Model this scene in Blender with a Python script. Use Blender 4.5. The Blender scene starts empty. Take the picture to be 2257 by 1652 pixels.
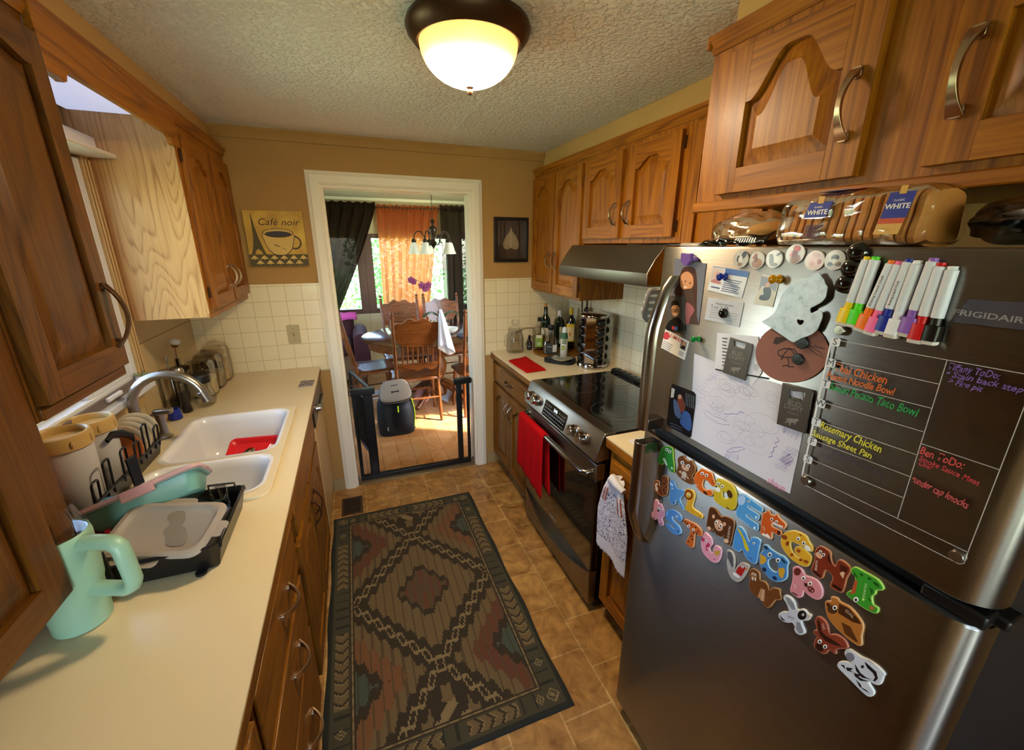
import bpy, bmesh, math, random
from math import pi, sin, cos, sqrt, atan2, radians as R_
from mathutils import Vector as V, Matrix, geometry, noise as mnoise

C = bpy.context.scene.collection
SC = bpy.context.scene
RND = random.Random(7)

# ------------------------------------------------------------------ camera
IW, IH = 2257, 1652
FPX, YAW, PIT, ROL, CH = 913.45, 0.3639, 0.3027, 0.0035, 1.6541


def cray(u, v):
    X3, Y2, Z3 = u, 1.0, v
    c, s = cos(ROL), sin(ROL)
    X, Z2 = c * X3 - s * Z3, s * X3 + c * Z3
    c, s = cos(PIT), sin(PIT)
    Y, z = c * Y2 + s * Z2, -s * Y2 + c * Z2
    c, s = cos(YAW), sin(YAW)
    return V((c * X + s * Y, -s * X + c * Y, z))


def pix(px, py):
    return cray((px - IW / 2) / FPX, (IH / 2 - py) / FPX)


def at(px, py, ax, val):
    """the point of the place seen at a pixel of the photograph on the plane ax = val"""
    d = pix(px, py)
    o = (0, 0, CH)
    i = 'xyz'.index(ax)
    t = (val - o[i]) / d[i]
    return V((d[0] * t, d[1] * t, CH + d[2] * t))


_F = cray(0, 0)
_Rt = cray(1, 0) - _F
_Up = cray(0, 1) - _F
cam = bpy.data.cameras.new('camera')
cam.sensor_fit = 'HORIZONTAL'
cam.sensor_width = 36.0
cam.lens = FPX * 36.0 / IW
cam.clip_start = 0.02
cam.clip_end = 200
camo = bpy.data.objects.new('camera', cam)
C.objects.link(camo)
camo.matrix_world = Matrix(((_Rt[0], _Up[0], -_F[0], 0), (_Rt[1], _Up[1], -_F[1], 0), (_Rt[2], _Up[2], -_F[2], CH), (0, 0, 0, 1)))
SC.camera = camo

# ------------------------------------------------------------------ view, world, daylight
SC.view_settings.view_transform = 'Standard'
SC.view_settings.look = 'None'
SC.view_settings.gamma = 1.0
SC.view_settings.exposure = 0.12
SC.view_settings.use_curve_mapping = False

wd = bpy.data.worlds.new('sky')
SC.world = wd
wd.use_nodes = True
nt = wd.node_tree
nt.nodes.clear()
wo = nt.nodes.new('ShaderNodeOutputWorld')
bg = nt.nodes.new('ShaderNodeBackground')
sky = nt.nodes.new('ShaderNodeTexSky')
sky.sky_type = 'NISHITA'
sky.sun_disc = False
sky.sun_elevation = R_(48)
sky.sun_rotation = R_(120)
nt.links.new(sky.outputs[0], bg.inputs[0])
bg.inputs[1].default_value = 4.0
nt.links.new(bg.outputs[0], wo.inputs[0])


def portal(name, loc, target, sx, sy):
    """a window opening that lets the sky in"""
    l = bpy.data.lights.new(name, 'AREA')
    l.shape = 'RECTANGLE'
    l.size, l.size_y = sx, sy
    l.cycles.is_portal = True
    o = bpy.data.objects.new(name, l)
    C.objects.link(o)
    o.location = loc
    o.rotation_euler = (V(target) - V(loc)).to_track_quat('-Z', 'Y').to_euler()
    return o


sunl = bpy.data.lights.new('sun', 'SUN')
sunl.energy = 28.0
sunl.angle = R_(2)
sunl.color = (1, .95, .85)
suno = bpy.data.objects.new('sun', sunl)
C.objects.link(suno)
suno.rotation_euler = V((-.75, .45, -1.0)).to_track_quat('-Z', 'Y').to_euler()
# daylight enters through the sink window, the dining-room windows and an added fill window behind the camera
portal('sink_window_sky', (-.99, 1.69, 1.53), (0, 1.69, 1.53), .58, .82)
portal('dining_window_sky', (.8, 6.42, 1.27), (.8, 0, 1.27), 3.1, 1.0)
portal('dining_side_sky', (-1.42, 4.7, 1.4), (1, 4.7, 1.4), 1.4, 1.2)
portal('back_fill_sky', (-.05, -2.33, 1.42), (-.05, 0, 1.42), 1.5, 1.15)


# ------------------------------------------------------------------ colour and materials
def lin(h):
    if isinstance(h, str):
        h = h.lstrip('#')
        h = [int(h[i:i + 2], 16) / 255 for i in (0, 2, 4)]
        return tuple(c / 12.92 if c <= .04045 else ((c + .055) / 1.055) ** 2.4 for c in h)
    return tuple(h)


MATS = {}


def nodes(name):
    m = bpy.data.materials.new(name)
    m.use_nodes = True
    t = m.node_tree
    b = t.nodes['Principled BSDF']
    return m, t, b


def N(t, typ, **kw):
    n = t.nodes.new('ShaderNode' + typ)
    for k, v in kw.items():
        if k.startswith('i_'):
            n.inputs[k[2:].replace('_', ' ')].default_value = v
        else:
            setattr(n, k, v)
    return n


def ramp(t, stops, interp='LINEAR'):
    r = t.nodes.new('ShaderNodeValToRGB')
    r.color_ramp.interpolation = interp
    e = r.color_ramp.elements
    while len(e) < len(stops):
        e.new(.5)
    for k, (p, c) in enumerate(stops):
        e[k].position = p
        e[k].color = (*lin(c), 1) if not isinstance(c, float) else (c, c, c, 1)
    return r


def plain(name, col, rough=.5, metal=0., coat=0., bump=0., bscale=200., trans=0., ior=1.45, alpha=1., var=.0, aniso=0., emit=None, estr=0., spec=.5, sheen=0.):
    key = (name, str(col))
    if key in MATS:
        return MATS[key]
    m, t, b = nodes(name)
    col = lin(col)
    b.inputs['Base Color'].default_value = (*col, 1)
    b.inputs['Roughness'].default_value = rough
    b.inputs['Metallic'].default_value = metal
    b.inputs['Coat Weight'].default_value = coat
    b.inputs['Coat Roughness'].default_value = .12
    b.inputs['Transmission Weight'].default_value = trans
    b.inputs['IOR'].default_value = ior
    b.inputs['Alpha'].default_value = alpha
    b.inputs['Specular IOR Level'].default_value = spec
    b.inputs['Sheen Weight'].default_value = sheen
    if aniso:
        b.inputs['Anisotropic'].default_value = aniso
    if emit:
        b.inputs['Emission Color'].default_value = (*lin(emit), 1)
        b.inputs['Emission Strength'].default_value = estr
    tc = N(t, 'TexCoord')
    if var:
        n = N(t, 'TexNoise', i_Scale=6., i_Detail=4.)
        t.links.new(tc.outputs['Object'], n.inputs['Vector'])
        r = ramp(t, [(.3, tuple(c * (1 - var) for c in col)), (.7, tuple(min(1, c * (1 + var)) for c in col))])
        t.links.new(n.outputs['Fac'], r.inputs[0])
        t.links.new(r.outputs[0], b.inputs['Base Color'])
    if bump:
        n2 = N(t, 'TexNoise', i_Scale=bscale, i_Detail=3.)
        t.links.new(tc.outputs['Object'], n2.inputs['Vector'])
        bp = N(t, 'Bump', i_Strength=bump, i_Distance=.002)
        t.links.new(n2.outputs['Fac'], bp.inputs['Height'])
        t.links.new(bp.outputs[0], b.inputs['Normal'])
    MATS[key] = m
    return m


def oak(name, axis, dark, mid, light, rings=13., rough=.42, coat=.05, ring_mix=.6, scale=1.):
    """plain-sawn oak: contour lines of stretched noise make the cathedral grain, fine streaks make the pores"""
    m, t, b = nodes(name)
    tc = N(t, 'TexCoord')
    oi = N(t, 'ObjectInfo')
    add = N(t, 'VectorMath', operation='ADD')
    sc = N(t, 'VectorMath', operation='SCALE')
    cmb = N(t, 'CombineXYZ')
    for k in range(3):
        t.links.new(oi.outputs['Random'], cmb.inputs[k])
    t.links.new(cmb.outputs[0], sc.inputs[0])
    sc.inputs['Scale'].default_value = 9.
    t.links.new(tc.outputs['Object'], add.inputs[0])
    t.links.new(sc.outputs[0], add.inputs[1])
    s = [5.5 * scale] * 3
    s['xyz'.index(axis)] = .62 * scale
    mp = N(t, 'Mapping')
    mp.inputs['Scale'].default_value = s
    t.links.new(add.outputs[0], mp.inputs[0])
    n1 = N(t, 'TexNoise', i_Scale=1., i_Detail=1.5, i_Roughness=.4, i_Distortion=.15)
    t.links.new(mp.outputs[0], n1.inputs['Vector'])
    mul = N(t, 'Math', operation='MULTIPLY')
    mul.inputs[1].default_value = rings
    t.links.new(n1.outputs['Fac'], mul.inputs[0])
    fr = N(t, 'Math', operation='FRACT')
    t.links.new(mul.outputs[0], fr.inputs[0])
    r1 = ramp(t, [(0., .1), (.25, .7), (.8, 1.), (1., .1)])
    t.links.new(fr.outputs[0], r1.inputs[0])
    s2 = [150.] * 3
    s2['xyz'.index(axis)] = 5.
    mp2 = N(t, 'Mapping')
    mp2.inputs['Scale'].default_value = s2
    t.links.new(add.outputs[0], mp2.inputs[0])
    n2 = N(t, 'TexNoise', i_Scale=1., i_Detail=2.)
    t.links.new(mp2.outputs[0], n2.inputs['Vector'])
    r2 = ramp(t, [(.35, 0.), (.6, 1.)])
    t.links.new(n2.outputs['Fac'], r2.inputs[0])
    mx = N(t, 'Mix', data_type='FLOAT')
    mx.inputs[0].default_value = 1 - ring_mix
    t.links.new(r1.outputs[0], mx.inputs[2])
    t.links.new(r2.outputs[0], mx.inputs[3])
    cr = ramp(t, [(.05, dark), (.5, mid), (1., light)])
    t.links.new(mx.outputs[0], cr.inputs[0])
    n3 = N(t, 'TexNoise', i_Scale=.35, i_Detail=1.)
    t.links.new(mp.outputs[0], n3.inputs['Vector'])
    hs = N(t, 'HueSaturation')
    mr = N(t, 'MapRange')
    mr.inputs['To Min'].default_value = .88
    mr.inputs['To Max'].default_value = 1.1
    t.links.new(n3.outputs['Fac'], mr.inputs['Value'])
    t.links.new(mr.outputs[0], hs.inputs['Value'])
    t.links.new(cr.outputs[0], hs.inputs['Color'])
    t.links.new(hs.outputs[0], b.inputs['Base Color'])
    b.inputs['Roughness'].default_value = rough
    b.inputs['Specular IOR Level'].default_value = .28
    b.inputs['Coat Weight'].default_value = coat
    b.inputs['Coat Roughness'].default_value = .25
    bp = N(t, 'Bump', i_Strength=.12, i_Distance=.001)
    t.links.new(r2.outputs[0], bp.inputs['Height'])
    t.links.new(bp.outputs[0], b.inputs['Normal'])
    return m


OAK = ('#66370a', '#8a500c', '#a26412')
M = {}
for ax in 'xyz':
    M['oak' + ax] = oak('oak_' + ax, ax, *OAK)
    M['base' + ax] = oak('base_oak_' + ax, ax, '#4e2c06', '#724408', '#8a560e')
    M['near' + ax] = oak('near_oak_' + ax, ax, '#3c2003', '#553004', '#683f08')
    M['chair' + ax] = oak('chair_oak_' + ax, ax, '#2a1306', '#5a2f10', '#744018', rough=.3)
M['veneer'] = oak('oak_veneer', 'z', '#94683c', '#b68a56', '#c39a66', rings=30., ring_mix=.7, scale=1.25, rough=.42)


def tilemat(name, axes, w, h, mortar, c1, c2, cm, off=(0, 0), offset=0., rough=.25, bump=.3, var=None, coat=0., msmooth=.1):
    m, t, b = nodes(name)
    tc = N(t, 'TexCoord')
    sp = N(t, 'SeparateXYZ')
    t.links.new(tc.outputs['Object'], sp.inputs[0])
    cb = N(t, 'CombineXYZ')
    for k in range(2):
        a = N(t, 'Math', operation='ADD')
        a.inputs[1].default_value = off[k]
        t.links.new(sp.outputs['xyz'.index(axes[k])], a.inputs[0])
        t.links.new(a.outputs[0], cb.inputs[k])
    br = N(t, 'TexBrick')
    br.offset = offset
    br.inputs['Scale'].default_value = 1.
    br.inputs['Brick Width'].default_value = w
    br.inputs['Row Height'].default_value = h
    br.inputs['Mortar Size'].default_value = mortar
    br.inputs['Mortar Smooth'].default_value = msmooth
    br.inputs['Color1'].default_value = (*lin(c1), 1)
    br.inputs['Color2'].default_value = (*lin(c2), 1)
    br.inputs['Mortar'].default_value = (*lin(cm), 1)
    t.links.new(cb.outputs[0], br.inputs['Vector'])
    colour = br.outputs['Color']
    if var:
        n = N(t, 'TexNoise', i_Scale=var[0], i_Detail=6., i_Roughness=.6, i_Distortion=var[3] if len(var) > 3 else .8)
        t.links.new(cb.outputs[0], n.inputs['Vector'])
        r = ramp(t, [(.3, var[1]), (.75, var[2])])
        t.links.new(n.outputs['Fac'], r.inputs[0])
        mx = N(t, 'Mix', data_type='RGBA', blend_type='MULTIPLY')
        mx.inputs[0].default_value = 1.
        t.links.new(colour, mx.inputs[6])
        t.links.new(r.outputs[0], mx.inputs[7])
        colour = mx.outputs[2]
    t.links.new(colour, b.inputs['Base Color'])
    b.inputs['Roughness'].default_value = rough
    b.inputs['Coat Weight'].default_value = coat
    if bump:
        bp = N(t, 'Bump', i_Strength=bump, i_Distance=.002)
        inv = N(t, 'Math', operation='SUBTRACT')
        inv.inputs[0].default_value = 1.
        t.links.new(br.outputs['Fac'], inv.inputs[1])
        t.links.new(inv.outputs[0], bp.inputs['Height'])
        t.links.new(bp.outputs[0], b.inputs['Normal'])
    return m


def steel(name, col, rough, axis='y', aniso=.75, rot=0.):
    m, t, b = nodes(name)
    b.inputs['Metallic'].default_value = 1.
    b.inputs['Roughness'].default_value = rough
    b.inputs['Anisotropic'].default_value = aniso
    b.inputs['Anisotropic Rotation'].default_value = rot
    tg = N(t, 'Tangent')
    tg.direction_type = 'RADIAL'
    tg.axis = {'x': 'X', 'y': 'Y', 'z': 'Z'}[axis]
    t.links.new(tg.outputs[0], b.inputs['Tangent'])
    tc = N(t, 'TexCoord')
    mp = N(t, 'Mapping')
    s = [1400.] * 3
    s['xyz'.index('y' if axis == 'z' else 'z')] = 8. if axis != 'z' else 8.
    mp.inputs['Scale'].default_value = s
    t.links.new(tc.outputs['Object'], mp.inputs[0])
    n = N(t, 'TexNoise', i_Scale=1., i_Detail=2.)
    t.links.new(mp.outputs[0], n.inputs['Vector'])
    cl = lin(col)
    r = ramp(t, [(.3, tuple(c * .88 for c in cl)), (.7, tuple(min(1, c * 1.1) for c in cl))])
    t.links.new(n.outputs['Fac'], r.inputs[0])
    t.links.new(r.outputs[0], b.inputs['Base Color'])
    return m


def thinglass(name, col=(1, 1, 1), body=.05, rough=.03, gain=.75):
    """thin-walled clear glass: sees straight through, mirrors more at grazing angles (Fresnel)"""
    m = bpy.data.materials.new(name)
    m.use_nodes = True
    t = m.node_tree
    t.nodes.clear()
    out = N(t, 'OutputMaterial')
    tp = N(t, 'BsdfTransparent'); tp.inputs[0].default_value = (*lin(col), 1)
    gl = N(t, 'BsdfGlossy'); gl.inputs['Roughness'].default_value = rough
    fr = N(t, 'Fresnel'); fr.inputs[0].default_value = 1.5
    ma = N(t, 'Math', operation='MULTIPLY_ADD', use_clamp=True); ma.inputs[1].default_value = gain; ma.inputs[2].default_value = body
    t.links.new(fr.outputs[0], ma.inputs[0])
    mx = N(t, 'MixShader')
    t.links.new(ma.outputs[0], mx.inputs[0]); t.links.new(tp.outputs[0], mx.inputs[1]); t.links.new(gl.outputs[0], mx.inputs[2])
    t.links.new(mx.outputs[0], out.inputs[0])
    return m


def mixglass(name, col, amount, rough=.05):
    """thin clear film or pane: part see-through, part glossy"""
    m, t, b = nodes(name)
    b.inputs['Base Color'].default_value = (*lin(col), 1)
    b.inputs['Roughness'].default_value = rough
    b.inputs['Alpha'].default_value = amount
    return m


# ------------------------------------------------------------------ mesh building
def frame(o, u, v):
    u, v = V(u).normalized(), V(v).normalized()
    n = u.cross(v)
    return Matrix(((u[0], v[0], n[0], o[0]), (u[1], v[1], n[1], o[1]), (u[2], v[2], n[2], o[2]), (0, 0, 0, 1)))


def bez(pts, n=6, closed=True):
    """smooth closed curve through 2-D points (Catmull-Rom)"""
    out = []
    k = len(pts)
    rng = range(k) if closed else range(k - 1)
    for i in rng:
        g = (lambda j: pts[j % k]) if closed else (lambda j: pts[max(0, min(k - 1, j))])
        p0, p1, p2, p3 = [V(g(i + j)) for j in (-1, 0, 1, 2)]
        for s in range(n):
            t = s / n
            out.append(tuple(.5 * ((2 * p1) + (p2 - p0) * t + (2 * p0 - 5 * p1 + 4 * p2 - p3) * t * t + (3 * p1 - p0 - 3 * p2 + p3) * t ** 3)))
    if not closed:
        out.append(tuple(pts[-1]))
    return out


def rrect(w, h, r, n=5, cx=0, cy=0):
    out = []
    for k, (sx, sy) in enumerate(((1, 1), (-1, 1), (-1, -1), (1, -1))):
        for i in range(n + 1):
            a = pi / 2 * (k + i / n)
            out.append((cx + sx * (w / 2 - r) + r * cos(a), cy + sy * (h / 2 - r) + r * sin(a)))
    return out


def circ(r, n=24, cx=0, cy=0, ry=None):
    return [(cx + r * cos(2 * pi * i / n), cy + (ry or r) * sin(2 * pi * i / n)) for i in range(n)]


class MB:
    def __init__(s, mat=None):
        s.v, s.f, s.mi, s.mats, s.cur = [], [], [], [], 0
        if mat is not None:
            s.mat(mat)

    def mat(s, m):
        if m not in s.mats:
            s.mats.append(m)
        s.cur = s.mats.index(m)
        return s

    def add(s, vs, fs):
        b = len(s.v)
        s.v += [tuple(v) for v in vs]
        for f in fs:
            s.f.append([b + i for i in f])
            s.mi.append(s.cur)
        return s

    def box(s, x0, x1, y0, y1, z0, z1, T=None):
        x0, x1 = sorted((x0, x1)); y0, y1 = sorted((y0, y1)); z0, z1 = sorted((z0, z1))
        vs = [V((x, y, z)) for z in (z0, z1) for y in (y0, y1) for x in (x0, x1)]
        if T:
            vs = [T @ v for v in vs]
        return s.add(vs, [(0, 2, 3, 1), (4, 5, 7, 6), (0, 1, 5, 4), (2, 6, 7, 3), (0, 4, 6, 2), (1, 3, 7, 5)])

    def prism(s, outer, d0, d1, T=None, holes=(), chamfer=0.):
        """polygon in the frame's u,v from depth d0 to d1 along its normal"""
        loops = [list(outer)] + [list(h) for h in holes]
        tri = geometry.tessellate_polygon([[V((p[0], p[1], 0)) for p in l] for l in loops])
        flat = [p for l in loops for p in l]
        n = len(flat)
        T = T or Matrix.Identity(4)
        vs = [T @ V((p[0], p[1], d0)) for p in flat] + [T @ V((p[0], p[1], d1)) for p in flat]
        fs = []
        for a, b_, c in tri:
            A, B, Cc = flat[a], flat[b_], flat[c]
            ccw = (B[0] - A[0]) * (Cc[1] - A[1]) - (B[1] - A[1]) * (Cc[0] - A[0]) > 0
            q = (a, b_, c) if ccw else (a, c, b_)
            fs.append((q[0] + n, q[1] + n, q[2] + n))
            fs.append((q[2], q[1], q[0]))
        st = 0
        for li, l in enumerate(loops):
            k = len(l)
            ar = sum(l[i][0] * l[(i + 1) % k][1] - l[(i + 1) % k][0] * l[i][1] for i in range(k))
            fwd = (ar > 0) == (li == 0)
            for i in range(k):
                a, b_ = st + i, st + (i + 1) % k
                fs.append((a, b_, b_ + n, a + n) if fwd else (b_, a, a + n, b_ + n))
            st += k
        return s.add(vs, fs)

    def loft(s, rings, closed=True, cap0=False, cap1=False):
        k = len(rings[0])
        vs = [p for r in rings for p in r]
        fs = []
        for i in range(len(rings) - 1):
            for j in range(k if closed else k - 1):
                a, b_ = i * k + j, i * k + (j + 1) % k
                fs.append((a, b_, b_ + k, a + k))
        if cap0:
            fs.append(tuple(range(k - 1, -1, -1)))
        if cap1:
            fs.append(tuple((len(rings) - 1) * k + j for j in range(k)))
        return s.add(vs, fs)

    def lathe(s, prof, c=(0, 0, 0), n=24, T=None, sq=None):
        """profile of (radius, z) turned about z; sq = superellipse power for squarish jars"""
        rings = []
        for r, z in prof:
            ring = []
            for i in range(n):
                a = 2 * pi * (i + .5) / n
                k = 1.
                if sq:
                    k = 1 / ((abs(cos(a)) ** sq + abs(sin(a)) ** sq) ** (1 / sq))
                p = V((c[0] + r * k * cos(a), c[1] + r * k * sin(a), c[2] + z))
                ring.append(T @ p if T else p)
            rings.append(ring)
        return s.loft(rings, True, prof[0][0] > 1e-5, prof[-1][0] > 1e-5)

    def cyl(s, p0, p1, r0, r1=None, n=16):
        p0, p1 = V(p0), V(p1)
        d = (p1 - p0)
        T = Matrix.Translation(p0) @ d.to_track_quat('Z', 'Y').to_matrix().to_4x4()
        return s.lathe([(r0, 0), (r1 if r1 is not None else r0, d.length)], n=n, T=T)

    def turned(s, p0, p1, prof, n=12):
        """turned post between two points; profile of (radius, fraction of length)"""
        p0, p1 = V(p0), V(p1)
        d = p1 - p0
        T = Matrix.Translation(p0) @ d.to_track_quat('Z', 'Y').to_matrix().to_4x4()
        return s.lathe([(r, f * d.length) for r, f in prof], n=n, T=T)

    def tube(s, pts, r, n=8, closed=False, flat=None, up=None):
        pts = [V(p) for p in pts]
        k = len(pts)
        rings = []
        prev = None
        for i, p in enumerate(pts):
            if closed:
                d = pts[(i + 1) % k] - pts[i - 1]
            else:
                d = pts[min(i + 1, k - 1)] - pts[max(i - 1, 0)]
            d = d.normalized() if d.length > 1e-9 else V((0, 0, 1))
            if prev is None:
                a = V(up) if up else (V((0, 0, 1)) if abs(d.z) < .9 else V((1, 0, 0)))
                a = (a - d * a.dot(d)).normalized()
            else:
                a = (prev - d * prev.dot(d))
                a = a.normalized() if a.length > 1e-6 else V((1, 0, 0))
            prev = a
            b_ = d.cross(a)
            rr = r[i] if isinstance(r, (list, tuple)) else r
            fl = 1. if flat is None else (flat[i] if isinstance(flat, (list, tuple)) else flat)
            rings.append([p + (a * cos(2 * pi * j / n) * rr + b_ * sin(2 * pi * j / n) * rr * fl) for j in range(n)])
        if closed:
            rings.append(rings[0])
            return s.loft(rings, True)
        return s.loft(rings, True, True, True)

    def ball(s, c, r, n=14, m=8, sz=(1, 1, 1), T=None):
        prof = [(r * sin(pi * i / m) if 0 < i < m else 1e-6, -r * cos(pi * i / m)) for i in range(m + 1)]
        Q = Matrix.Translation(V(c)) @ Matrix.Diagonal((*sz, 1))
        return s.lathe(prof, n=n, T=(T @ Q) if T else Q)

    def surf(s, fn, nu, nv):
        vs = [fn(i / nu, j / nv) for j in range(nv + 1) for i in range(nu + 1)]
        w = nu + 1
        return s.add(vs, [(j * w + i, j * w + i + 1, (j + 1) * w + i + 1, (j + 1) * w + i) for j in range(nv) for i in range(nu)])

    def build(s, name, parent=None, smooth=38, bevel=0., solid=0., sub=0, world=True, origin=None, seg=2):
        me = bpy.data.meshes.new(name)
        off = V((0, 0, 0))
        if parent is not None and world:
            off = WORLD.get(parent.name, V((0, 0, 0)))
        if origin is not None:
            off = V(origin)
        me.from_pydata([V(v) - off for v in s.v], [], s.f)
        for m in s.mats:
            me.materials.append(m)
        me.polygons.foreach_set('material_index', s.mi)
        me.validate()
        if smooth:
            me.polygons.foreach_set('use_smooth', [True] * len(me.polygons))
            me.set_sharp_from_angle(angle=R_(smooth))
        o = bpy.data.objects.new(name, me)
        C.objects.link(o)
        if parent is not None:
            o.parent = parent
            WORLD[o.name] = WORLD.get(parent.name, V((0, 0, 0)))
        if origin is not None:
            o.location = origin
            WORLD[o.name] = V(origin)
        if solid:
            md = o.modifiers.new('thickness', 'SOLIDIFY')
            md.thickness = solid
            md.offset = 0
        if bevel:
            md = o.modifiers.new('edge', 'BEVEL')
            md.width = bevel
            md.segments = seg
            md.limit_method = 'ANGLE'
            md.angle_limit = R_(40)
        if sub:
            md = o.modifiers.new('smooth', 'SUBSURF')
            md.levels = md.render_levels = sub
        return o


WORLD = {}


def tag(o, label=None, cat=None, group=None, kind=None):
    if label: o['label'] = label
    if cat: o['category'] = cat
    if group: o['group'] = group
    if kind: o['kind'] = kind
    return o


def thing(name, label, cat, loc=(0, 0, 0), rz=0, group=None, kind=None):
    o = bpy.data.objects.new(name, None)
    C.objects.link(o)
    o.location = loc
    o.rotation_euler = (0, 0, rz)
    o.empty_display_size = .05
    WORLD[o.name] = V(loc)
    return tag(o, label, cat, group, kind)


def dup(root, loc=None, rz=None, label=None):
    """copy of a thing with its parts and sub-parts, sharing mesh data"""
    def cp(o, par):
        c = o.copy()
        C.objects.link(c)
        c.parent = par
        for ch in list(o.children):
            cp(ch, c)
        return c
    r = cp(root, None)
    if loc is not None: r.location = loc
    if rz is not None: r.rotation_euler = (0, 0, rz)
    if label: r['label'] = label
    return r


def text(name, body, T, size, mat, parent=None, depth=.0004, align='CENTER', shear=0., space=1., bold=0., wavy=0.):
    """lettering as a thin mesh in the frame T (u along the line, v up)"""
    cu = bpy.data.curves.new(name, 'FONT')
    cu.body = body
    cu.size = size
    cu.align_x = align
    cu.align_y = 'CENTER'
    cu.extrude = depth
    cu.shear = shear
    cu.space_character = space
    cu.offset = bold
    cu.resolution_u = 3
    to = bpy.data.objects.new(name + '_curve', cu)
    C.objects.link(to)
    me = bpy.data.meshes.new_from_object(to)
    bpy.data.objects.remove(to)
    bpy.data.curves.remove(cu)
    off = WORLD.get(parent.name, V((0, 0, 0))) if parent is not None else V((0, 0, 0))
    for v in me.vertices:
        p = v.co.copy()
        if wavy:
            p.y += wavy * size * sin(p.x / size * 3.1 + 1.3) * .5 + wavy * size * sin(p.x / size * 7.3) * .3
            p.x += wavy * size * sin(p.y / size * 9. + p.x / size * 4) * .4
        v.co = T @ p - off
    me.materials.clear()
    me.materials.append(mat)
    me.name = name
    o = bpy.data.objects.new(name, me)
    C.objects.link(o)
    if parent is not None:
        o.parent = parent
        WORLD[o.name] = WORLD.get(parent.name, V((0, 0, 0)))
    return o


def struct(o):
    o['kind'] = 'structure'
    return o

# ================================================================== the room
XL, XR, D, H = -.876, 1.545, 2.828, 2.246
DX0, DX1, DH = -.112, .785, 1.985          # doorway
WY0, WY1, WZ0, WZ1 = 1.40, 2.038, 1.115, 1.94   # window over the sink
CT = .914
LX, RX = -.241, .905                        # counter fronts
FX, FYF, FYN = .757, .905, .178             # refrigerator front, far and near edge
BY = -2.2

paint = plain('tan_wall_paint', '#a67c42', .75, bump=.15, bscale=140., var=.03)
paint_soffit = plain('tan_soffit_paint', '#c49e62', .75, bump=.15, bscale=140., var=.03)
white_trim = plain('white_trim_paint', '#e4d8c2', .45)
white = plain('white', '#e6e2da', .5)
black = plain('black_plastic', '#0b0a0a', .42)
blackgloss = plain('gloss_black', '#070707', .12)
darkmetal = plain('dark_bronze', '#4a3120', .36, metal=.7)
chrome = plain('chrome', '#c9c6c0', .12, metal=1.)
nickel = plain('brushed_nickel', '#a39c92', .3, metal=1.)
pullmetal = plain('satin_pull', '#b9a184', .28, metal=1.)
bronzepull = plain('old_bronze_pull', '#5a3a20', .35, metal=.9)
clear = thinglass('clear_glass', (.985, .985, .97), .006, .03, .4)
film = thinglass('window_glass', (.97, .98, .98), .01, .02, .6)
paper = plain('white_paper', '#dcdbe6', .6)
ink = plain('black_ink', '#1b1a20', .6)
ink_grey = plain('grey_ink', '#6e6c78', .6)
whiteink = plain('white_ink', '#f0eef0', .5)

floor_mat = tilemat('vinyl_floor_tile', 'yx', .236, .205, .0032, '#c39a60', '#cfa96e', '#e4cc9a', off=(.02, .055), offset=.38, rough=.33,
                    bump=.25, var=(11., '#9a8060', '#fff0d8', .9), coat=.15)
lam = tilemat('laminate_plank', 'yx', .9, .125, .0016, '#b08250', '#cfa272', '#8a6038', off=(.1, .03), offset=.37, rough=.22, bump=.15,
              var=(5., '#d8c4a8', '#ffffff', .6), coat=.3)
tile = tilemat('wall_tile', 'xz', .0885, .0885, .0016, '#dcc9a0', '#d7c49a', '#b79f70', off=(.02, -.004), rough=.28, bump=.6, coat=.2, msmooth=.3)
tile_side = tilemat('wall_tile_side', 'yz', .0885, .0885, .0016, '#dccfae', '#d7caa8', '#b3a27c', off=(.02, -.004), rough=.28, bump=.6, coat=.2, msmooth=.3)


def popcorn():
    m, t, b = nodes('textured_ceiling')
    b.inputs['Base Color'].default_value = (*lin('#f4efe6'), 1)
    b.inputs['Roughness'].default_value = .55
    tc = N(t, 'TexCoord')
    n = N(t, 'TexNoise', i_Scale=62., i_Detail=3., i_Roughness=.55)
    t.links.new(tc.outputs['Object'], n.inputs['Vector'])
    r = ramp(t, [(.44, 0.), (.6, 1.)])
    t.links.new(n.outputs['Fac'], r.inputs[0])
    bp = N(t, 'Bump', i_Strength=.9, i_Distance=.009)
    t.links.new(r.outputs[0], bp.inputs['Height'])
    t.links.new(bp.outputs[0], b.inputs['Normal'])
    return m


ceil_mat = popcorn()

struct(MB(floor_mat).box(XL - .15, XR + .15, BY - .1, D + .06, -.05, 0).build('floor', smooth=None))
struct(MB(ceil_mat).box(XL - .15, XR + .15, BY - .1, D + .12, H, H + .08).build('ceiling', smooth=None))
# wall with the doorway, and its tile bands
b = MB(paint)
b.box(XL - .15, DX0, D, D + .12, 0, H).box(DX1, XR + .15, D, D + .12, 0, H).box(DX0, DX1, D, D + .12, DH, H)
wf = struct(b.build('wall_far', smooth=None))
MB(tile).box(XL, -.186, D - .006, D + .001, CT - .03, 1.432).build('tile_band', wf, smooth=None)
MB(tile).box(.866, XR, D - .006, D + .001, CT - .03, 1.432).build('tile_band', wf, smooth=None)
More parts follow.
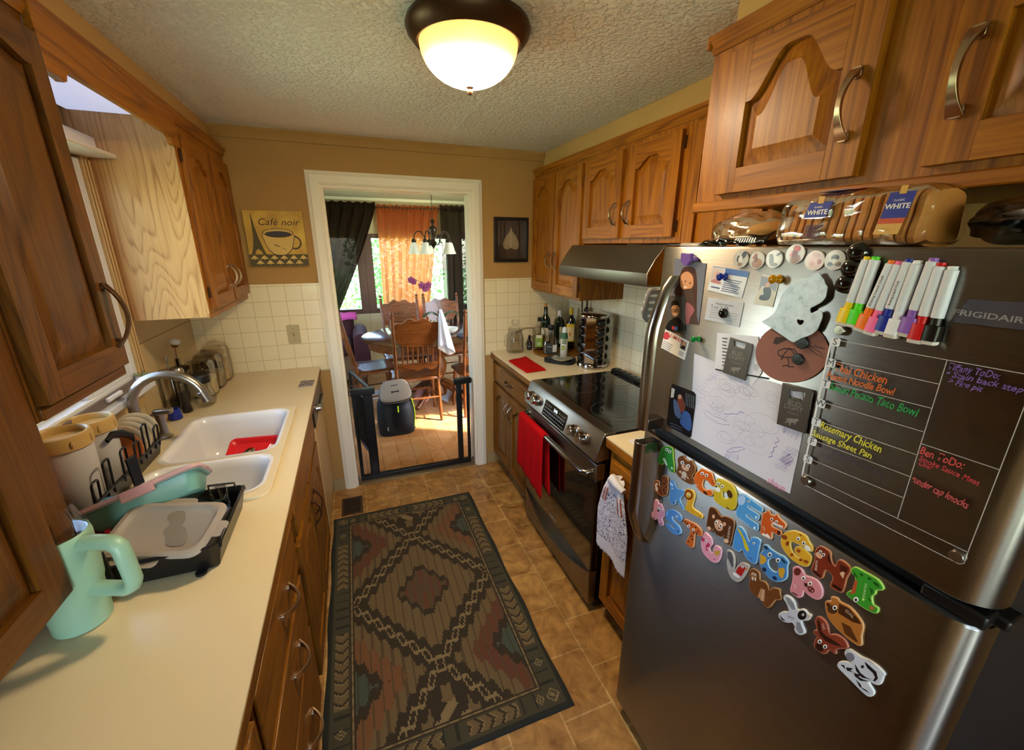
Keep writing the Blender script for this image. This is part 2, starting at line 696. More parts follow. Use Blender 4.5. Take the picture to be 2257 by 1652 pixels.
# wall with the window
wallw = plain('cream_panel', '#c9b184', .5)
b = MB(paint)
b.box(XL - .15, XL, BY, WY0, 0, H).box(XL - .15, XL, WY1, D, 0, H).box(XL - .15, XL, WY0, WY1, 0, WZ0).box(XL - .15, XL, WY0, WY1, WZ1, H)
wl = struct(b.build('wall_left', smooth=None))
b = MB(wallw)
b.box(XL - .001, XL + .004, 2.09, D - .006, CT - .03, 1.245).box(XL - .001, XL + .004, 2.09, D - .006, 1.248, 1.37).box(XL - .001, XL + .004, .95, 2.085, CT - .03, 1.02)
b.build('splash_panel', wl, smooth=None)
wr = struct(MB(paint).box(XR, XR + .15, BY, D, 0, H).build('wall_right', smooth=None))
MB(tile_side).box(XR - .006, XR + .001, .92, D - .006, CT - .03, 1.70).build('tile_band', wr, smooth=None)
# wall behind the camera with an unseen window added for fill light
b = MB(paint)
b.box(XL - .15, -.8, BY - .12, BY, 0, H).box(.7, XR + .15, BY - .12, BY, 0, H).box(-.8, .7, BY - .12, BY, 0, .85).box(-.8, .7, BY - .12, BY, 2.0, H)
struct(b.build('wall_back', smooth=None))
w = struct(thing('window_2', None, None, (-.05, BY - .06, 1.42)))
MB(white_trim).box(-.8, .7, BY - .08, BY - .04, .85, .9).box(-.8, .7, BY - .08, BY - .04, 1.95, 2.0).box(-.8, -.75, BY - .08, BY - .04, .9, 1.95).box(.65, .7, BY - .08, BY - .04, .9, 1.95).box(-.07, -.03, BY - .08, BY - .04, .9, 1.95).build('window_frame', w)
MB(film).box(-.75, .65, BY - .062, BY - .058, .9, 1.95).build('pane', w, smooth=None)
# soffits over the cabinets
b = MB(paint_soffit)
b.box(XL, -.614, BY, D, 2.135, H)
struct(b.build('trim_1', smooth=None))
b = MB(paint_soffit)
b.box(1.30, XR, .993, D, 2.135, H).box(.99, XR, -.35, .993, 2.15, H)
struct(b.build('trim_2', smooth=None))
bl = thing('bay_glow_panel', 'white ceiling panel of the sink window bay with an added glow', 'light', (-.72, 1.71, 2.12))  # white bay ceiling; its cool glow is added to make it bright
MB(white).box(XL + .002, -.572, 1.338, 2.082, 2.108, 2.134).build('panel_back', bl, smooth=None)
MB(plain('bay_panel_glow', '#d8dde6', .5, emit='#cdd9ff', estr=.6)).box(XL + .02, -.575, 1.345, 2.075, 2.098, 2.108).build('glow_face', bl, smooth=None)
# ceiling moulding over the doorway wall, doorway casing, threshold, baseboards
b = MB(paint)
b.prism([(0, 0), (.012, 0), (.016, .02), (.034, .04), (.034, .052), (0, .052)], -.614, 1.30, frame((0, D, H - .052), (0, -1, 0), (0, 0, 1)) @ Matrix.Scale(-1, 4, (0, 0, 1)))
struct(b.build('trim_4'))
b = MB(ceil_mat)
b.box(.60, .612, BY, D - .05, H - .003, H + .001).box(XL, XR, .35, .362, H - .003, H + .001)
struct(b.build('trim_6', smooth=None))


def casing(y0, y1, name):
    b = MB(white_trim)
    cw = .073
    prof = [(0, 0), (.0, .012), (.012, .019), (.05, .019), (.058, .014), (.073, .010), (.073, 0)]
    for (xa, sgn) in ((DX0, -1), (DX1, 1)):
        vs = []
        for z in (0, DH):
            for p, q in prof:
                vs.append((xa + sgn * p, y0 - q, z if z == 0 else DH + p))
        k = len(prof)
        fs = [(i, i + 1, k + i + 1, k + i) for i in range(k - 1)] + [tuple(range(k))]
        b.add(vs, fs)
    vs = [(DX0 - p, y0 - q, DH + p) for p, q in prof] + [(DX1 + p, y0 - q, DH + p) for p, q in prof]
    k = len(prof)
    b.add(vs, [(i, i + 1, k + i + 1, k + i) for i in range(k - 1)])
    b.box(DX0 - .001, DX0 + .014, y0, y1, 0, DH).box(DX1 - .014, DX1 + .001, y0, y1, 0, DH).box(DX0 + .014, DX1 - .014, y0, y1, DH - .014, DH + .001)
    return struct(b.build(name, smooth=30))


casing(D, D + .12, 'door_1')
struct(MB(plain('threshold_metal', '#8d7a5c', .35, metal=.5)).box(DX0 + .014, DX1 - .014, D + .0, D + .06, 0, .008).build('trim_5', bevel=.003))
b = MB(plain('tan_base', '#9a8258', .5))
b.box(-.262, -.186, D - .012, D, 0, .09).box(.865, .93, D - .012, D, 0, .09)
struct(b.build('baseboard_far', bevel=.003))

# ------------------------------------------------------------------ window over the sink
vinyl = plain('white_vinyl', '#dfe3ea', .35)
casing_oak = plain('cream_casing', '#c6a672', .45)
w = struct(thing('window_1', None, None, (XL - .07, (WY0 + WY1) / 2, 1.5)))
b = MB(vinyl)
xo, xi = XL - .03, XL + .03
b.box(xo, xi, WY0, WY0 + .04, WZ0, WZ1).box(xo, xi, WY1 - .04, WY1, WZ0, WZ1).box(xo, xi, WY0 + .04, WY1 - .04, WZ0, WZ0 + .045).box(xo, xi, WY0 + .04, WY1 - .04, WZ1 - .04, WZ1)
b.build('window_frame', w, bevel=.003)
b = MB(vinyl)
for ya, yb, xx in ((WY0 + .04, (WY0 + WY1) / 2 + .02, xo + .012), ((WY0 + WY1) / 2 - .02, WY1 - .04, xo + .034)):
    s_ = .028
    sb = MB(vinyl)
    sb.box(xx, xx + .02, ya, ya + s_, WZ0 + .045, WZ1 - .04).box(xx, xx + .02, yb - s_, yb, WZ0 + .045, WZ1 - .04).box(xx, xx + .02, ya + s_, yb - s_, WZ0 + .045, WZ0 + .045 + s_).box(xx, xx + .02, ya + s_, yb - s_, WZ1 - .04 - s_, WZ1 - .04)
    so = sb.build('sash', w, bevel=.002)
    MB(film).box(xx + .008, xx + .012, ya + s_, yb - s_, WZ0 + .045 + s_, WZ1 - .04 - s_).build('pane', so, smooth=None)
MB(vinyl).box(XL + .040, XL + .052, WY1 - .29, WY1 - .19, WZ0 + .014, WZ0 + .03).build('window_latch', w, bevel=.004)
b = MB(casing_oak)
for (ya, yb) in ((WY0 - .044, WY0), (WY1, WY1 + .044)):
    b.box(XL, XL + .040, ya, yb, WZ0 - .02, WZ1 + .02)
    b.box(XL + .040, XL + .046, ya + .006, ya + .016, WZ0, WZ1).box(XL + .040, XL + .046, yb - .016, yb - .006, WZ0, WZ1)
b.box(XL, XL + .016, WY0 - .044, WY1 + .044, 1.01, WZ0 - .025)
b.build('casing', w, bevel=.003)
MB(plain('taupe_strip', '#6f6058', .5)).box(XL + .030, XL + .040, WY0, WY1, WZ0, WZ0 + .032).build('lower_strip', w, bevel=.002)
b = MB(white_trim)
b.box(XL, XL + .125, WY0 - .085, WY1 + .044, WZ1 + .01, WZ1 + .024).box(XL, XL + .075, WY0 - .08, WY1 + .040, WZ1 + .024, WZ1 + .075)
b.build('head_shelf', w, bevel=.004)
MB(plain('sill_white', '#d3d6df', .4)).box(XL - .06, XL + .068, WY0 - .085, WY1 + .03, WZ0 - .025, WZ0).build('window_sill', w, bevel=.004)

# ================================================================== cabinets


def arch(u, a):
    """ogee of a cathedral door over u in 0..1"""
    x = max(0., (abs(u - .5) * 2 - .16) / .76)
    return 0. if x >= 1 else a * (.5 + .5 * cos(pi * x))


def door(parent, o, u, v, w, h, sw=.055, rail=.055, top=.06, a=.045, mats=('oakz', 'oaky', 'oakz'), th=.019, name='door', handle=None, pull='satin', hl=.105, flat=False, sq=False):
    """raised-panel oak door in the frame (o; u across, v up): frame with an arched opening, raised field, bow pull"""
    T = frame(o, u, v)
    b = MB(M[mats[0]])
    n = 26
    if flat:
        b.prism([(0, 0), (w, 0), (w, h), (0, h)], 0, th, T)
        d = b.build(name, parent, bevel=.005)
    else:
        x0, x1, y0, yt = sw, w - sw, rail, h - top - a
        tp = [(x1 + (x0 - x1) * i / n, yt + arch(1 - i / n, a)) for i in range(n + 1)]
        hole = [(x0, y0), (x1, y0)] + tp
        # stiles, then rails as their own grain
        b.prism([(0, 0), (sw, 0), (sw, h), (0, h)], 0, th, T)
        b.prism([(w - sw, 0), (w, 0), (w, h), (w - sw, h)], 0, th, T)
        b.mat(M[mats[1]])
        b.prism([(sw, 0), (w - sw, 0), (w - sw, rail), (sw, rail)], 0, th, T)
        b.prism([(w - sw, h), (sw, h)] + [p for p in reversed(tp)], 0, th, T)
        # a stepped lip round the door edge
        lip = MB(M[mats[0]])
        d = b.build(name, parent, bevel=.0035)
        p = MB(M[mats[2]])
        bw = min(.034, (x1 - x0) * .2)

        def ring(ins, z):
            xa, xb, ya, yb = x0 + ins, x1 - ins, y0 + ins, yt - ins
            pts = [(xa, ya), (xb, ya)] + [(xb + (xa - xb) * i / n, yb + arch(1 - i / n, a)) for i in range(n + 1)]
            return [T @ V((q[0], q[1], z)) for q in pts]
        p.loft([ring(-.004, .004), ring(.004, .005), ring(bw, .0155), ring(bw + .002, .0165)], True)
        top_ = [(q[0], q[1]) for q in [(x0 + bw + .002, y0 + bw + .002), (x1 - bw - .002, y0 + bw + .002)] + [(x1 - bw - .002 + (x0 - x1 + 2 * bw + .004) * i / n, yt - bw - .002 + arch(1 - i / n, a)) for i in range(n + 1)]]
        p.prism(top_, .004, .0165, T)
        p.build('raised_panel', d, smooth=25)
    if handle:
        bow_pull(d, T, handle[0], handle[1], th, hl, handle[2] if len(handle) > 2 else 'v', pull)
    return d


def bow_pull(parent, T, cu, cv, th, L=.105, way='v', kind='satin', name='handle'):
    """arched pull whose ends flare flat against the door"""
    b = MB({'satin': pullmetal, 'bronze': bronzepull}[kind])
    n = 18
    rings = []
    for i in range(n + 1):
        t = i / n
        s = (t - .5) * L
        out = th + .003 + .030 * sin(pi * min(1, max(0, (t - .02) / .96))) ** .75
        wd = .0045 + .0075 * abs(2 * t - 1) ** 2.2
        tk = .0022 + .0018 * sin(pi * t)
        pts = []
        for (e, f) in ((-1, -1), (1, -1), (1, 1), (-1, 1)):
            a_, o_ = e * wd, out + f * tk
            pts.append(T @ (V((cu + a_, cv + s, o_)) if way == 'v' else V((cu + s, cv + a_, o_))))
        rings.append(pts)
    b.loft(rings, True, True, True)
    for s in (-1, 1):
        p = s * (L / 2 - .008)
        b.prism(rrect(.02, .02, .006, 3, cu + (0 if way == 'v' else p), cv + (p if way == 'v' else 0)), th - .001, th + .006, T)
    return b.build(name, parent, bevel=.001)


def hinge(parent, y, z, x, nx=-1):
    MB(darkmetal).cyl((x, y, z - .022), (x, y, z + .022), .0045, n=8).build('hinge', parent)


# --- right upper cabinets
U_R, V_Z = (0, -1, 0), (0, 0, 1)     # for faces that look towards -x: u runs towards the camera
U_L = (0, 1, 0)                       # for faces that look towards +x


def carcass(parent, x0, x1, y0, y1, z0, z1, face='-x', mats=('oakz', 'oakz')):
    b = MB(M[mats[0]])
    b.box(x0, x1, y0, y1, z0, z1)
    return b.build('carcass', parent, bevel=.002)


def crown(parent, pts, z, sgn=1):
    pass


# tall-door wall cabinet in the corner
c = thing('wall_cabinet', 'oak wall cabinet with two tall arched doors between leaf picture and range hood', 'cabinet', (1.40, 2.48, 1.35))
carcass(c, 1.24, XR - .006, 2.146, D - .007, 1.345, 2.10)
door(c, (1.24, 2.815, 1.362), U_R, V_Z, .325, .715, sw=.05, handle=(.29, .20))
door(c, (1.24, 2.478, 1.362), U_R, V_Z, .322, .715, sw=.05, handle=(.03, .20))
hinge(c, 2.152, 1.42, 1.236); hinge(c, 2.152, 2.0, 1.236)
# over the hood
c = thing('wall_cabinet', 'oak wall cabinet with two short arched doors above the range hood', 'cabinet', (1.40, 1.77, 1.66))
carcass(c, 1.24, XR - .006, 1.385, 2.144, 1.665, 2.10)
door(c, (1.24, 2.125, 1.69), U_R, V_Z, .335, .385, sw=.055, a=.04, handle=(.305, .11))
door(c, (1.24, 1.745, 1.69), U_R, V_Z, .330, .385, sw=.055, a=.04, handle=(.03, .11))
for y in (2.13, 1.41):
    hinge(c, y, 1.73, 1.236); hinge(c, y, 2.03, 1.236)
# narrow one between hood and refrigerator
c = thing('wall_cabinet', 'narrow oak wall cabinet with one door between hood and refrigerator', 'cabinet', (1.40, 1.19, 1.35))
carcass(c, 1.24, XR - .006, .998, 1.383, 1.40, 2.10)
door(c, (1.24, 1.355, 1.42), U_R, V_Z, .335, .66, sw=.05, a=.05, handle=(.035, .15))
# deep one over the refrigerator
c = thing('wall_cabinet', 'deep oak cabinet above the refrigerator with two large arched doors', 'cabinet', (1.2, .5, 1.76))
carcass(c, .93, XR - .006, -.12, .992, 1.762, 2.12)
door(c, (.93, .915, 1.782), U_R, V_Z, .335, .315, sw=.06, rail=.055, top=.035, a=.085, handle=(.305, .125), hl=.12)
door(c, (.93, .475, 1.782), U_R, V_Z, .40, .315, sw=.06, rail=.055, top=.035, a=.085, handle=(.03, .125), hl=.12)
MB(M['oaky']).box(.918, .93, -.12, .992, 1.742, 1.768).build('bottom_rail', c, bevel=.004)
# crown strips
b = MB(M['oaky'])
pr = [(0, 0), (.004, 0), (.012, .012), (.012, .018), (.020, .030), (.020, .04), (0, .04)]
b.prism(pr, .998, D - .007, frame((1.24, 0, 2.097), (-1, 0, 0), (0, 0, 1)))
b.prism(pr, -.12, .992, frame((.93, 0, 2.118), (-1, 0, 0), (0, 0, 1)))
b.box(.93 - .02, 1.24, .992, .999, 2.13, 2.158)
struct(b.build('trim_7', smooth=25))

# --- left wall cabinets
c = thing('wall_cabinet', 'oak wall cabinet with two narrow doors and a pale grained side, beyond the sink window', 'cabinet', (-.72, 2.45, 1.363))
carcass(c, XL + .001, -.57, 2.088, D - .007, 1.363, 2.10)
MB(M['veneer']).box(XL + .001, -.572, 2.084, 2.088, 1.36, 2.117).build('side_panel', c, smooth=None)
MB(M['oaky']).box(-.576, -.568, 2.08, D - .008, 1.355, 1.375).build('bottom_rail', c, bevel=.002)
door(c, (-.57, 2.125, 1.39), U_L, V_Z, .325, .665, sw=.05, a=.05, mats=('oakz', 'oaky', 'oakz'), handle=(.295, .12))
door(c, (-.57, 2.475, 1.39), U_L, V_Z, .325, .665, sw=.05, a=.05, handle=(.03, .12))
hinge(c, 2.118, 1.46, -.566); hinge(c, 2.118, 1.98, -.566)
c = thing('wall_cabinet', 'oak wall cabinet with a dark bow handle just before the sink window', 'cabinet', (-.72, 1.15, 1.34))
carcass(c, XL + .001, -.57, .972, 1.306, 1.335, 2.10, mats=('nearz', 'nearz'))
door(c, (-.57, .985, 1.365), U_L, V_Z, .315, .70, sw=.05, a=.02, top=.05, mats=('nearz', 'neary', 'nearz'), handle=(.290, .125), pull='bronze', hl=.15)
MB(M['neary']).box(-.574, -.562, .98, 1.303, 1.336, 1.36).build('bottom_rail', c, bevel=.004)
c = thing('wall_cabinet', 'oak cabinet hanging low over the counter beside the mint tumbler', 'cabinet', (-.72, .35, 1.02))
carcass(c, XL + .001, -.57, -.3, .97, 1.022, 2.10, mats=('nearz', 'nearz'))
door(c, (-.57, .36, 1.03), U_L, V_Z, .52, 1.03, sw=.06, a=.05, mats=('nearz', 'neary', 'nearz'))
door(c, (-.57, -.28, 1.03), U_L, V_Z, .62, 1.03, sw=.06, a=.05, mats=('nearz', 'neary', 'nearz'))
hinge(c, .892, 1.14, -.562); hinge(c, .892, 1.95, -.562)
# scalloped valance over the sink, and the crown along the run
b = MB(M['oaky'])
ln = 2.088 - 1.302
prof = [(0, 2.003), (.045, 2.003), (.062, 1.998), (.075, 2.003), (.083, 2.02), (.10, 2.028), (ln / 2, 2.028), (ln - .10, 2.028), (ln - .083, 2.02), (ln - .075, 2.003), (ln - .062, 1.998), (ln - .045, 2.003), (ln, 2.003), (ln, 2.134), (0, 2.134)]
b.prism(prof, 0, .018, frame((-.57, 1.302, 0), (0, 1, 0), (0, 0, 1)))
tag(b.build('valance', bevel=.004, origin=(-.56, 1.71, 2.05)), 'scalloped oak valance board spanning the sink window', 'valance')
b = MB(M['oaky'])
b.prism(pr, -.3, D - .007, frame((-.57, 0, 2.097), (1, 0, 0), (0, 0, 1)) @ Matrix.Scale(-1, 4, (0, 0, 1)))
struct(b.build('trim_8', smooth=25))

# ================================================================== base units, counters, sink
counter_mat = plain('cream_laminate', '#d9c69e', .32, var=.015, coat=.1)
sink_white = plain('white_enamel', '#e4e2e0', .12, coat=.5)
sink_cream = plain('cream_enamel', '#dccaa2', .18, coat=.4)
toe = plain('toe_kick', '#3a2a1a', .6)
stainless = steel('stainless', '#8a8178', .30)
fridge_steel = steel('fridge_stainless', '#88827b', .30, axis='z', aniso=.8, rot=.25)
handle_steel = steel('handle_steel', '#8f877f', .22, axis='y', aniso=.3)

# left run: slab with a hole for the sink
SX0, SX1, SY0, SY1 = -.80, -.302, 1.295, 2.095
b = MB(counter_mat)
T = Matrix.Identity(4)
b.prism([(XL + .004, -.6), (LX - .018, -.6), (LX - .018, D - .007), (XL + .004, D - .007)], CT - .036, CT, T, holes=[rrect(SX1 - SX0 - .06, SY1 - SY0 - .06, .05, 5, (SX0 + SX1) / 2, (SY0 + SY1) / 2)])
b.box(LX - .018, LX, -.6, D - .007, CT - .006, CT)
ct = b.build('countertop', origin=(-.56, 1.1, CT), smooth=None)
tag(ct, 'long cream laminate countertop holding the sink and dish rack', 'countertop')
MB(M['basey']).box(LX - .018, LX, -.6, D - .007, CT - .045, CT - .006).build('front_edge', ct, bevel=.004)

# base cabinets, left run
lf = LX - .03


def drawer(parent, o, u, w, h, hx=None, pull='satin', mats='base', th=.019):
    T = frame(o, u, V_Z)
    b = MB(M[mats + ('x' if abs(u[0]) > .5 else 'y')])
    b.prism([(0, 0), (w, 0), (w, h), (0, h)], 0, th * .55, T)
    b.prism([(.008, .008), (w - .008, .008), (w - .008, h - .008), (.008, h - .008)], th * .55, th, T)
    d = b.build('drawer', parent, bevel=.003)
    if hx is not None:
        bow_pull(d, T, hx, h * .5, th, .115, 'h', pull)
    return d


def basebox(c, y0, y1, x0, x1, mats='basez', toex=None, side='L'):
    b = MB(M[mats])
    b.box(x0, x1, y0, y1, .09, CT - .045)
    b.build('carcass', c, bevel=.002)
    tx = (x0, x1 - .06) if side == 'L' else (x0 + .06, x1)
    MB(toe).box(tx[0], tx[1], y0, y1, 0, .09).build('toe_kick', c, smooth=None)


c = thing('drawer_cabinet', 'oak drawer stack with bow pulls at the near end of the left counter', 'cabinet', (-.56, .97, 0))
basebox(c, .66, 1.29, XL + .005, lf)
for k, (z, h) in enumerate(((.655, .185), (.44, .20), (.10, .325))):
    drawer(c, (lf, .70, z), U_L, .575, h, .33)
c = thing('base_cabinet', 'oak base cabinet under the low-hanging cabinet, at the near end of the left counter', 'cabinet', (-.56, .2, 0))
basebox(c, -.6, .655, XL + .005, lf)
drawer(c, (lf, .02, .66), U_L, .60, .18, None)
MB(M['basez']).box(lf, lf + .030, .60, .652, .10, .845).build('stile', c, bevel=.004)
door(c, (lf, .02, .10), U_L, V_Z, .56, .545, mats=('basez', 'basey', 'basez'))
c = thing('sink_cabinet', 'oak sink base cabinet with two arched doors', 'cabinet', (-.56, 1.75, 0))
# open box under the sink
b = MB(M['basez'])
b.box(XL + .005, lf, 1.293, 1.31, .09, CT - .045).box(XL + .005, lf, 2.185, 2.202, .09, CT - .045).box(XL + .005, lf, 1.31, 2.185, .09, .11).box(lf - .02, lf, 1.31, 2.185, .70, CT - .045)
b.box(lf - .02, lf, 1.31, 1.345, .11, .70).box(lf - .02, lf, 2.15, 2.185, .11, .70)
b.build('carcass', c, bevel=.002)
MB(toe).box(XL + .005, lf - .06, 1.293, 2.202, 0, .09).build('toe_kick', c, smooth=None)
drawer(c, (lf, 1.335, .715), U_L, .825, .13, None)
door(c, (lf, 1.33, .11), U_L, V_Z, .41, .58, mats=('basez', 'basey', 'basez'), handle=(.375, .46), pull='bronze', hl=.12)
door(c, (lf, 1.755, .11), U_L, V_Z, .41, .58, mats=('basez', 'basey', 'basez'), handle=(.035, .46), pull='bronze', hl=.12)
# dishwasher
dwf = plain('almond_panel', '#b99a68', .4)
c = thing('dishwasher', 'almond dishwasher at the far end of the left counter', 'dishwasher', (-.56, 2.5, 0))
MB(dwf).box(XL + .005, lf, 2.206, 2.812, .09, CT - .045).build('body', c, smooth=None)
MB(dwf).box(lf, lf + .018, 2.215, 2.805, .12, .735).build('door', c, bevel=.006)
cp = MB(plain('dishwasher_console', '#2a2016', .35)).box(lf, lf + .022, 2.215, 2.805, .742, .862).build('control_panel', c, bevel=.004)
MB(chrome).cyl((lf + .02, 2.36, .80), (lf + .045, 2.36, .80), .022, .019, n=20).build('dial', cp, bevel=.002)
MB(nickel).box(lf + .022, lf + .04, 2.45, 2.70, .75, .77).build('latch', cp, bevel=.004)
MB(toe).box(XL + .005, lf - .06, 2.206, 2.812, 0, .09).build('toe_kick', c, smooth=None)

# sink: cream rim, two white bowls
s = thing('sink', 'double bowl drop-in sink, white inside with a cream rim', 'sink', ((SX0 + SX1) / 2, (SY0 + SY1) / 2, CT))
b = MB(sink_cream)
cxs, cys = (SX0 + SX1) / 2, (SY0 + SY1) / 2
bx0, bx1 = -.695, -.335
bowls = [(bx0, bx1, 1.335, 1.585), (bx0, bx1, 1.625, 2.055)]
hol = [rrect(x1 - x0, y1 - y0, .06, 6, (x0 + x1) / 2, (y0 + y1) / 2) for x0, x1, y0, y1 in bowls]
b.prism(rrect(SX1 - SX0, SY1 - SY0, .045, 6, cxs, cys), CT + .0005, CT + .011, T, holes=hol)
b.build('rim', s, bevel=.006, seg=3)
for (x0, x1, y0, y1) in bowls:
    b = MB(sink_white)
    cx, cy = (x0 + x1) / 2, (y0 + y1) / 2
    rings = []
    for ins, z, r in ((-.012, .0125, .065), (-.004, .013, .06), (.002, .009, .06), (.008, -.02, .06), (.022, -.12, .065), (.034, -.16, .07), (.075, -.182, .06), (.10, -.184, .04)):
        rings.append([(p[0], p[1], CT + z) for p in rrect(x1 - x0 - 2 * ins, y1 - y0 - 2 * ins, r, 6, cx, cy)])
    b.loft(rings, True, False, True)
    bo = b.build('bowl', s, smooth=60)
    MB(nickel).lathe([(0.0001, 0), (.03, .0), (.038, .003), (.04, 0.0)], (cx, cy, CT - .184), 20).build('drain', bo)

# faucet with high arc, soap pump
f = thing('faucet', 'brushed nickel high-arc faucet behind the sink', 'faucet', (-.785, 1.795, CT))
b = MB(nickel)
b.lathe([(.032, 0), (.034, .006), (.028, .012), (.024, .03), (.021, .05)], (-.785, 1.795, CT + .011), 20)
b.build('base', f, smooth=50)
b = MB(nickel)
pts = [(-.785, 1.795, CT + .05), (-.785, 1.795, CT + .13)]
for i in range(15):
    a = pi - pi * .93 * i / 14
    pts.append((-.675 + .11 * cos(a), 1.795, CT + .178 + .11 * sin(a)))
b.tube(pts, [.0165] * 3 + [.016] * 9 + [.0165] * 5, 12)
b.build('spout', f)
b = MB(nickel)
e = V(pts[-1]); dr = (V(pts[-1]) - V(pts[-2])).normalized()
b.cyl(e - dr * .01, e + dr * .035, .0175, .0165)
b.build('spray_head', f, bevel=.002)
sd = thing('soap_pump', 'brushed nickel sprayer with flat top and side lever near the faucet', 'dispenser', (-.742, 1.80, CT))
sx, sy = -.752, 1.885
sd.location = (sx, sy, CT); WORLD[sd.name] = V(sd.location)
b = MB(nickel)
b.lathe([(.026, 0), (.027, .005), (.019, .011), (.016, .02), (.0155, .085), (.018, .10)], (sx, sy, CT + .0115), 18)
b.build('body', sd, smooth=50)
MB(nickel).box(sx - .018, sx + .045, sy - .015, sy + .015, CT + .108, CT + .128).build('top_plate', sd, bevel=.005)
MB(nickel).tube([(sx - .012, sy, CT + .112), (sx - .035, sy - .012, CT + .10), (sx - .048, sy - .018, CT + .065), (sx - .046, sy - .02, CT + .02)], .008, 8).build('lever', sd)

# right run
b = MB(counter_mat)
b.box(RX + .018, XR - .007, 2.072, D - .007, CT - .036, CT).box(RX, RX + .018, 2.072, D - .007, CT - .006, CT)
ct = tag(b.build('countertop', origin=(1.2, 2.45, CT), smooth=None), 'cream countertop in the corner between doorway wall and range', 'countertop')
MB(M['basey']).box(RX, RX + .018, 2.072, D - .007, CT - .045, CT - .006).build('front_edge', ct, bevel=.004)
b = MB(counter_mat)
b.box(RX + .018, XR - .007, .93, 1.298, CT - .036, CT).box(RX, RX + .018, .93, 1.298, CT - .006, CT)
ct = tag(b.build('countertop', origin=(1.2, 1.1, CT), smooth=None), 'short cream countertop between range and refrigerator', 'countertop')
MB(M['oaky']).box(RX, RX + .018, .93, 1.298, CT - .044, CT - .006).build('front_edge', ct, bevel=.004)
MB(M['oaky']).box(RX + .01, XR - .3, 1.285, 1.299, CT - .044, CT - .037).build('front_edge', ct, bevel=.002)
rf = RX + .03
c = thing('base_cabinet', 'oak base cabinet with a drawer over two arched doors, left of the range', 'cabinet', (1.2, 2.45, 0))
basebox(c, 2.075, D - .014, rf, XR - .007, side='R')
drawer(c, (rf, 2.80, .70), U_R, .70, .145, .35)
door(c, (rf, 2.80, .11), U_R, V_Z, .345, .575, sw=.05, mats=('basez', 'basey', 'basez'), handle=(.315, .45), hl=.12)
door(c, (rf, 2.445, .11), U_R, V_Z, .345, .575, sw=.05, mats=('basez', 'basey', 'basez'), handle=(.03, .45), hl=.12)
c = thing('base_cabinet', 'narrow oak base cabinet between range and refrigerator', 'cabinet', (1.2, 1.1, 0))
basebox(c, .932, 1.296, rf, XR - .007, mats='oakz', side='R')
drawer(c, (rf, 1.275, .70), U_R, .33, .13, None, mats='oak')
door(c, (rf, 1.275, .11), U_R, V_Z, .33, .575, sw=.055, a=.03, handle=(.032, .43), pull='bronze', hl=.12)

# ------------------------------------------------------------------ range
RY0, RY1 = 1.306, 2.066
rx = .868
r = thing('range', 'stainless slide-in electric range with black glass cooktop', 'range', (1.2, 1.686, 0))
ovenblack = plain('oven_black', '#0a0908', .3)
cookglass = plain('cooktop_glass', '#050505', .05, coat=1., spec=.6)
MB(ovenblack).box(rx + .055, XR - .02, RY0 + .002, RY1 - .002, .05, .898).build('body', r, smooth=None)
b = MB(cookglass).box(rx + .085, XR - .05, RY0 - .004, RY1 + .004, .905, .921)
ck = b.build('cooktop', r, bevel=.004)
ringm = plain('burner_ring', '#4c4844', .3)
for (x, y, rad) in ((1.10, 1.50, .125), (1.10, 1.86, .095), (1.36, 1.50, .08), (1.36, 1.86, .11)):
    b = MB(ringm)
    for rr in ((rad, rad * .66) if rad > .1 else (rad,)):
        b.prism(circ(rr, 48, x, y), .9212, .9216, T, holes=[circ(rr - .0016, 48, x, y)])
    b.build('burner_ring', ck, smooth=None)
b = MB(blackgloss)
b.prism([(0, 0), (.06, 0), (.058, .018), (.02, .022), (0, .016)], -(RY1 - .01), -(RY0 + .01), frame((XR - .115, 0, .921), (1, 0, 0), (0, 0, 1)))
bk = b.build('rear_vent', r, bevel=.004)
b = MB(ovenblack)
for k in range(14):
    yy = RY0 + .05 + k * .05
    b.box(XR - .10, XR - .075, yy, yy + .03, .938, .9445)
b.build('vent_slots', bk, smooth=None)
# slanted control panel
pan = [(rx + .092, .923), (rx + .092, .805), (rx + .012, .792), (rx - .004, .80), (rx + .028, .905), (rx + .040, .921)]
b = MB(stainless)
b.prism([(p[0], p[1]) for p in pan], -RY1, -RY0, frame((0, 0, 0), (1, 0, 0), (0, 0, 1)))
cp = b.build('control_panel', r, bevel=.003)
# control face frame: along -y, up the slope
fo = V((rx - .004, RY1, .80)); fv = V((.032, 0, .105)).normalized()
FT = frame(fo, (0, -1, 0), fv)
b = MB(cookglass)
b.prism(rrect(.235, .082, .006, 3, .352, .053), 0, .003, FT)
dis = b.build('display', cp, smooth=30)
lcd = plain('lit_digits', '#cfe0ff', .4, emit='#cfe4ff', estr=2.5)
greylab = plain('panel_print', '#8d8d92', .5)
text('digits', '3:46', FT @ Matrix.Translation((.36, .072, .0032)), .022, lcd, dis, .0002)
b = MB(greylab)
for i in range(12):
    for j in range(4):
        if 4 <= i <= 7 and j == 3:
            continue
        u0 = .247 + i * .0185
        b.prism([(u0, .022 + j * .017), (u0 + .009, .022 + j * .017), (u0 + .009, .0255 + j * .017), (u0, .0255 + j * .017)], .003, .0034, FT)
b.build('keypad_print', dis, smooth=None)
knobm = steel('knob_steel', '#b5ada2', .18, aniso=.2)
for u in (.070, .095 + .05, .555, .635):
    kb = MB(knobm)
    kb.lathe([(.030, 0), (.030, .004), (.0245, .006), (.0235, .032), (.0205, .036), (.0001, .036)], (0, 0, 0), 24, T=FT @ Matrix.Translation((u, .054, 0)))
    kn = kb.build('knob', cp, smooth=40)
    MB(blackgloss).prism([(u - .0022, .054), (u + .0022, .054), (u + .0022, .076), (u - .0022, .076)], .036, .0366, FT).build('pointer', kn, smooth=None)
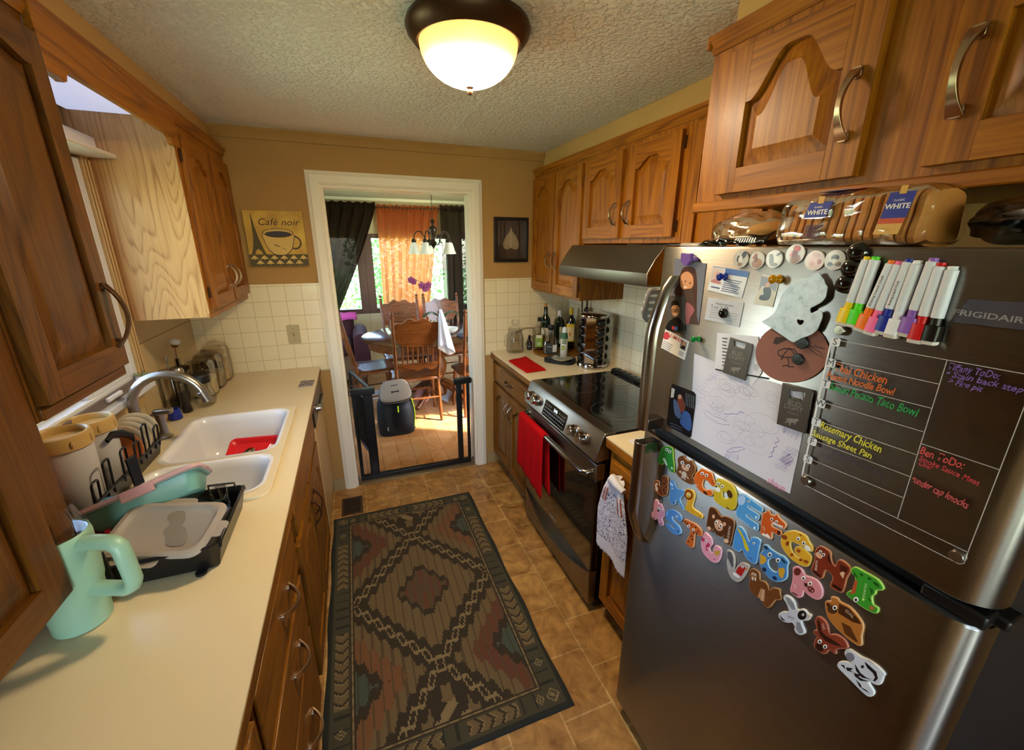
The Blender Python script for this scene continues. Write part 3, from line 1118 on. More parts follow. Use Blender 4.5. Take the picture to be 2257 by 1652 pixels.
# door
b = MB(cookglass)
b.box(rx + .012, rx + .054, RY0 + .006, RY1 - .006, .235, .70)
dr_ = b.build('oven_door', r, bevel=.004)
MB(stainless).box(rx + .008, rx + .054, RY0 + .003, RY1 - .003, .702, .782).build('door_top', dr_, bevel=.004)
b = MB(handle_steel)
hx = rx - .032
b.tube([(hx + .048, RY0 + .035, .738), (hx + .012, RY0 + .035, .736), (hx, RY0 + .055, .735), (hx, RY0 + .2, .735), (hx, RY1 - .2, .735), (hx, RY1 - .055, .735), (hx + .012, RY1 - .035, .736), (hx + .048, RY1 - .035, .738)], .0135, 12)
b.build('oven_handle', dr_, smooth=50)
# drawer with bowed pull lip
b = MB(stainless)
n = 24
y_ = lambda i: RY0 + .004 + (RY1 - RY0 - .008) * i / n
rings = []
for i in range(n + 1):
    t = i / n
    bw = sin(pi * t)
    lip = .024 * bw
    y = y_(i)
    top = .232
    zl = top - .072 * bw ** .8 - .004
    rings.append([(rx + .05, y, .05), (rx + .014, y, .05), (rx + .012, y, zl - .02), (rx + .012 - lip, y, zl), (rx + .010 - lip, y, zl + .006), (rx + .022, y, zl + .008), (rx + .022, y, top), (rx + .05, y, top)])
b.loft(rings, True, True, True)
b.build('storage_drawer', r, smooth=35)
MB(toe).box(rx + .06, XR - .05, RY0 + .02, RY1 - .02, 0, .05).build('base', r, smooth=None)
text('lettering', 'FRIGIDAIRE', frame((rx + .0119, 1.69, .262), (0, -1, 0), (0, 0, 1)), .016, greylab, dr_, .0003)

# ------------------------------------------------------------------ hood
HY0, HY1 = 1.392, 2.138
HY0, HY1 = 1.315, 2.04
hd = thing('range_hood', 'stainless range hood under the short cabinets', 'range hood', (1.3, 1.68, 1.51))
b = MB(stainless)
pr_h = [(XR - .012, 1.505), (1.048, 1.505), (1.044, 1.512), (1.044, 1.555), (1.075, 1.605), (1.115, 1.657), (XR - .012, 1.657)]
b.prism(pr_h, -HY1, -HY0, frame((0, 0, 0), (1, 0, 0), (0, 0, 1)))
b.build('canopy', hd, bevel=.004, smooth=30)
b = MB(plain('hood_filter', '#39342f', .5, metal=.6))
b.box(1.10, XR - .06, HY0 + .05, HY1 - .05, 1.498, 1.506)
b.build('filter', hd, smooth=None)

# ------------------------------------------------------------------ refrigerator
fr = thing('refrigerator', 'stainless top-freezer refrigerator covered with magnets and papers', 'refrigerator', (1.15, .54, 0))
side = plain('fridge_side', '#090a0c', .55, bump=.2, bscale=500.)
b = MB(side).box(.815, 1.47, FYN + .008, FYF - .006, .03, 1.635)
b.build('body', fr, bevel=.006)


def fdoor(name, z0, z1):
    b = MB(fridge_steel)
    r_ = .046
    pl = [(.812, FYF - .002), (FX + .012, FYF - .002), (FX + .003, FYF - .006), (FX, FYF - .016)]
    for i in range(1, 9):
        pl.append((FX + .0, FYF - .016 + (FYN + r_ - FYF + .016) * i / 9))
    for i in range(9):
        a = pi / 2 * i / 8
        pl.append((FX + r_ - r_ * cos(a), FYN + r_ - r_ * sin(a)))
    pl += [(.812, FYN)]
    rings = []
    for ins, z in ((.006, z0), (.0, z0 + .006), (0, z1 - .006), (.002, z1 - .002), (.006, z1)):
        rings.append([(p[0] + (ins if p[0] < .79 else 0), p[1] + (ins if p[1] < .3 else -ins if p[1] > .8 else 0), z) for p in pl])
    b.loft(rings, True, True, True)
    d = b.build(name, fr, smooth=35)
    MB(black).box(.806, .816, FYN + .012, FYF - .008, z0 + .01, z1 - .01).build('gasket', d, smooth=None)
    return d


fdoor_top = fdoor('freezer_door', 1.172, 1.654)
fdoor_low = fdoor('fresh_food_door', .06, 1.143)
MB(black).box(.790, .815, FYN + .01, FYF - .01, 1.140, 1.175).build('seam', fr, smooth=None)
b = MB(black).box(.766, .80, FYN + .002, FYN + .075, 1.146, 1.169)
b.box(.79, .83, FYN - .012, FYN + .05, 1.148, 1.167)
b.build('hinge', fr, bevel=.004)
MB(plain('fridge_grille', '#15120f', .5)).box(.80, .84, FYN + .01, FYF - .01, .012, .055).build('kick_grille', fr, bevel=.003)
b = MB(plain('hinge_cover', '#8b847b', .4)).box(.80, .88, FYF - .09, FYF - .012, 1.636, 1.662)
b.build('hinge_cover', fr, bevel=.006)


def fhandle(parent, z0, z1, flip, name='handle'):
    """blade handle: stands off at the split, sweeps back into the door at its other end"""
    b = MB(handle_steel)
    n = 16
    yc = FYF - .062
    rings = []
    for i in range(n + 1):
        t = i / n
        zz = z0 + (z1 - z0) * t
        k = t if not flip else 1 - t
        off = .056 * min(1., (1 - k) / .34) ** .55 if k > .66 else .056
        if k >= 1: off = .003
        wd = .019 - .004 * max(0, (k - .7) / .3)
        x = FX - off
        rings.append([(x + .004, yc - wd, zz), (x - .006, yc - wd * .8, zz), (x - .012, yc - wd * .3, zz), (x - .012, yc + wd * .4, zz), (x - .006, yc + wd * .95, zz), (x + .004, yc + wd, zz), (x + .010, yc + wd * .5, zz), (x + .010, yc - wd * .5, zz)])
    b.loft(rings, True, True, True)
    zb = z0 if not flip else z1
    zz = (zb, zb + .03) if not flip else (zb - .03, zb)
    b.box(FX - .05, FX + .004, yc - .016, yc + .016, *zz)
    return b.build(name, parent, smooth=55, bevel=.001)


fhandle(fdoor_top, 1.178, 1.585, False)
fhandle(fdoor_low, .80, 1.138, True)

# ================================================================== ceiling lamp
LC = V((.383, 1.36, H))


def glowglass():
    m, t, b = nodes('frosted_lamp_glass')
    b.inputs['Base Color'].default_value = (*lin('#e8c890'), 1)
    b.inputs['Roughness'].default_value = .35
    tc = N(t, 'TexCoord')
    sp = N(t, 'SeparateXYZ')
    t.links.new(tc.outputs['Object'], sp.inputs[0])
    # two bulbs inside: hot spots that fade towards the rim of the bowl
    cb = N(t, 'CombineXYZ')
    t.links.new(sp.outputs[0], cb.inputs[0]); t.links.new(sp.outputs[1], cb.inputs[1])
    ln_ = N(t, 'VectorMath', operation='LENGTH')
    t.links.new(cb.outputs[0], ln_.inputs[0])
    mr = N(t, 'MapRange', interpolation_type='SMOOTHSTEP')
    mr.inputs['From Min'].default_value = .152
    mr.inputs['From Max'].default_value = .05
    t.links.new(ln_.outputs['Value'], mr.inputs['Value'])
    cr = ramp(t, [(0., (1., .42, .10)), (.35, (1., .60, .22)), (1., (1., .83, .57))])
    t.links.new(mr.outputs[0], cr.inputs[0])
    pw = N(t, 'Math', operation='POWER')
    pw.inputs[1].default_value = 2.3
    t.links.new(mr.outputs[0], pw.inputs[0])
    ml = N(t, 'Math', operation='MULTIPLY_ADD')
    ml.inputs[1].default_value = 250.
    ml.inputs[2].default_value = 1.5
    t.links.new(pw.outputs[0], ml.inputs[0])
    t.links.new(cr.outputs[0], b.inputs['Emission Color'])
    t.links.new(ml.outputs[0], b.inputs['Emission Strength'])
    return m


l = thing('ceiling_light', 'round flush ceiling lamp with frosted glass bowl and dark bronze rim', 'ceiling lamp', LC)
b = MB(darkmetal)
b.lathe([(.06, 0), (.172, -.0005), (.176, -.012), (.172, -.026), (.160, -.040), (.148, -.050), (.142, -.048), (.138, -.030), (.06, -.02)], LC, 48)
b.build('rim', l, smooth=35)
b = MB(glowglass())
b.lathe([(.140 * cos(a), -.046 - .105 * sin(a)) for a in [R_(k * 7.5) for k in range(12)]] + [(.0001, -.151)], (0, 0, 0), 48)
b.build('glass_bowl', l, smooth=80, world=False)
MB(darkmetal).lathe([(.0001, -.172), (.005, -.170), (.009, -.163), (.006, -.157), (.012, -.152), (.004, -.148)], LC, 16).build('finial', l, smooth=60)

# ================================================================== dining room beyond the doorway
D2, DF = D + .12, 6.28
DXL, DXR = -1.3, 2.7
struct(MB(lam).box(DXL - .1, DXR + .1, D + .06, DF + .12, -.05, 0).build('floor_dining', smooth=None))
cream = plain('dining_ceiling', '#cfc8b4', .6)
struct(MB(cream).box(DXL - .1, DXR + .1, D2, DF + .12, H + .01, H + .08).build('ceiling_dining', smooth=None))
groove = tilemat('grooved_panel', 'xz', .20, 6., .003, '#b3a47c', '#ae9f78', '#8b7e5a', rough=.5, bump=.4)
QX = [(-.75, .15), (.27, 1.41), (1.54, 2.35)]
QZ0, QZ1 = .76, 1.77
b = MB(groove)
xs = [DXL - .1] + [v for q in QX for v in q] + [DXR + .1]
b.box(DXL - .1, DXR + .1, DF, DF + .12, 0, QZ0).box(DXL - .1, DXR + .1, DF, DF + .12, QZ1, H + .02)
b.box(DXL - .1, QX[0][0], DF, DF + .12, QZ0, QZ1).box(QX[2][1], DXR + .1, DF, DF + .12, QZ0, QZ1)
struct(b.build('wall_dining_far', smooth=None))
b = MB(plain('dining_wall', '#a89468', .6))
b.box(DXL - .1, DXL, D2, 4.0, 0, H + .02).box(DXL - .1, DXL, 5.4, DF, 0, H + .02).box(DXL - .1, DXL, 4.0, 5.4, 0, .8).box(DXL - .1, DXL, 4.0, 5.4, 2.0, H + .02)
struct(b.build('wall_dining_left', smooth=None))
struct(MB(plain('dining_wall', '#a89468', .6)).box(DXR, DXR + .1, D2, DF, 0, H + .02).build('wall_dining_right', smooth=None))
struct(MB(white_trim).box(DXL, DXR, DF - .03, DF, H - .03, H + .011).build('trim_9', bevel=.008))
wood_dark = plain('window_wood', '#4a2c17', .4, var=.15)
for k, (xa, xb) in enumerate(QX):
    w = struct(thing('window_%d' % (k + 3), None, None, ((xa + xb) / 2, DF, (QZ0 + QZ1) / 2)))
    b = MB(wood_dark)
    fw = .045
    b.box(xa - .06, xa + fw, DF - .02, DF + .09, QZ0 - .04, QZ1 + .03).box(xb - fw, xb + .06, DF - .02, DF + .09, QZ0 - .04, QZ1 + .03)
    b.box(xa + fw, xb - fw, DF - .02, DF + .09, QZ0 - .04, QZ0 + fw * .6).box(xa + fw, xb - fw, DF - .02, DF + .09, QZ1 - fw * .6, QZ1 + .03)
    b.build('window_frame', w, bevel=.003)
    MB(film).box(xa + fw, xb - fw, DF + .04, DF + .044, QZ0 + fw * .6, QZ1 - fw * .6).build('pane', w, smooth=None)
w = struct(thing('window_6', None, None, (DXL - .05, 4.7, 1.4)))
b = MB(wood_dark)
b.box(DXL - .09, DXL + .02, 3.96, 4.04, .76, 2.04).box(DXL - .09, DXL + .02, 5.36, 5.44, .76, 2.04).box(DXL - .09, DXL + .02, 4.04, 5.36, .76, .84).box(DXL - .09, DXL + .02, 4.04, 5.36, 1.96, 2.04)
b.build('window_frame', w, bevel=.003)
MB(film).box(DXL - .05, DXL - .046, 4.04, 5.36, .84, 1.96).build('pane', w, smooth=None)


def cloth(name, col, opaque, trl=.5, rough=.8):
    """woven fabric: threads diffuse and glow through, the gaps let the view pass"""
    m = bpy.data.materials.new(name)
    m.use_nodes = True
    t = m.node_tree
    t.nodes.clear()
    out = N(t, 'OutputMaterial')
    df = N(t, 'BsdfDiffuse'); df.inputs[0].default_value = (*lin(col), 1)
    tr = N(t, 'BsdfTranslucent'); tr.inputs[0].default_value = (*lin(col), 1)
    tp = N(t, 'BsdfTransparent')
    m1 = N(t, 'MixShader'); m1.inputs[0].default_value = trl
    t.links.new(df.outputs[0], m1.inputs[1]); t.links.new(tr.outputs[0], m1.inputs[2])
    m2 = N(t, 'MixShader'); m2.inputs[0].default_value = opaque
    t.links.new(tp.outputs[0], m2.inputs[1]); t.links.new(m1.outputs[0], m2.inputs[2])
    t.links.new(m2.outputs[0], out.inputs[0])
    return m


dark_cloth = cloth('dark_curtain', '#2c2119', .995, .35)
dark_sheer = cloth('dark_sheer', '#3a2d24', .92, .4)
orange_sheer = cloth('orange_sheer', '#cf7a4a', .965, .75)


def curtain(name, label, m, xt0, xt1, xb0, xb1, y, zt, zb, waves, amp, pull=0.):
    """hung fabric with folds; bottom edges may be drawn aside"""
    ph = RND.random() * 6

    def fn(u, v):
        k = v ** (1.15 if pull else 1)
        x = (xt0 + (xt1 - xt0) * u) * (1 - k) + (xb0 + (xb1 - xb0) * u) * k
        a = amp * (.6 + .6 * v)
        w_ = sin(u * waves * 2 * pi + ph) + .5 * sin(u * waves * 4.3 * pi + 2 * v + ph)
        z = zt + (zb - zt) * v + (.012 * sin(u * waves * 6 * pi) if v == 0 else 0)
        return (x, y + a * w_ - pull * v * .05, z)
    b = MB(m)
    b.surf(fn, 110, 16)
    c = thing(name, label, 'curtain', ((xt0 + xt1) / 2, y, zt))
    b.build('fabric', c, smooth=80)
    hb = MB(m)
    hb.surf(lambda u, v: (xt0 + (xt1 - xt0) * u, y + .018 * sin(u * waves * 5 * pi) - .008, zt - .05 + .085 * v + .008 * sin(u * waves * 9)), 110, 2)
    hb.build('ruffle_heading', c, smooth=80)
    return c


curtain('curtain', 'dark brown curtain drawn aside to the left of the dining window', dark_cloth, -.75, .40, -.72, -.28, 6.14, 2.15, .62, 8, .036, 1.)
curtain('sheer_curtain', 'rust orange sheer hanging in the middle of the dining window', orange_sheer, .41, 1.24, .40, 1.02, 6.17, 2.13, .55, 7, .030)
curtain('curtain', 'dark brown see-through curtain on the right of the dining window', dark_sheer, 1.25, 2.45, 1.25, 2.45, 6.14, 2.15, .35, 11, .034)
b = MB(darkmetal).cyl((-.8, 6.155, 2.13), (2.5, 6.155, 2.13), .009, n=10)
b.box(-.7, -.69, 6.15, DF, 2.12, 2.14).box(2.4, 2.41, 6.15, DF, 2.12, 2.14)
tag(b.build('curtain_rod', origin=(.85, 6.155, 2.13)), 'thin dark rod carrying the dining room curtains', 'curtain rod')

# ---- outdoors behind the panes
lawn = plain('lawn', '#a8bc84', .9, var=.25)
struct(MB(lawn).box(-30, 30, -30, 40, -.62, -.55).build('ground_outside', smooth=None))
leafm = [plain('leaf_' + str(k), c, .6, var=.2) for k, c in enumerate(('#4f9436', '#7fb25a', '#448036'))]


def shrub(x, y, r, h, n, label, m):
    t_ = thing('shrub', label, 'shrub', (x, y, -.55), group=None)
    b = MB(m)
    rr = random.Random(int(x * 100 + y * 10))
    for i in range(n):
        while True:
            p = V((rr.uniform(-1, 1), rr.uniform(-1, 1), rr.uniform(-1, 1)))
            if .35 < p.length < 1: break
        c = V((x + p.x * r, y + p.y * r, -.55 + h * .52 + p.z * h * .5))
        a = V((rr.uniform(-1, 1), rr.uniform(-1, 1), rr.uniform(-.6, .6))).normalized()
        d = a.cross(V((rr.uniform(-1, 1), rr.uniform(-1, 1), rr.uniform(-1, 1)))).normalized()
        s = rr.uniform(.03, .065)
        b.add([c - a * s, c + d * s * .5, c + a * s, c - d * s * .5], [(0, 1, 2, 3)])
    b.build('foliage', t_, smooth=None)['kind'] = 'stuff'
    MB(wood_dark).cyl((x, y, -.57), (x, y, -.5 + h * .4), .06, .03).build('stem', t_)


shrub(.9, 9.2, 1.0, 3.6, 5200, 'tall green shrub outside, seen left of the rust sheer', leafm[0])
shrub(3.2, 8.9, 1.1, 3.0, 5200, 'green shrub outside behind the right dark curtain', leafm[2])
shrub(-.5, 8.6, .55, 1.9, 2400, 'low pale bush outside behind the left curtain edge', leafm[1])

# ---- table, chairs
TCX, TCY = .79, 4.40
t_ = thing('dining_table', 'oval dark oak dining table under the chandelier', 'table', (TCX, TCY, 0))
topm = oak('table_top_oak', 'x', '#2a1409', '#4a260e', '#5c3414', rough=.12, coat=.7)
b = MB(topm)
el = lambda k, z, n=56: [(TCX + (.76 - k) * cos(2 * pi * i / n), TCY + (.565 - k) * sin(2 * pi * i / n), z) for i in range(n)]
b.loft([el(.02, .728), el(.0, .735), el(0., .752), el(.012, .76)], True, True, True)
b.build('tabletop', t_, smooth=35)
MB(M['chairx']).loft([el(.07, .64), el(.07, .73)], True, True, False).loft([el(.09, .73), el(.09, .64)], True).build('apron', t_, smooth=40)
b = MB(M['chairz'])
b.lathe([(.09, .06), (.10, .10), (.075, .18), (.06, .24), (.10, .34), (.11, .42), (.07, .52), (.065, .60), (.12, .645)], (TCX, TCY, 0), 24)
b.build('pedestal', t_, smooth=60)
for a in (45, 135, 225, 315):
    q = V((cos(R_(a)), sin(R_(a)), 0))
    o_ = V((TCX, TCY, 0))
    MB(M['chairz']).tube([o_ + q * .07 + V((0, 0, .20)), o_ + q * .20 + V((0, 0, .15)), o_ + q * .34 + V((0, 0, .05)), o_ + q * .40 + V((0, 0, .022))], [.04, .036, .028, .024], 10).build('foot', t_)


def chair(label, loc, rz):
    c = thing('dining_chair', label, 'chair', (0, 0, 0), 0, 'pressed-back chairs around the dining table')
    b = MB(M['chairx'])
    sp = bez([(-.20, -.17), (.20, -.17), (.225, .05), (.21, .19), (0, .215), (-.21, .19), (-.225, .05)], 6)
    b.loft([[(x * .96, y * .96, .432) for x, y in sp], [(x, y, .437) for x, y in sp], [(x, y, .452) for x, y in sp], [(x * .95, y * .95, .462) for x, y in sp], [(x * .5, y * .5, .454) for x, y in sp]], True, True, True)
    b.build('seat', c, smooth=50)
    for s in (-1, 1):
        b = MB(M['chairz'])
        b.turned((s * .195, -.165, .44), (s * .205, -.285, 1.065), [(.016, 0), (.019, .05), (.014, .10), (.018, .16), (.016, .3), (.018, .34), (.0155, .5), (.017, .95), (.013, .965), (.019, .985), (.012, 1.0)])
        b.ball((s * .2055, -.289, 1.085), .018, 10, 6)
        b.build('post', c, smooth=50)
        MB(M['chairz']).turned((s * .20, -.185, 0), (s * .185, -.15, .44), [(.012, 0), (.016, .1), (.014, .2), (.02, .35), (.016, .5), (.021, .75), (.016, 1)]).build('leg', c, smooth=50)
        MB(M['chairz']).turned((s * .205, .20, 0), (s * .18, .16, .44), [(.012, 0), (.016, .1), (.014, .2), (.022, .4), (.015, .5), (.022, .75), (.016, 1)]).build('leg', c, smooth=50)
        MB(M['chairy']).cyl((s * .195, -.17, .19), (s * .197, .18, .19), .009, .009, 8).build('stretcher', c)
    MB(M['chairx']).cyl((-.20, .19, .23), (.20, .19, .23), .0105, .0105, 8).build('stretcher', c)
    MB(M['chairx']).cyl((-.195, -.175, .25), (.195, -.175, .25), .009, .009, 8).build('stretcher', c)

    def board(name, pts, z0, tilt):
        b = MB(M['chairx'])
        n = 40
        top, bot = pts
        rings = []
        for i in range(n + 1):
            u = i / n
            x = -.193 + .386 * u
            zt, zb = top(u), bot(u)
            yb = lambda z: -.165 - (z - .44) * .192 - .02 * sin(pi * u)
            rings.append([(x, yb(zb) - .009, zb), (x, yb(zb) + .009, zb), (x, yb(zt) + .009, zt), (x, yb(zt) - .009, zt)])
        b.loft(rings, True, True, True)
        return b.build(name, c, smooth=40)
    crest_top = lambda u: .985 + .048 * sin(pi * u) ** .7 + .012 * cos(u * 6 * pi) * (1 if .08 < u < .92 else .5)
    crest_bot = lambda u: .80 - .025 * sin(pi * u) + .016 * max(0, (abs(u - .5) - .36) / .14) * 4
    board('crest_rail', (crest_top, crest_bot), 0, 0)
    board('lower_rail', (lambda u: .615, lambda u: .55 + .012 * cos(u * 6 * pi)), 0, 0)
    for i in range(7):
        x = -.135 + .045 * i
        b = MB(M['chairz'])
        b.turned((x, -.199 - .016, .61), (x, -.233 - .02, .80), [(.007, 0), (.010, .2), (.006, .45), (.010, .7), (.007, 1)], 8)
        b.build('spindle', c, smooth=60)
    c.location = loc
    c.rotation_euler = (0, 0, rz)
    return c


ch = chair('pressed-back oak chair nearest the doorway with a white towel on its post', (.50, 3.97, 0), 0)
dup(ch, (1.125, 3.97, 0), R_(4), 'pressed-back oak chair right of the towel chair, cut off by the door casing')
dup(ch, (.115, 4.38, 0), R_(-90 + 6), 'pressed-back oak chair at the left end of the table, seen from its side')
dup(ch, (.50, 4.77, 0), R_(180), 'pressed-back oak chair across the table in front of the rust sheer')
dup(ch, (1.0, 4.78, 0), R_(182), 'pressed-back oak chair across the table behind the orchid leaves')

# towel on the near chair's post
towel_m = plain('white_towel', '#cfd2e2', .9, bump=.3, bscale=300., sheen=.05)
b = MB(towel_m)


def tw(u, v):
    a = u * 2 * pi
    r = .012 + .075 * v ** .8
    z = 1.112 - .37 * v - (.05 * sin(a * 1.0 + .6) * v * v)
    return (.715 + .035 * v + r * .75 * cos(a) + .012 * cos(3 * a) * v, 3.672 - .03 * v + r * .45 * sin(a) + .008 * sin(5 * a) * v, z)


b.surf(tw, 28, 14)
tag(b.build('towel', origin=(.72, 3.64, 1.1), smooth=70, solid=.003), 'white towel hung over a chair post', 'towel')

# chandelier
cx, cy = .81, 4.35
c = thing('chandelier', 'five-arm dark chandelier with white bell glass shades', 'chandelier', (cx, cy, H))
cm = plain('chandelier_metal', '#2b1d14', .35, metal=.5)
bellm = plain('bell_glass', '#d9d6c8', .3, trans=.35, ior=1.3)
MB(cm).lathe([(.055, 0), (.055, -.01), (.02, -.03), (.004, -.034)], (cx, cy, H + .01), 20).build('ceiling_canopy', c, smooth=40)
b = MB(cm)
zz = H - .024
k = 0
while zz > 1.90:
    pts = [(cx + (.007 * cos(a) if k % 2 else 0), cy + (0 if k % 2 else .007 * cos(a)), zz - .013 + .013 * sin(a)) for a in [2 * pi * i / 8 for i in range(8)]]
    b.tube(pts, .002, 5, True)
    zz -= .021
    k += 1
b.build('chain', c, smooth=60)
b = MB(cm)
b.lathe([(.004, 1.905), (.010, 1.895), (.028, 1.878), (.012, 1.86), (.010, 1.845), (.034, 1.825), (.042, 1.80), (.030, 1.765), (.018, 1.72), (.024, 1.69), (.036, 1.67), (.022, 1.65), (.010, 1.635), (.004, 1.62)], (cx, cy, 0), 20)
b.build('stem', c, smooth=50)
for i in range(5):
    a = 2 * pi * i / 5 + .35
    q = V((cos(a), sin(a), 0))
    o_ = V((cx, cy, 0))
    ab = MB(cm)
    pts = [o_ + q * r_ + V((0, 0, z)) for r_, z in ((.015, 1.67), (.05, 1.655), (.075, 1.68), (.09, 1.74), (.12, 1.785), (.155, 1.785), (.18, 1.76), (.192, 1.715))]
    ab.tube(pts, .0055, 7)
    s_ = [o_ + q * r_ + V((0, 0, z)) for r_, z in ((.06, 1.665), (.09, 1.65), (.10, 1.675), (.08, 1.69), (.07, 1.675))]
    ab.tube(s_, .0035, 6)
    arm = ab.build('arm', c, smooth=60)
    e = o_ + q * .194
    MB(cm).lathe([(.012, 1.715), (.022, 1.70), (.024, 1.68), (.018, 1.675)], e, 14).build('socket', arm, smooth=50)
    MB(bellm).lathe([(.022, 1.682), (.030, 1.665), (.040, 1.63), (.048, 1.60), (.062, 1.572), (.059, 1.572), (.045, 1.60), (.036, 1.632), (.026, 1.664)], e, 22).build('glass_shade', arm, smooth=60)

# orchid in a glass pot
ox, oy = .90, 4.55
o = thing('potted_orchid', 'purple orchid in a glass pot on the dining table', 'plant', (ox, oy, .76))
MB(clear).lathe([(.045, .762), (.05, .77), (.062, .86), (.064, .885), (.060, .885), (.057, .86), (.046, .776), (.0001, .774)], (ox, oy, 0), 24).build('pot', o, smooth=50)
MB(plain('bark', '#4d3320', .9)).lathe([(.0001, .777), (.043, .778), (.054, .85), (.0001, .865)], (ox, oy, 0), 18).build('potting_bark', o, smooth=50)
lm = plain('orchid_leaf', '#2c4a20', .4)
for a, ln_ in ((200, .26), (160, .22), (20, .24), (340, .20), (270, .17), (90, .18)):
    q = V((cos(R_(a)), sin(R_(a)), 0))
    pr_ = V((-q.y, q.x, 0))
    b = MB(lm)
    b.surf(lambda u, v: V((ox, oy, .87)) + q * ln_ * v + pr_ * (u - .5) * .055 * sin(pi * min(.97, v * .9 + .12)) + V((0, 0, .10 * sin(pi * v * .8) - .04 * v + .012 * abs(u - .5))), 4, 10)
    b.build('leaf', o, smooth=70, solid=.002)
sm = plain('orchid_stem', '#4b5a2c', .5)
st = [(ox, oy, .87), (ox - .03, oy, 1.0), (ox - .08, oy, 1.13), (ox - .14, oy, 1.24), (ox - .20, oy + .0, 1.285), (ox - .29, oy, 1.30)]
MB(sm).tube(bez(st, 4, False) if False else st, .003, 6).build('flower_stem', o, smooth=60)
MB(sm).tube([(ox + .01, oy, .87), (ox - .01, oy, 1.1), (ox - .08, oy + .01, 1.35), (ox - .12, oy + .01, 1.47)], .002, 6).build('support_stick', o)
fm = plain('orchid_petal', '#6e1f4a', .55)
for (px_, pz_) in ((-.145, 1.225), (-.175, 1.235), (-.205, 1.245), (-.13, 1.25), (-.17, 1.21), (-.31, 1.305), (-.285, 1.29)):
    b = MB(fm)
    for k in range(5):
        a = 2 * pi * k / 5 + .3
        b.ball((ox + px_ + .02 * cos(a), oy - .01, pz_ + .02 * sin(a)), .018, 8, 5, (1, .3, 1))
    b.ball((ox + px_, oy - .02, pz_), .009, 8, 5)
    b.build('blossom', o, smooth=80)

lap = thing('laptop', 'closed dark laptop lying on the right of the dining table', 'laptop', (1.12, 4.08, .762))
MB(plain('laptop_grey', '#2a2c33', .35)).prism(rrect(.30, .20, .015, 4, 1.12, 4.08), .7605, .775, T).build('base', lap, bevel=.002)
MB(plain('laptop_lid', '#454852', .3)).prism(rrect(.298, .198, .015, 4, 1.12, 4.08), .7755, .782, T).build('lid', lap, bevel=.002)
tag(MB(plain('pink_card', '#d86aa6', .5)).prism(rrect(.09, .05, .004, 2, 1.06, 4.03), .7822, .7832, T).build('note_card', origin=(1.06, 4.03, .782), smooth=None), 'small pink card lying on the laptop', 'card')
bw = MB(plain('bowl_white', '#c8c4b6', .25))
bw.lathe([(.03, .7605), (.05, .765), (.085, .80), (.09, .82), (.086, .82), (.08, .80), (.045, .77), (.0001, .768)], (.93, 4.30, 0), 28)
tag(bw.build('bowl', origin=(.93, 4.30, .762), smooth=60), 'shallow pale bowl on the dining table behind the towel', 'bowl')

# sofa end with a pink throw under the window
so = thing('armchair', 'maroon armchair below the left dining curtain', 'armchair', (-.32, 5.45, 0))
mar = plain('maroon_cloth', '#3a1118', .85, bump=.3, bscale=250., sheen=.05)
beige = plain('beige_cloth', '#6d5238', .85, bump=.3, bscale=250.)
MB(beige).box(-.70, .08, 5.12, 5.80, .10, .40).build('seat_base', so, bevel=.03)
MB(mar).box(-.58, -.06, 5.08, 5.62, .40, .54).build('seat_cushion', so, bevel=.05, seg=3)
MB(mar).box(-.62, -.02, 5.62, 5.86, .36, .80).build('backrest', so, bevel=.07, seg=4)
for x in (-.66, .04):
    MB(mar).prism(rrect(.18, .40, .085, 6, x, .46), -5.78, -5.08, frame((0, 0, 0), (1, 0, 0), (0, 0, 1))).build('arm', so, bevel=.02)
for x in (-.66, .04):
    for y in (5.16, 5.76):
        MB(wood_dark).cyl((x, y, 0), (x, y, .11), .02, .028, 10).build('leg', so)
b = MB(plain('pink_fleece', '#c0488f', .95, bump=.5, bscale=200., sheen=.08))
b.surf(lambda u, v: (-.60 + .62 * u, 5.60 + .28 * v, .815 + .022 * sin(u * 9) * sin(v * 5 + 1) - .09 * max(0, abs(v - .5) - .36) * 6), 24, 10)
tag(b.build('throw_blanket', origin=(-.3, 5.7, .8), smooth=70, solid=.012), 'pink throw blanket over the armchair back', 'blanket')

# backpack on the floor by the gate
bpx, bpy_ = .258, 3.665
p = thing('backpack', 'black school backpack with grey lid and neon stripe, standing behind the gate', 'backpack', (bpx, bpy_, 0))
blk = plain('backpack_black', '#060607', .8, bump=.4, bscale=180.)
nav = plain('backpack_navy', '#0e1119', .6, bump=.3, bscale=180.)
gry = plain('backpack_grey', '#7c7062', .75, bump=.3, bscale=200.)
neon = plain('neon_green', '#b8e018', .6)


ccw2 = lambda p: p if sum(p[i - 1][0] * p[i][1] - p[i][0] * p[i - 1][1] for i in range(len(p))) > 0 else p[::-1]


def bpring(z, w, d, dx=0., dy=0.):
    return [(bpx + dx + q[0], bpy_ + dy + q[1], z) for q in rrect(w, d, min(w, d) * .38, 6)]


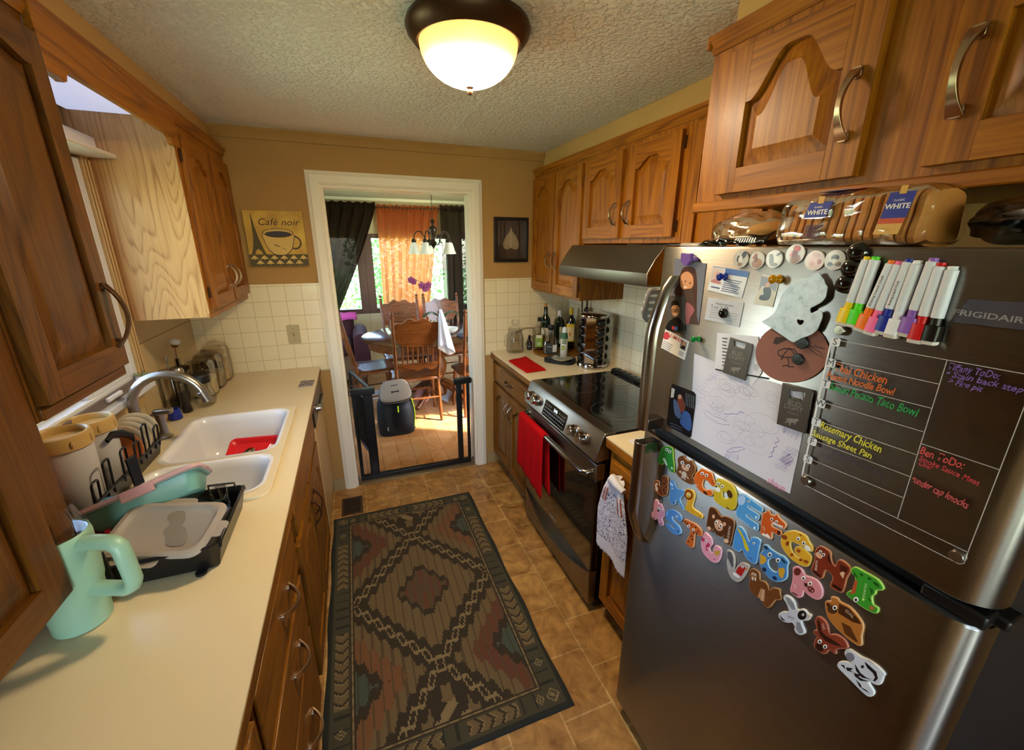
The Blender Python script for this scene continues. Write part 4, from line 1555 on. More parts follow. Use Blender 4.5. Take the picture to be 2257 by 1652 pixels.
b = MB(blk)
b.loft([bpring(.0, .26, .15), bpring(.012, .31, .19), bpring(.10, .33, .205), bpring(.22, .325, .205), bpring(.29, .31, .19, 0, .008), bpring(.325, .27, .15, 0, .028), bpring(.36, .23, .11, 0, .045)], True, True, True)
b.build('body', p, smooth=70)
LT = Matrix.Translation((bpx + .01, bpy_ - .005, .405)) @ Matrix.Rotation(R_(28), 4, 'X') @ Matrix.Rotation(R_(-6), 4, 'Y')
b = MB(gry)
lidp = bez([(-.12, -.10), (0, -.125), (.12, -.10), (.13, .02), (.09, .115), (0, .13), (-.09, .115), (-.13, .02)], 5)
b.loft([[LT @ V((x * k, y * k, z)) for x, y in lidp] for k, z in ((1., -.03), (1.04, -.01), (1.02, .006), (.9, .014), (.4, .018))], True, True, True)
lid = b.build('top_flap', p, smooth=60)
b = MB(blk)
b.tube([LT @ V((x * 1.045, y * 1.045, -.008)) for x, y in lidp], .005, 6, True)
b.build('zipper', p, smooth=60)
b = MB(ink)
for s in (-1, 1):
    an = list(range(-62, 63, 8))
    oo = [(.040 * sin(R_(a)), -.03 + s * (.020 - .026 * cos(R_(a)) - .001)) for a in an]
    ii = [(.040 * sin(R_(a)) * (1 - .22 * (abs(a) / 62) ** 2), -.03 + s * (.020 - .026 * cos(R_(a)) + .006 + .006 * (abs(a) / 62))) for a in reversed(an)]
    b.prism(ccw2(oo + ii), .0175, .020, LT)
b.box(-.03, .03, .045, .053, .0165, .0195, LT)
b.build('logo', lid, smooth=None)
b = MB(nav)
b.loft([[(bpx + .06 + q[0] * k, bpy_ - .096 - e, z) for q in [(-.07, 0), (.07, .03)]] for z, k, e in ((.03, .8, -.005), (.12, 1, .016), (.25, 1, .014), (.33, .8, -.006))], False)
b.build('front_pocket', p, smooth=60, solid=.006)
b = MB(neon)
b.surf(lambda u, v: (bpx + .150 + .02 * sin(pi * v) - .03 * v * v, bpy_ - .07 + .03 * u + .03 * v, .06 + .34 * v), 2, 12)
b.build('neon_stripe', p, smooth=70, solid=.006)
b = MB(gry)
b.surf(lambda u, v: (bpx + .160 - .02 * v * v, bpy_ - .04 + .06 * u + .03 * v, .03 + .3 * v), 2, 10)
b.build('side_panel', p, smooth=70, solid=.006)
for (x, z, h) in ((.01, .235, .06), (-.09, .07, .035)):
    MB(neon if z > .1 else gry).box(bpx + x, bpx + x + .01, bpy_ - .115, bpy_ - .108, z, z + h).build('zipper_pull', p, bevel=.002)

# baby gate
g = thing('baby_gate', 'black metal baby gate standing open in the doorway', 'gate', (.34, 2.89, 0))
gm = plain('gate_black', '#0d0c0b', .35)
gy = 2.89
b = MB(gm).box(-.078, .752, gy - .018, gy + .018, .008, .042)
b.build('floor_bar', g, bevel=.004)
MB(gm).box(-.078, -.054, gy - .012, gy + .012, .04, .68).build('post', g, bevel=.004)
MB(gm).box(-.008, .056, gy - .017, gy + .017, .04, .68).build('post', g, bevel=.006)
MB(gm).box(-.085, .075, gy - .02, gy + .02, .665, .71).build('top_cap', g, bevel=.006)
MB(gm).box(.652, .692, gy - .017, gy + .017, .04, .67).build('post', g, bevel=.006)
MB(gm).box(.730, .752, gy - .012, gy + .012, .04, .68).build('post', g, bevel=.004)
MB(gm).box(.635, .765, gy - .02, gy + .02, .665, .71).build('top_cap', g, bevel=.006)
for (x, e) in ((-.085, DX0 + .014), (.752, DX1 - .014)):
    for z in (.026, .685):
        sb = MB(chrome).cyl((x, gy, z), (e, gy, z), .005, n=8)
        sb.mat(gm).cyl((e - (.006 if e > .3 else -.006), gy, z), (e, gy, z), .016, n=14)
        sb.build('tension_bolt', g, smooth=40)
# the swung-open door of the gate
GT = frame((.045, gy + .025, 0), V((-.13, .52, 0)), (0, 0, 1))
b = MB(gm)
L_ = .55
b.box(0, .03, .12, .70, -.010, .010, GT).box(L_ - .022, L_, .12, .70, -.010, .010, GT).box(.03, L_ - .022, .12, .145, -.010, .010, GT).box(.03, L_ - .022, .675, .70, -.010, .010, GT)
gd = b.build('gate_door', g, bevel=.003)
MB(cloth('gate_mesh', '#2a2723', .9, .2)).box(.03, L_ - .022, .145, .56, -.003, .003, GT).build('mesh_panel', gd, smooth=None)
MB(gm).box(.03, L_ - .022, .56, .575, -.006, .006, GT).build('mid_rail', gd, bevel=.002)

tag(MB(plain('pink_ball', '#b7786e', .5, var=.3)).ball((.60, 4.33, .085), .085, 20, 12).build('ball', origin=(.60, 4.33, 0), smooth=80), 'pinkish toy ball under the dining table', 'ball')
bx = MB(plain('pale_box', '#a9a6a0', .6)).box(.05, .26, 4.62, 4.84, .0, .035)
tag(bx.build('flat_box', origin=(.15, 4.73, 0), bevel=.004), 'flat pale box on the floor under the left chair', 'box')
b = MB(plain('dark_bag', '#1c1918', .7, bump=.4, bscale=90.))
b.ball((1.16, 4.25, .08), .13, 18, 10, (1.2, .8, .62))
tag(b.build('cloth_bag', origin=(1.16, 4.25, 0), smooth=80), 'dark slumped bag on the floor under the right chair', 'bag')

# ================================================================== left counter
milky = plain('milky_plastic', '#d6d2ce', .35, trans=.25, ior=1.3)
tanlid = plain('tan_lid', '#b99758', .4)
mint = plain('mint_enamel', '#8cb096', .42, coat=.15)
blackwire = plain('black_wire', '#0b0a0a', .35)

# tumbler
tx, ty = -.585, .932
t_ = thing('tumbler', 'mint green travel tumbler with a big side handle at the counter end', 'tumbler', (tx, ty, CT))
b = MB(mint)
b.lathe([(.042, .0005), (.046, .004), (.0475, .05), (.0485, .085), (.052, .10), (.0545, .14), (.055, .198), (.053, .208), (.0505, .210), (.049, .20), (.049, .16), (.0001, .155)], (tx, ty, CT), 40)
b.build('body', t_, smooth=45)
b = MB(mint)
dx = V((.94, -.34, 0))
hp = [V((tx, ty, CT)) + dx * r_ + V((0, 0, z)) for r_, z in ((.045, .190), (.08, .194), (.110, .192), (.122, .182), (.126, .14), (.128, .105), (.122, .090), (.108, .083), (.045, .085))]
sm_ = []
for i in range(len(hp) - 1):
    sm_ += [hp[i], hp[i].lerp(hp[i + 1], .5)]
sm_.append(hp[-1])
b.tube(sm_, .0135, 10, flat=1.25)
b.build('handle', t_, smooth=70)
b = MB(clear)
b.lathe([(.050, .208), (.053, .212), (.052, .222), (.046, .236), (.040, .262), (.0385, .264), (.043, .236), (.047, .220), (.047, .211)], (tx, ty, CT), 30)
b.build('clear_lid', t_, smooth=50)
MB(black).tube([V((tx, ty, CT)) + V((.053 * cos(a), .053 * sin(a), .195 - .02 * abs(a + .5))) for a in [-1.3 + .1 * i for i in range(10)]], .0016, 6).build('straw_seam', t_)
lb = MB(whiteink)
for (a0, a1, z0, z1) in ((-1.75, -1.25, .118, .132), (-1.65, -1.45, .092, .10)):
    lb.surf(lambda u, v: (tx + .0552 * cos(a0 + (a1 - a0) * u), ty + .0552 * sin(a0 + (a1 - a0) * u), CT + z0 + (z1 - z0) * v), 6, 1)
lb.build('sticker', t_, smooth=60)

# dish rack: shallow black tray with an extending drip part and wire fingers
t_ = thing('dish_rack', 'black dish rack with wire fingers beside the sink', 'dish rack', (-.65, 1.2, CT))
tray = plain('rack_tray', '#12100f', .32)
LP = [(-.866, 1.0), (-.372, .995), (-.352, 1.01), (-.352, 1.262), (-.365, 1.275), (-.705, 1.29), (-.705, 1.735), (-.72, 1.75), (-.866, 1.75)]


def inset(poly, k):
    n = len(poly)
    out = []
    for i in range(n):
        p0, p1, p2 = V(poly[i - 1]), V(poly[i]), V(poly[(i + 1) % n])
        d1, d2 = (p1 - p0).normalized(), (p2 - p1).normalized()
        n1, n2 = V((-d1.y, d1.x)), V((-d2.y, d2.x))
        m_ = (n1 + n2).normalized()
        out.append(tuple(p1 + m_ * (k / max(.3, m_.dot(n1)))))
    return out


b = MB(tray)
zb = CT + .004
rings = [[(p[0], p[1], zb + z) for p in inset(LP, k)] for k, z in ((.03, .0), (.014, .0), (.004, .045), (-.002, .064), (.004, .066), (.012, .056), (.024, .012))]
b.loft(rings, True, False, False)
tri = geometry.tessellate_polygon([[V((p[0], p[1], 0)) for p in inset(LP, .024)]])
b.add([(p[0], p[1], zb + .012) for p in inset(LP, .024)], tri)
tri = geometry.tessellate_polygon([[V((p[0], p[1], 0)) for p in inset(LP, .03)]])
b.add([(p[0], p[1], zb) for p in inset(LP, .03)], tri)
b.build('tray', t_, smooth=35)
for (x, y) in ((-.84, 1.0), (-.40, 1.0), (-.39, 1.24), (-.84, 1.70), (-.74, 1.27)):
    MB(black).cyl((x, y, CT), (x, y, zb + .002), .012, n=10).build('foot', t_)
wire = []
for y, h in ((1.285, .082), (1.355, .11), (1.45, .10), (1.53, .085), (1.60, .115), (1.675, .08)):
    z = zb + .05
    wire.append([(-.702, y, z), (-.696, y, z + h - .008), (-.695, y + .003, z + h - .002), (-.695, y + .009, z + h), (-.695, y + .023, z + h), (-.695, y + .029, z + h - .002), (-.696, y + .032, z + h - .008), (-.702, y + .032, z)])
for w_ in wire:
    MB(blackwire).tube(w_, .0032, 6).build('wire_finger', t_, smooth=60)
b = MB(blackwire)
b.tube([(-.700, 1.275, zb + .072), (-.700, 1.74, zb + .072)], .004, 6)
b.build('rail', t_, smooth=60)
b = MB(blackwire)
b.tube([(-.352, 1.0, zb + .058), (-.350, 1.01, zb + .074), (-.350, 1.25, zb + .074), (-.352, 1.262, zb + .058)], .0032, 6)
b.build('rail', t_, smooth=60)
for y in (1.24,):
    MB(blackwire).tube([(-.44, 1.27, zb + .05), (-.44, 1.268, zb + .082), (-.375, 1.262, zb + .082), (-.372, 1.262, zb + .05)], .0032, 6).build('wire_finger', t_, smooth=60)
MB(black).prism([(0, 0), (.055, .012), (.050, .085), (.012, .07)], -.003, .003, frame((-.60, .985, zb + .03), (1, 0, 0), (0, 0, 1))).build('corner_bracket', t_, bevel=.002)
MB(black).prism([(0, 0), (.028, 0), (.024, .10), (-.004, .095)], -.004, .004, frame((-.69, 1.46, zb + .02), (.5, .8, 0), (0, 0, 1))).build('corner_bracket', t_, bevel=.002)
gm_ = MB(plain('drip_mat', '#3a3631', .7, bump=.6, bscale=120.)).box(-.84, -.73, 1.03, 1.72, zb + .0125, zb + .016)
gm_.box(-.73, -.385, 1.03, 1.245, zb + .0125, zb + .016)
gm_.build('drip_mat', t_, smooth=None)

# two milky tubs with tan screw lids
ib = zb + .0165


def tub(x, y, r, z0, z1, label, bodym, lidm, name='storage_jar', cat='jar'):
    j = thing(name, label, cat, (x, y, z0))
    MB(bodym).lathe([(r * .80, z0), (r * .88, z0 + .006), (r * .98, z1 - .05), (r * .95, z1 - .036), (r * .92, z1 - .036), (r * .92, z1 - .05), (r * .82, z0 + .01), (.0001, z0 + .008)], (x, y, 0), 32).build('body', j, smooth=50)
    b = MB(lidm)
    b.lathe([(r * 1.0, z1 - .040), (r * 1.05, z1 - .038), (r * 1.05, z1 - .008), (r * 1.0, z1), (r * .92, z1 + .002), (r * .86, z1 - .002), (r * .84, z1 - .018), (r * .5, z1 - .022), (.0001, z1 - .022)], (x, y, 0), 36)
    for k in range(8):
        a = 2 * pi * k / 8
        b.ball((x + r * 1.05 * cos(a), y + r * 1.05 * sin(a), z1 - .022), .004, 6, 4, (1, 1, 3))
    b.build('screw_lid', j, smooth=40)
    return j


tub(-.782, 1.385, .064, ib, 1.168, 'front one of two milky tubs with tan screw lids in the dish rack', milky, tanlid)
tub(-.790, 1.535, .060, ib, 1.150, 'rear one of two milky tubs with tan screw lids in the dish rack', milky, tanlid)
pk = at(100, 955, 'x', -.82)
salmon = plain('salmon_plastic', '#d98a6a', .35)
b = MB(salmon)
b.lathe([(.03, ib), (.038, ib + .01), (.045, 1.155), (.043, 1.16), (.040, 1.15), (.034, ib + .012), (.0001, ib + .01)], (-.815, 1.26, 0), 28)
tag(b.build('cup', origin=(-.815, 1.26, ib), smooth=50), 'salmon pink plastic cup at the wall side of the dish rack', 'cup')
# plates standing on edge
platec = plain('cream_plate', '#d8c39a', .3)
plateo = plain('orange_plate', '#d0783e', .3)
pp = thing('plate', 'orange plate standing at the front of the row in the dish rack', 'plate', (-.762, 1.60, 1.0), 0, 'plates standing in the dish rack')


def platemesh(m, x, y, z, par, r=.066):
    b = MB(m)
    Tm = Matrix.Translation((x, y, z)) @ Matrix.Rotation(R_(78), 4, 'X') @ Matrix.Rotation(R_(0), 4, 'Y')
    b.lathe([(.0001, .006), (.036, .006), (.045, .010), (.064, .016), (r, .016), (r, .013), (.046, .005), (.038, 0), (.0001, 0)], (0, 0, 0), 36, T=Tm)
    return b.build('dish', par, smooth=40)


platemesh(plateo, -.762, 1.60, 1.008, pp)
plab = ['cream plate standing just behind the orange one in the dish rack', 'cream plate third from the front of the row in the dish rack', 'cream plate fourth from the front of the row in the dish rack', 'cream plate at the back of the row next to the faucet']
for k, lab in enumerate(plab):
    y = 1.634 + .034 * k
    p2 = thing('plate', lab, 'plate', (-.764, y, 1.0), 0, 'plates standing in the dish rack')
    platemesh(platec, -.764, y, 1.012 + .003 * k, p2)
# black ladle handle arching over the rack
b = MB(black)
b.tube([at(236, 972, 'x', -.735), at(246, 958, 'x', -.732), at(270, 954, 'x', -.728), at(290, 960, 'x', -.722), at(302, 972, 'x', -.718), at(310, 992, 'x', -.716)], [.008, .011, .012, .011, .009, .007], 8, flat=.6)
tag(b.build('ladle', origin=(-.71, 1.6, 1.0), smooth=70), 'black plastic ladle lying against the plates in the dish rack', 'ladle')
b = MB(black)
b.tube([(-.80, 1.15, ib + .02), (-.78, 1.17, ib + .055), (-.74, 1.20, ib + .07), (-.70, 1.22, ib + .055), (-.685, 1.235, ib + .02)], .015, 8, flat=.7)
tag(b.build('pan_handle', origin=(-.74, 1.2, ib), smooth=70), 'black curved pan handle in the dish rack below the milky tubs', 'handle')
# blue bowl, teal tub with clear lid, maroon tub, clear glass bowl
b = MB(plain('blue_plastic', '#1488b0', .35))
b.lathe([(.03, 0), (.045, .006), (.062, .05), (.059, .05), (.043, .010), (.0001, .006)], (0, 0, 0), 28, T=Matrix.Translation((-.635, 1.235, ib + .012)) @ Matrix.Rotation(R_(30), 4, 'Y'))
tag(b.build('bowl', origin=(-.635, 1.235, ib), smooth=50), 'blue plastic bowl in the dish rack behind the pink-lidded tub', 'bowl')
teal = plain('teal_plastic', '#79a898', .3, trans=.15, ior=1.3)
maroon = plain('maroon_plastic', '#7a1420', .3)
pinkfilm = mixglass('clear_pink_lid', '#d8a4a8', .6, .08)


def boxtub(name, label, cat, TT, w, d, h, m, lid=None, parent=None):
    j = thing(name, label, cat, TT.translation)
    b = MB(m)
    rings = []
    for k, z in ((.020, 0), (.014, .004), (.0, h), (-.008, h), (-.008, h + .004), (.002, h + .004), (.004, h), (.018, .008)):
        rings.append([TT @ V((p[0], p[1], z)) for p in rrect(w - 2 * k, d - 2 * k, .025, 5)])
    b.loft(rings, True, True, True)
    b.build('tub', j, smooth=40)
    if lid:
        lb = MB(lid)
        lb.loft([[TT @ V((p[0], p[1], z)) for p in rrect(w + 2 * k, d + 2 * k, .03, 5)] for k, z in ((.010, h + .0005), (.014, h + .004), (.013, h + .013), (.004, h + .017), (-.012, h + .017), (-.016, h + .012))], True, True, True)
        for s in (-1, 1):
            lb.loft([[TT @ V((p[0], s * (d / 2 + .012) + p[1], z)) for p in rrect(.07, .012, .005, 3)] for z in (h - .012, h + .011)], True, True, True)
        lb.build('lid', j, smooth=40)
    return j


boxtub('food_container', 'teal food container with a clear pink-tinged lid leaning across the dish rack', 'container', Matrix.Translation((-.535, 1.19, ib + .055)) @ Matrix.Rotation(R_(14), 4, 'Z') @ Matrix.Rotation(R_(-14), 4, 'Y') @ Matrix.Rotation(R_(-38), 4, 'X'), .245, .115, .05, teal, pinkfilm)
boxtub('food_container', 'maroon food container lying below the pink-lidded one', 'container', Matrix.Translation((-.655, 1.10, ib + .012)) @ Matrix.Rotation(R_(20), 4, 'Z'), .10, .08, .045, maroon)
b = MB(thinglass('bowl_glass', (.98, .98, .96), .05, .06, .6))
b.lathe([(.03, 0), (.05, .004), (.062, .03), (.064, .05), (.061, .05), (.058, .03), (.046, .008), (.0001, .005)], (0, 0, 0), 32, T=Matrix.Translation((-.425, 1.205, ib + .012)) @ Matrix.Rotation(R_(-14), 4, 'Y') @ Matrix.Rotation(R_(10), 4, 'X'))
tag(b.build('glass_bowl', origin=(-.425, 1.205, ib), smooth=50), 'clear glass bowl in the dish rack next to the sink', 'bowl')
# frosted food container lying in the drip tray
TT = Matrix.Translation((-.478, 1.078, ib + .068)) @ Matrix.Rotation(R_(-14), 4, 'Z') @ Matrix.Rotation(R_(3), 4, 'Y') @ Matrix.Rotation(R_(16), 4, 'X')
fc = thing('food_container', 'frosted flat food container lid with tabs lying on the dish rack', 'container', TT.translation)
fr_m = plain('frosted_lid', '#b7a99a', .42, trans=.35, ior=1.25)
b = MB(fr_m)
rings = []
for k, z in ((-.004, -.006), (-.006, .0), (-.002, .006), (.008, .007), (.014, .0), (.018, -.004)):
    rings.append([TT @ V((p[0], p[1], z)) for p in rrect(.215 - 2 * k, .145 - 2 * k, .03, 6)])
b.loft(rings, True, False, True)
b.build('lid', fc, smooth=45)
for (cx_, cy_, w_, h_) in ((.115, 0, .04, .045), (-.02, -.084, .10, .03), (-.02, .082, .10, .025)):
    MB(fr_m).prism(rrect(w_, h_, .011, 4, cx_, cy_), -.004, -.001, TT).build('tab', fc, bevel=.001)
rc = MB(plain('lid_emboss', '#8f8474', .3, trans=.3))
rc.prism(bez([(-.012, .052), (.012, .056), (.028, .03), (.030, .012), (.045, .0), (.062, -.03), (.055, -.045), (.025, -.042), (.012, -.02), (-.002, -.005), (.0, .02), (-.015, .035)], 4), -.0035, -.0025, TT)
rc.build('embossed_patch', fc, smooth=None)

# red tray with spoon and fork in the far bowl
TR = Matrix.Translation((-.455, 1.86, CT - .105)) @ Matrix.Rotation(R_(-8), 4, 'Z') @ Matrix.Rotation(R_(26), 4, 'X')
red = plain('red_plastic', '#d3161a', .3)
rt = thing('tray', 'red plastic tray lying in the far sink bowl', 'tray', TR.translation)
b = MB(red)
b.loft([[TR @ V((p[0], p[1], z)) for p in rrect(.20 - 2 * k, .145 - 2 * k, .022, 5)] for k, z in ((.016, 0), (.004, .020), (-.002, .022), (.0, .025), (.008, .022), (.018, .005))], True, True, True)
b.build('shell', rt, smooth=40)
b = MB(chrome)
TS = TR @ Matrix.Translation((-.02, -.005, .010)) @ Matrix.Rotation(R_(60), 4, 'Z')
b.ball((0, 0, .006), .022, 16, 8, (1.35, 1, .3), TS)
b.tube([TS @ V(p) for p in ((-.025, 0, .006), (-.06, 0, .012), (-.105, 0, .016))], [.003, .0028, .0045], 8, flat=.5)
tag(b.build('spoon', origin=tuple(TS.translation), smooth=70), 'steel spoon lying on the red tray in the sink', 'spoon')
b = MB(chrome)
TK = TR @ Matrix.Translation((.055, -.005, .010)) @ Matrix.Rotation(R_(70), 4, 'Z')
for k in range(4):
    b.tube([TK @ V((.0, -.009 + .006 * k, .004)), TK @ V((.035, -.009 + .006 * k, .008))], .0016, 6)
b.box(-.012, .002, -.011, .011, .002, .005, TK)
b.tube([TK @ V((-.012, 0, .004)), TK @ V((-.08, 0, .012))], [.0028, .004], 8, flat=.5)
tag(b.build('fork', origin=tuple(TK.translation), smooth=60), 'steel fork lying on the red tray in the sink', 'fork')
b = MB(black)
b.tube([(-.60, 1.68, CT - .165), (-.55, 1.70, CT - .155), (-.50, 1.715, CT - .15)], .010, 8, flat=.6)
tag(b.build('knife_handle', origin=(-.55, 1.70, CT - .16), smooth=70), 'black utensil handle in the far sink bowl beside the red tray', 'utensil')

# canisters
beans = plain('dry_beans', '#a98d5c', .6, bump=1., bscale=120., var=.3)
pasta = plain('pale_pasta', '#d4c193', .6, bump=1., bscale=90., var=.2)
oats = plain('mixed_grain', '#7c6338', .7, bump=1., bscale=150., var=.4)


def canister(x, y, r, h, fill, fm, label, lidh=.035):
    j = thing('canister', label, 'jar', (x, y, CT), 0, 'glass canisters in the counter corner')
    MB(clear).lathe([(r * .86, .001), (r, .008), (r, h * .72), (r * .92, h * .80), (r * .78, h * .84), (r * .74, h * .84), (r * .88, h * .79), (r * .96, h * .71), (r * .96, .012), (.0001, .008)], (x, y, CT), 24, sq=5).build('glass_body', j, smooth=40)
    MB(fm).lathe([(r * .80, .010), (r * .92, .015), (r * .92, h * fill), (r * .5, h * fill + .006), (.0001, h * fill + .004)], (x, y, CT), 24, sq=5).build('contents', j, smooth=40)
    MB(clear).lathe([(r * .72, h * .845), (r * .84, h * .85), (r * .85, h * .88), (r * .72, h * .91), (r * .3, h * .94), (r * .26, h * .96), (r * .32, h * .985), (r * .2, h), (.0001, h)], (x, y, CT), 24).build('glass_lid', j, smooth=50)
    return j


canister(-.762, 2.432, .062, .215, .46, pasta, 'nearest glass canister of the corner trio, half full of pale pasta')
canister(-.760, 2.565, .062, .215, .42, oats, 'middle glass canister of the corner trio, holding brown grain')
canister(-.756, 2.700, .062, .235, .52, beans, 'farthest glass canister of the corner trio, filled with pale beans')
# french press
x, y = -.822, 2.255
j = thing('french_press', 'glass coffee press with a steel plunger knob behind the faucet', 'coffee press', (x, y, CT))
MB(clear).lathe([(.040, .001), (.044, .006), (.044, .17), (.046, .178), (.042, .178), (.041, .17), (.041, .008), (.0001, .006)], (x, y, CT), 28).build('glass_body', j, smooth=40)
MB(plain('coffee', '#17100c', .4)).lathe([(.039, .009), (.039, .05), (.0001, .052)], (x, y, CT), 24).build('coffee', j, smooth=40)
b = MB(nickel)
b.lathe([(.047, .179), (.048, .184), (.040, .192), (.012, .196), (.004, .198), (.003, .225), (.007, .23), (.008, .25), (.005, .257), (.0001, .258)], (x, y, CT), 24)
b.build('plunger_lid', j, smooth=40)
b = MB(blackwire).tube([(x + .04, y - .025, CT + .16), (x + .065, y - .045, CT + .15), (x + .068, y - .047, CT + .08), (x + .042, y - .028, CT + .04)], .005, 8)
b.build('handle', j, smooth=70)
# slim grinder
x, y = -.768, 2.195
j = thing('pepper_mill', 'slim glass pepper mill with a grey cap beside the coffee press', 'mill', (x, y, CT))
MB(clear).lathe([(.021, .001), (.023, .004), (.021, .03), (.018, .08), (.019, .15), (.017, .155), (.0001, .154)], (x, y, CT), 22).build('glass_body', j, smooth=40)
MB(plain('peppercorn', '#2a1e16', .7, bump=1., bscale=200.)).lathe([(.018, .006), (.017, .03), (.0148, .08), (.0145, .10), (.0001, .10)], (x, y, CT), 16).build('peppercorns', j, smooth=40)
MB(nickel).lathe([(.021, .156), (.022, .165), (.022, .20), (.016, .212), (.0001, .213)], (x, y, CT), 22).build('cap', j, smooth=40)
# globe jar with a black lid
x, y = -.716, 2.262
j = thing('globe_jar', 'round-bottomed clear jar with a wide black lid under the faucet arch', 'jar', (x, y, CT))
MB(clear).lathe([(.030, .001), (.045, .010), (.052, .035), (.049, .06), (.040, .09), (.038, .125), (.034, .125), (.036, .09), (.045, .06), (.048, .035), (.041, .014), (.0001, .006)], (x, y, CT), 28).build('glass_body', j, smooth=60)
MB(black).lathe([(.041, .118), (.042, .122), (.042, .152), (.038, .158), (.0001, .158)], (x, y, CT), 28).build('lid', j, smooth=40)
# dark steel lidded canister behind, milk frother, blue cup
x, y = -.822, 2.375
j = thing('wire_bail_jar', 'dark lidded jar with a wire bail in the back of the jar cluster', 'jar', (x, y, CT))
MB(clear).lathe([(.036, .001), (.038, .005), (.038, .15), (.034, .155), (.034, .005), (.0001, .004)], (x, y, CT), 24).build('glass_body', j, smooth=40)
MB(plain('dark_lid', '#2a221a', .25, metal=.6)).lathe([(.039, .156), (.042, .16), (.040, .172), (.02, .178), (.0001, .178)], (x, y, CT), 24).build('lid', j, smooth=40)
MB(nickel).tube([(x - .012, y, CT + .178), (x - .012, y, CT + .215), (x, y, CT + .222), (x + .012, y, CT + .215), (x + .012, y, CT + .178)], .0018, 6).build('bail', j, smooth=60)
x, y = -.846, 2.44
j = thing('milk_frother', 'upright hand frother with a round white head in the corner', 'frother', (x, y, CT))
MB(black).lathe([(.03, 0), (.03, .006), (.008, .010), (.007, .20)], (x, y, CT), 16).build('stand', j, smooth=40)
MB(chrome).cyl((x, y, CT + .20), (x + .004, y, CT + .26), .003, n=8).build('rod', j)
b = MB(white)
b.ball((x + .010, y, CT + .285), .022, 16, 10, (1, .8, .8))
b.mat(M['basez']).cyl((x + .004, y, CT + .258), (x + .006, y, CT + .272), .012, .014)
b.build('head', j, smooth=50)
x, y = -.778, 2.085
b = MB(plain('cobalt_plastic', '#1a2a86', .3))
b.lathe([(.024, .012), (.027, .016), (.022, .06), (.019, .06), (.023, .02), (.0001, .016)], (x, y, CT), 24)
tag(b.build('cup', origin=(x, y, CT), smooth=40), 'cobalt blue cup behind the sink next to the pump', 'cup')
# ornament jar on the window sill
x, y, z = -.822, 2.0, WZ0
j = thing('ornament_jar', 'small speckled white jar with a leafy top on the window sill', 'jar', (x, y, z))


def speck():
    m, t, b = nodes('speckled_ceramic')
    tc = N(t, 'TexCoord')
    v = N(t, 'TexVoronoi', i_Scale=130.)
    t.links.new(tc.outputs['Object'], v.inputs['Vector'])
    r = ramp(t, [(.25, '#3d5a5a'), (.34, '#dfe3e0')])
    t.links.new(v.outputs['Distance'], r.inputs[0])
    t.links.new(r.outputs[0], b.inputs['Base Color'])
    b.inputs['Roughness'].default_value = .3
    return m


MB(speck()).lathe([(.016, .0005), (.021, .006), (.023, .02), (.020, .034), (.017, .036), (.0001, .035)], (x, y, z), 24).build('body', j, smooth=50)
b = MB(plain('dry_leaf', '#7c8450', .6))
rr = random.Random(3)
for k in range(16):
    a = rr.uniform(0, 6.28)
    q = V((cos(a), sin(a), .5)) * .018
    c0 = V((x, y, z + .036))
    b.add([c0, c0 + q + V((-q.y, q.x, 0)) * .25, c0 + q * 1.35 + V((0, 0, .004)), c0 + q - V((-q.y, q.x, 0)) * .25], [(0, 1, 2, 3)])
b.build('leaf_trim', j, smooth=None)
# coaster
TCo = frame((-.29, 2.455, CT + .0005), (.98, -.05, 0), (.05, .98, 0))
cs = MB(plain('grey_pewter', '#8d7f82', .4, metal=.3)).prism(rrect(.072, .105, .004, 2), 0, .005, TCo)
co = tag(cs.build('coaster', origin=(-.29, 2.455, CT), bevel=.001), 'small grey patterned coaster at the far end of the left counter', 'coaster')
b = MB(plain('pewter_dark', '#4d4347', .5))
for (cx_, cy_) in ((0, 0), (-.02, .03), (.02, .03), (-.02, -.03), (.02, -.03)):
    b.prism(circ(.013, 16, cx_, cy_), .005, .0056, TCo, holes=[circ(.008, 16, cx_, cy_)])
b.build('pattern', co, smooth=None)

# ================================================================== wall by the doorway
# cafe picture
PT = frame((-.3725, D - .0275, 1.686), (1, 0, 0), (0, 0, 1))
pw_, ph_ = .300, .300
pc = thing('canvas_picture', 'square coffee cup canvas picture on the wall left of the doorway', 'picture', (-.3725, D - .014, 1.686))


def mott(name, c1, c2, sc_=12.):
    m, t, b = nodes(name)
    tc = N(t, 'TexCoord')
    n = N(t, 'TexNoise', i_Scale=sc_, i_Detail=5.)
    t.links.new(tc.outputs['Object'], n.inputs['Vector'])
    r = ramp(t, [(.3, c1), (.7, c2)])
    t.links.new(n.outputs['Fac'], r.inputs[0])
    t.links.new(r.outputs[0], b.inputs['Base Color'])
    b.inputs['Roughness'].default_value = .6
    return m


b = MB(mott('canvas_ochre', '#a87c22', '#cfa63c'))
b.prism([(-pw_ / 2, -ph_ / 2), (pw_ / 2, -ph_ / 2), (pw_ / 2, ph_ / 2), (-pw_ / 2, ph_ / 2)], -.0255, 0, PT)
b.build('canvas', pc, bevel=.002)
inkb = plain('print_brown', '#3a1f10', .6)
olive = plain('print_olive', '#4c4016', .6)
cuplt = plain('print_cup', '#cda75a', .6)
cupdk = plain('print_coffee', '#2a0f08', .5)
b = MB(olive)
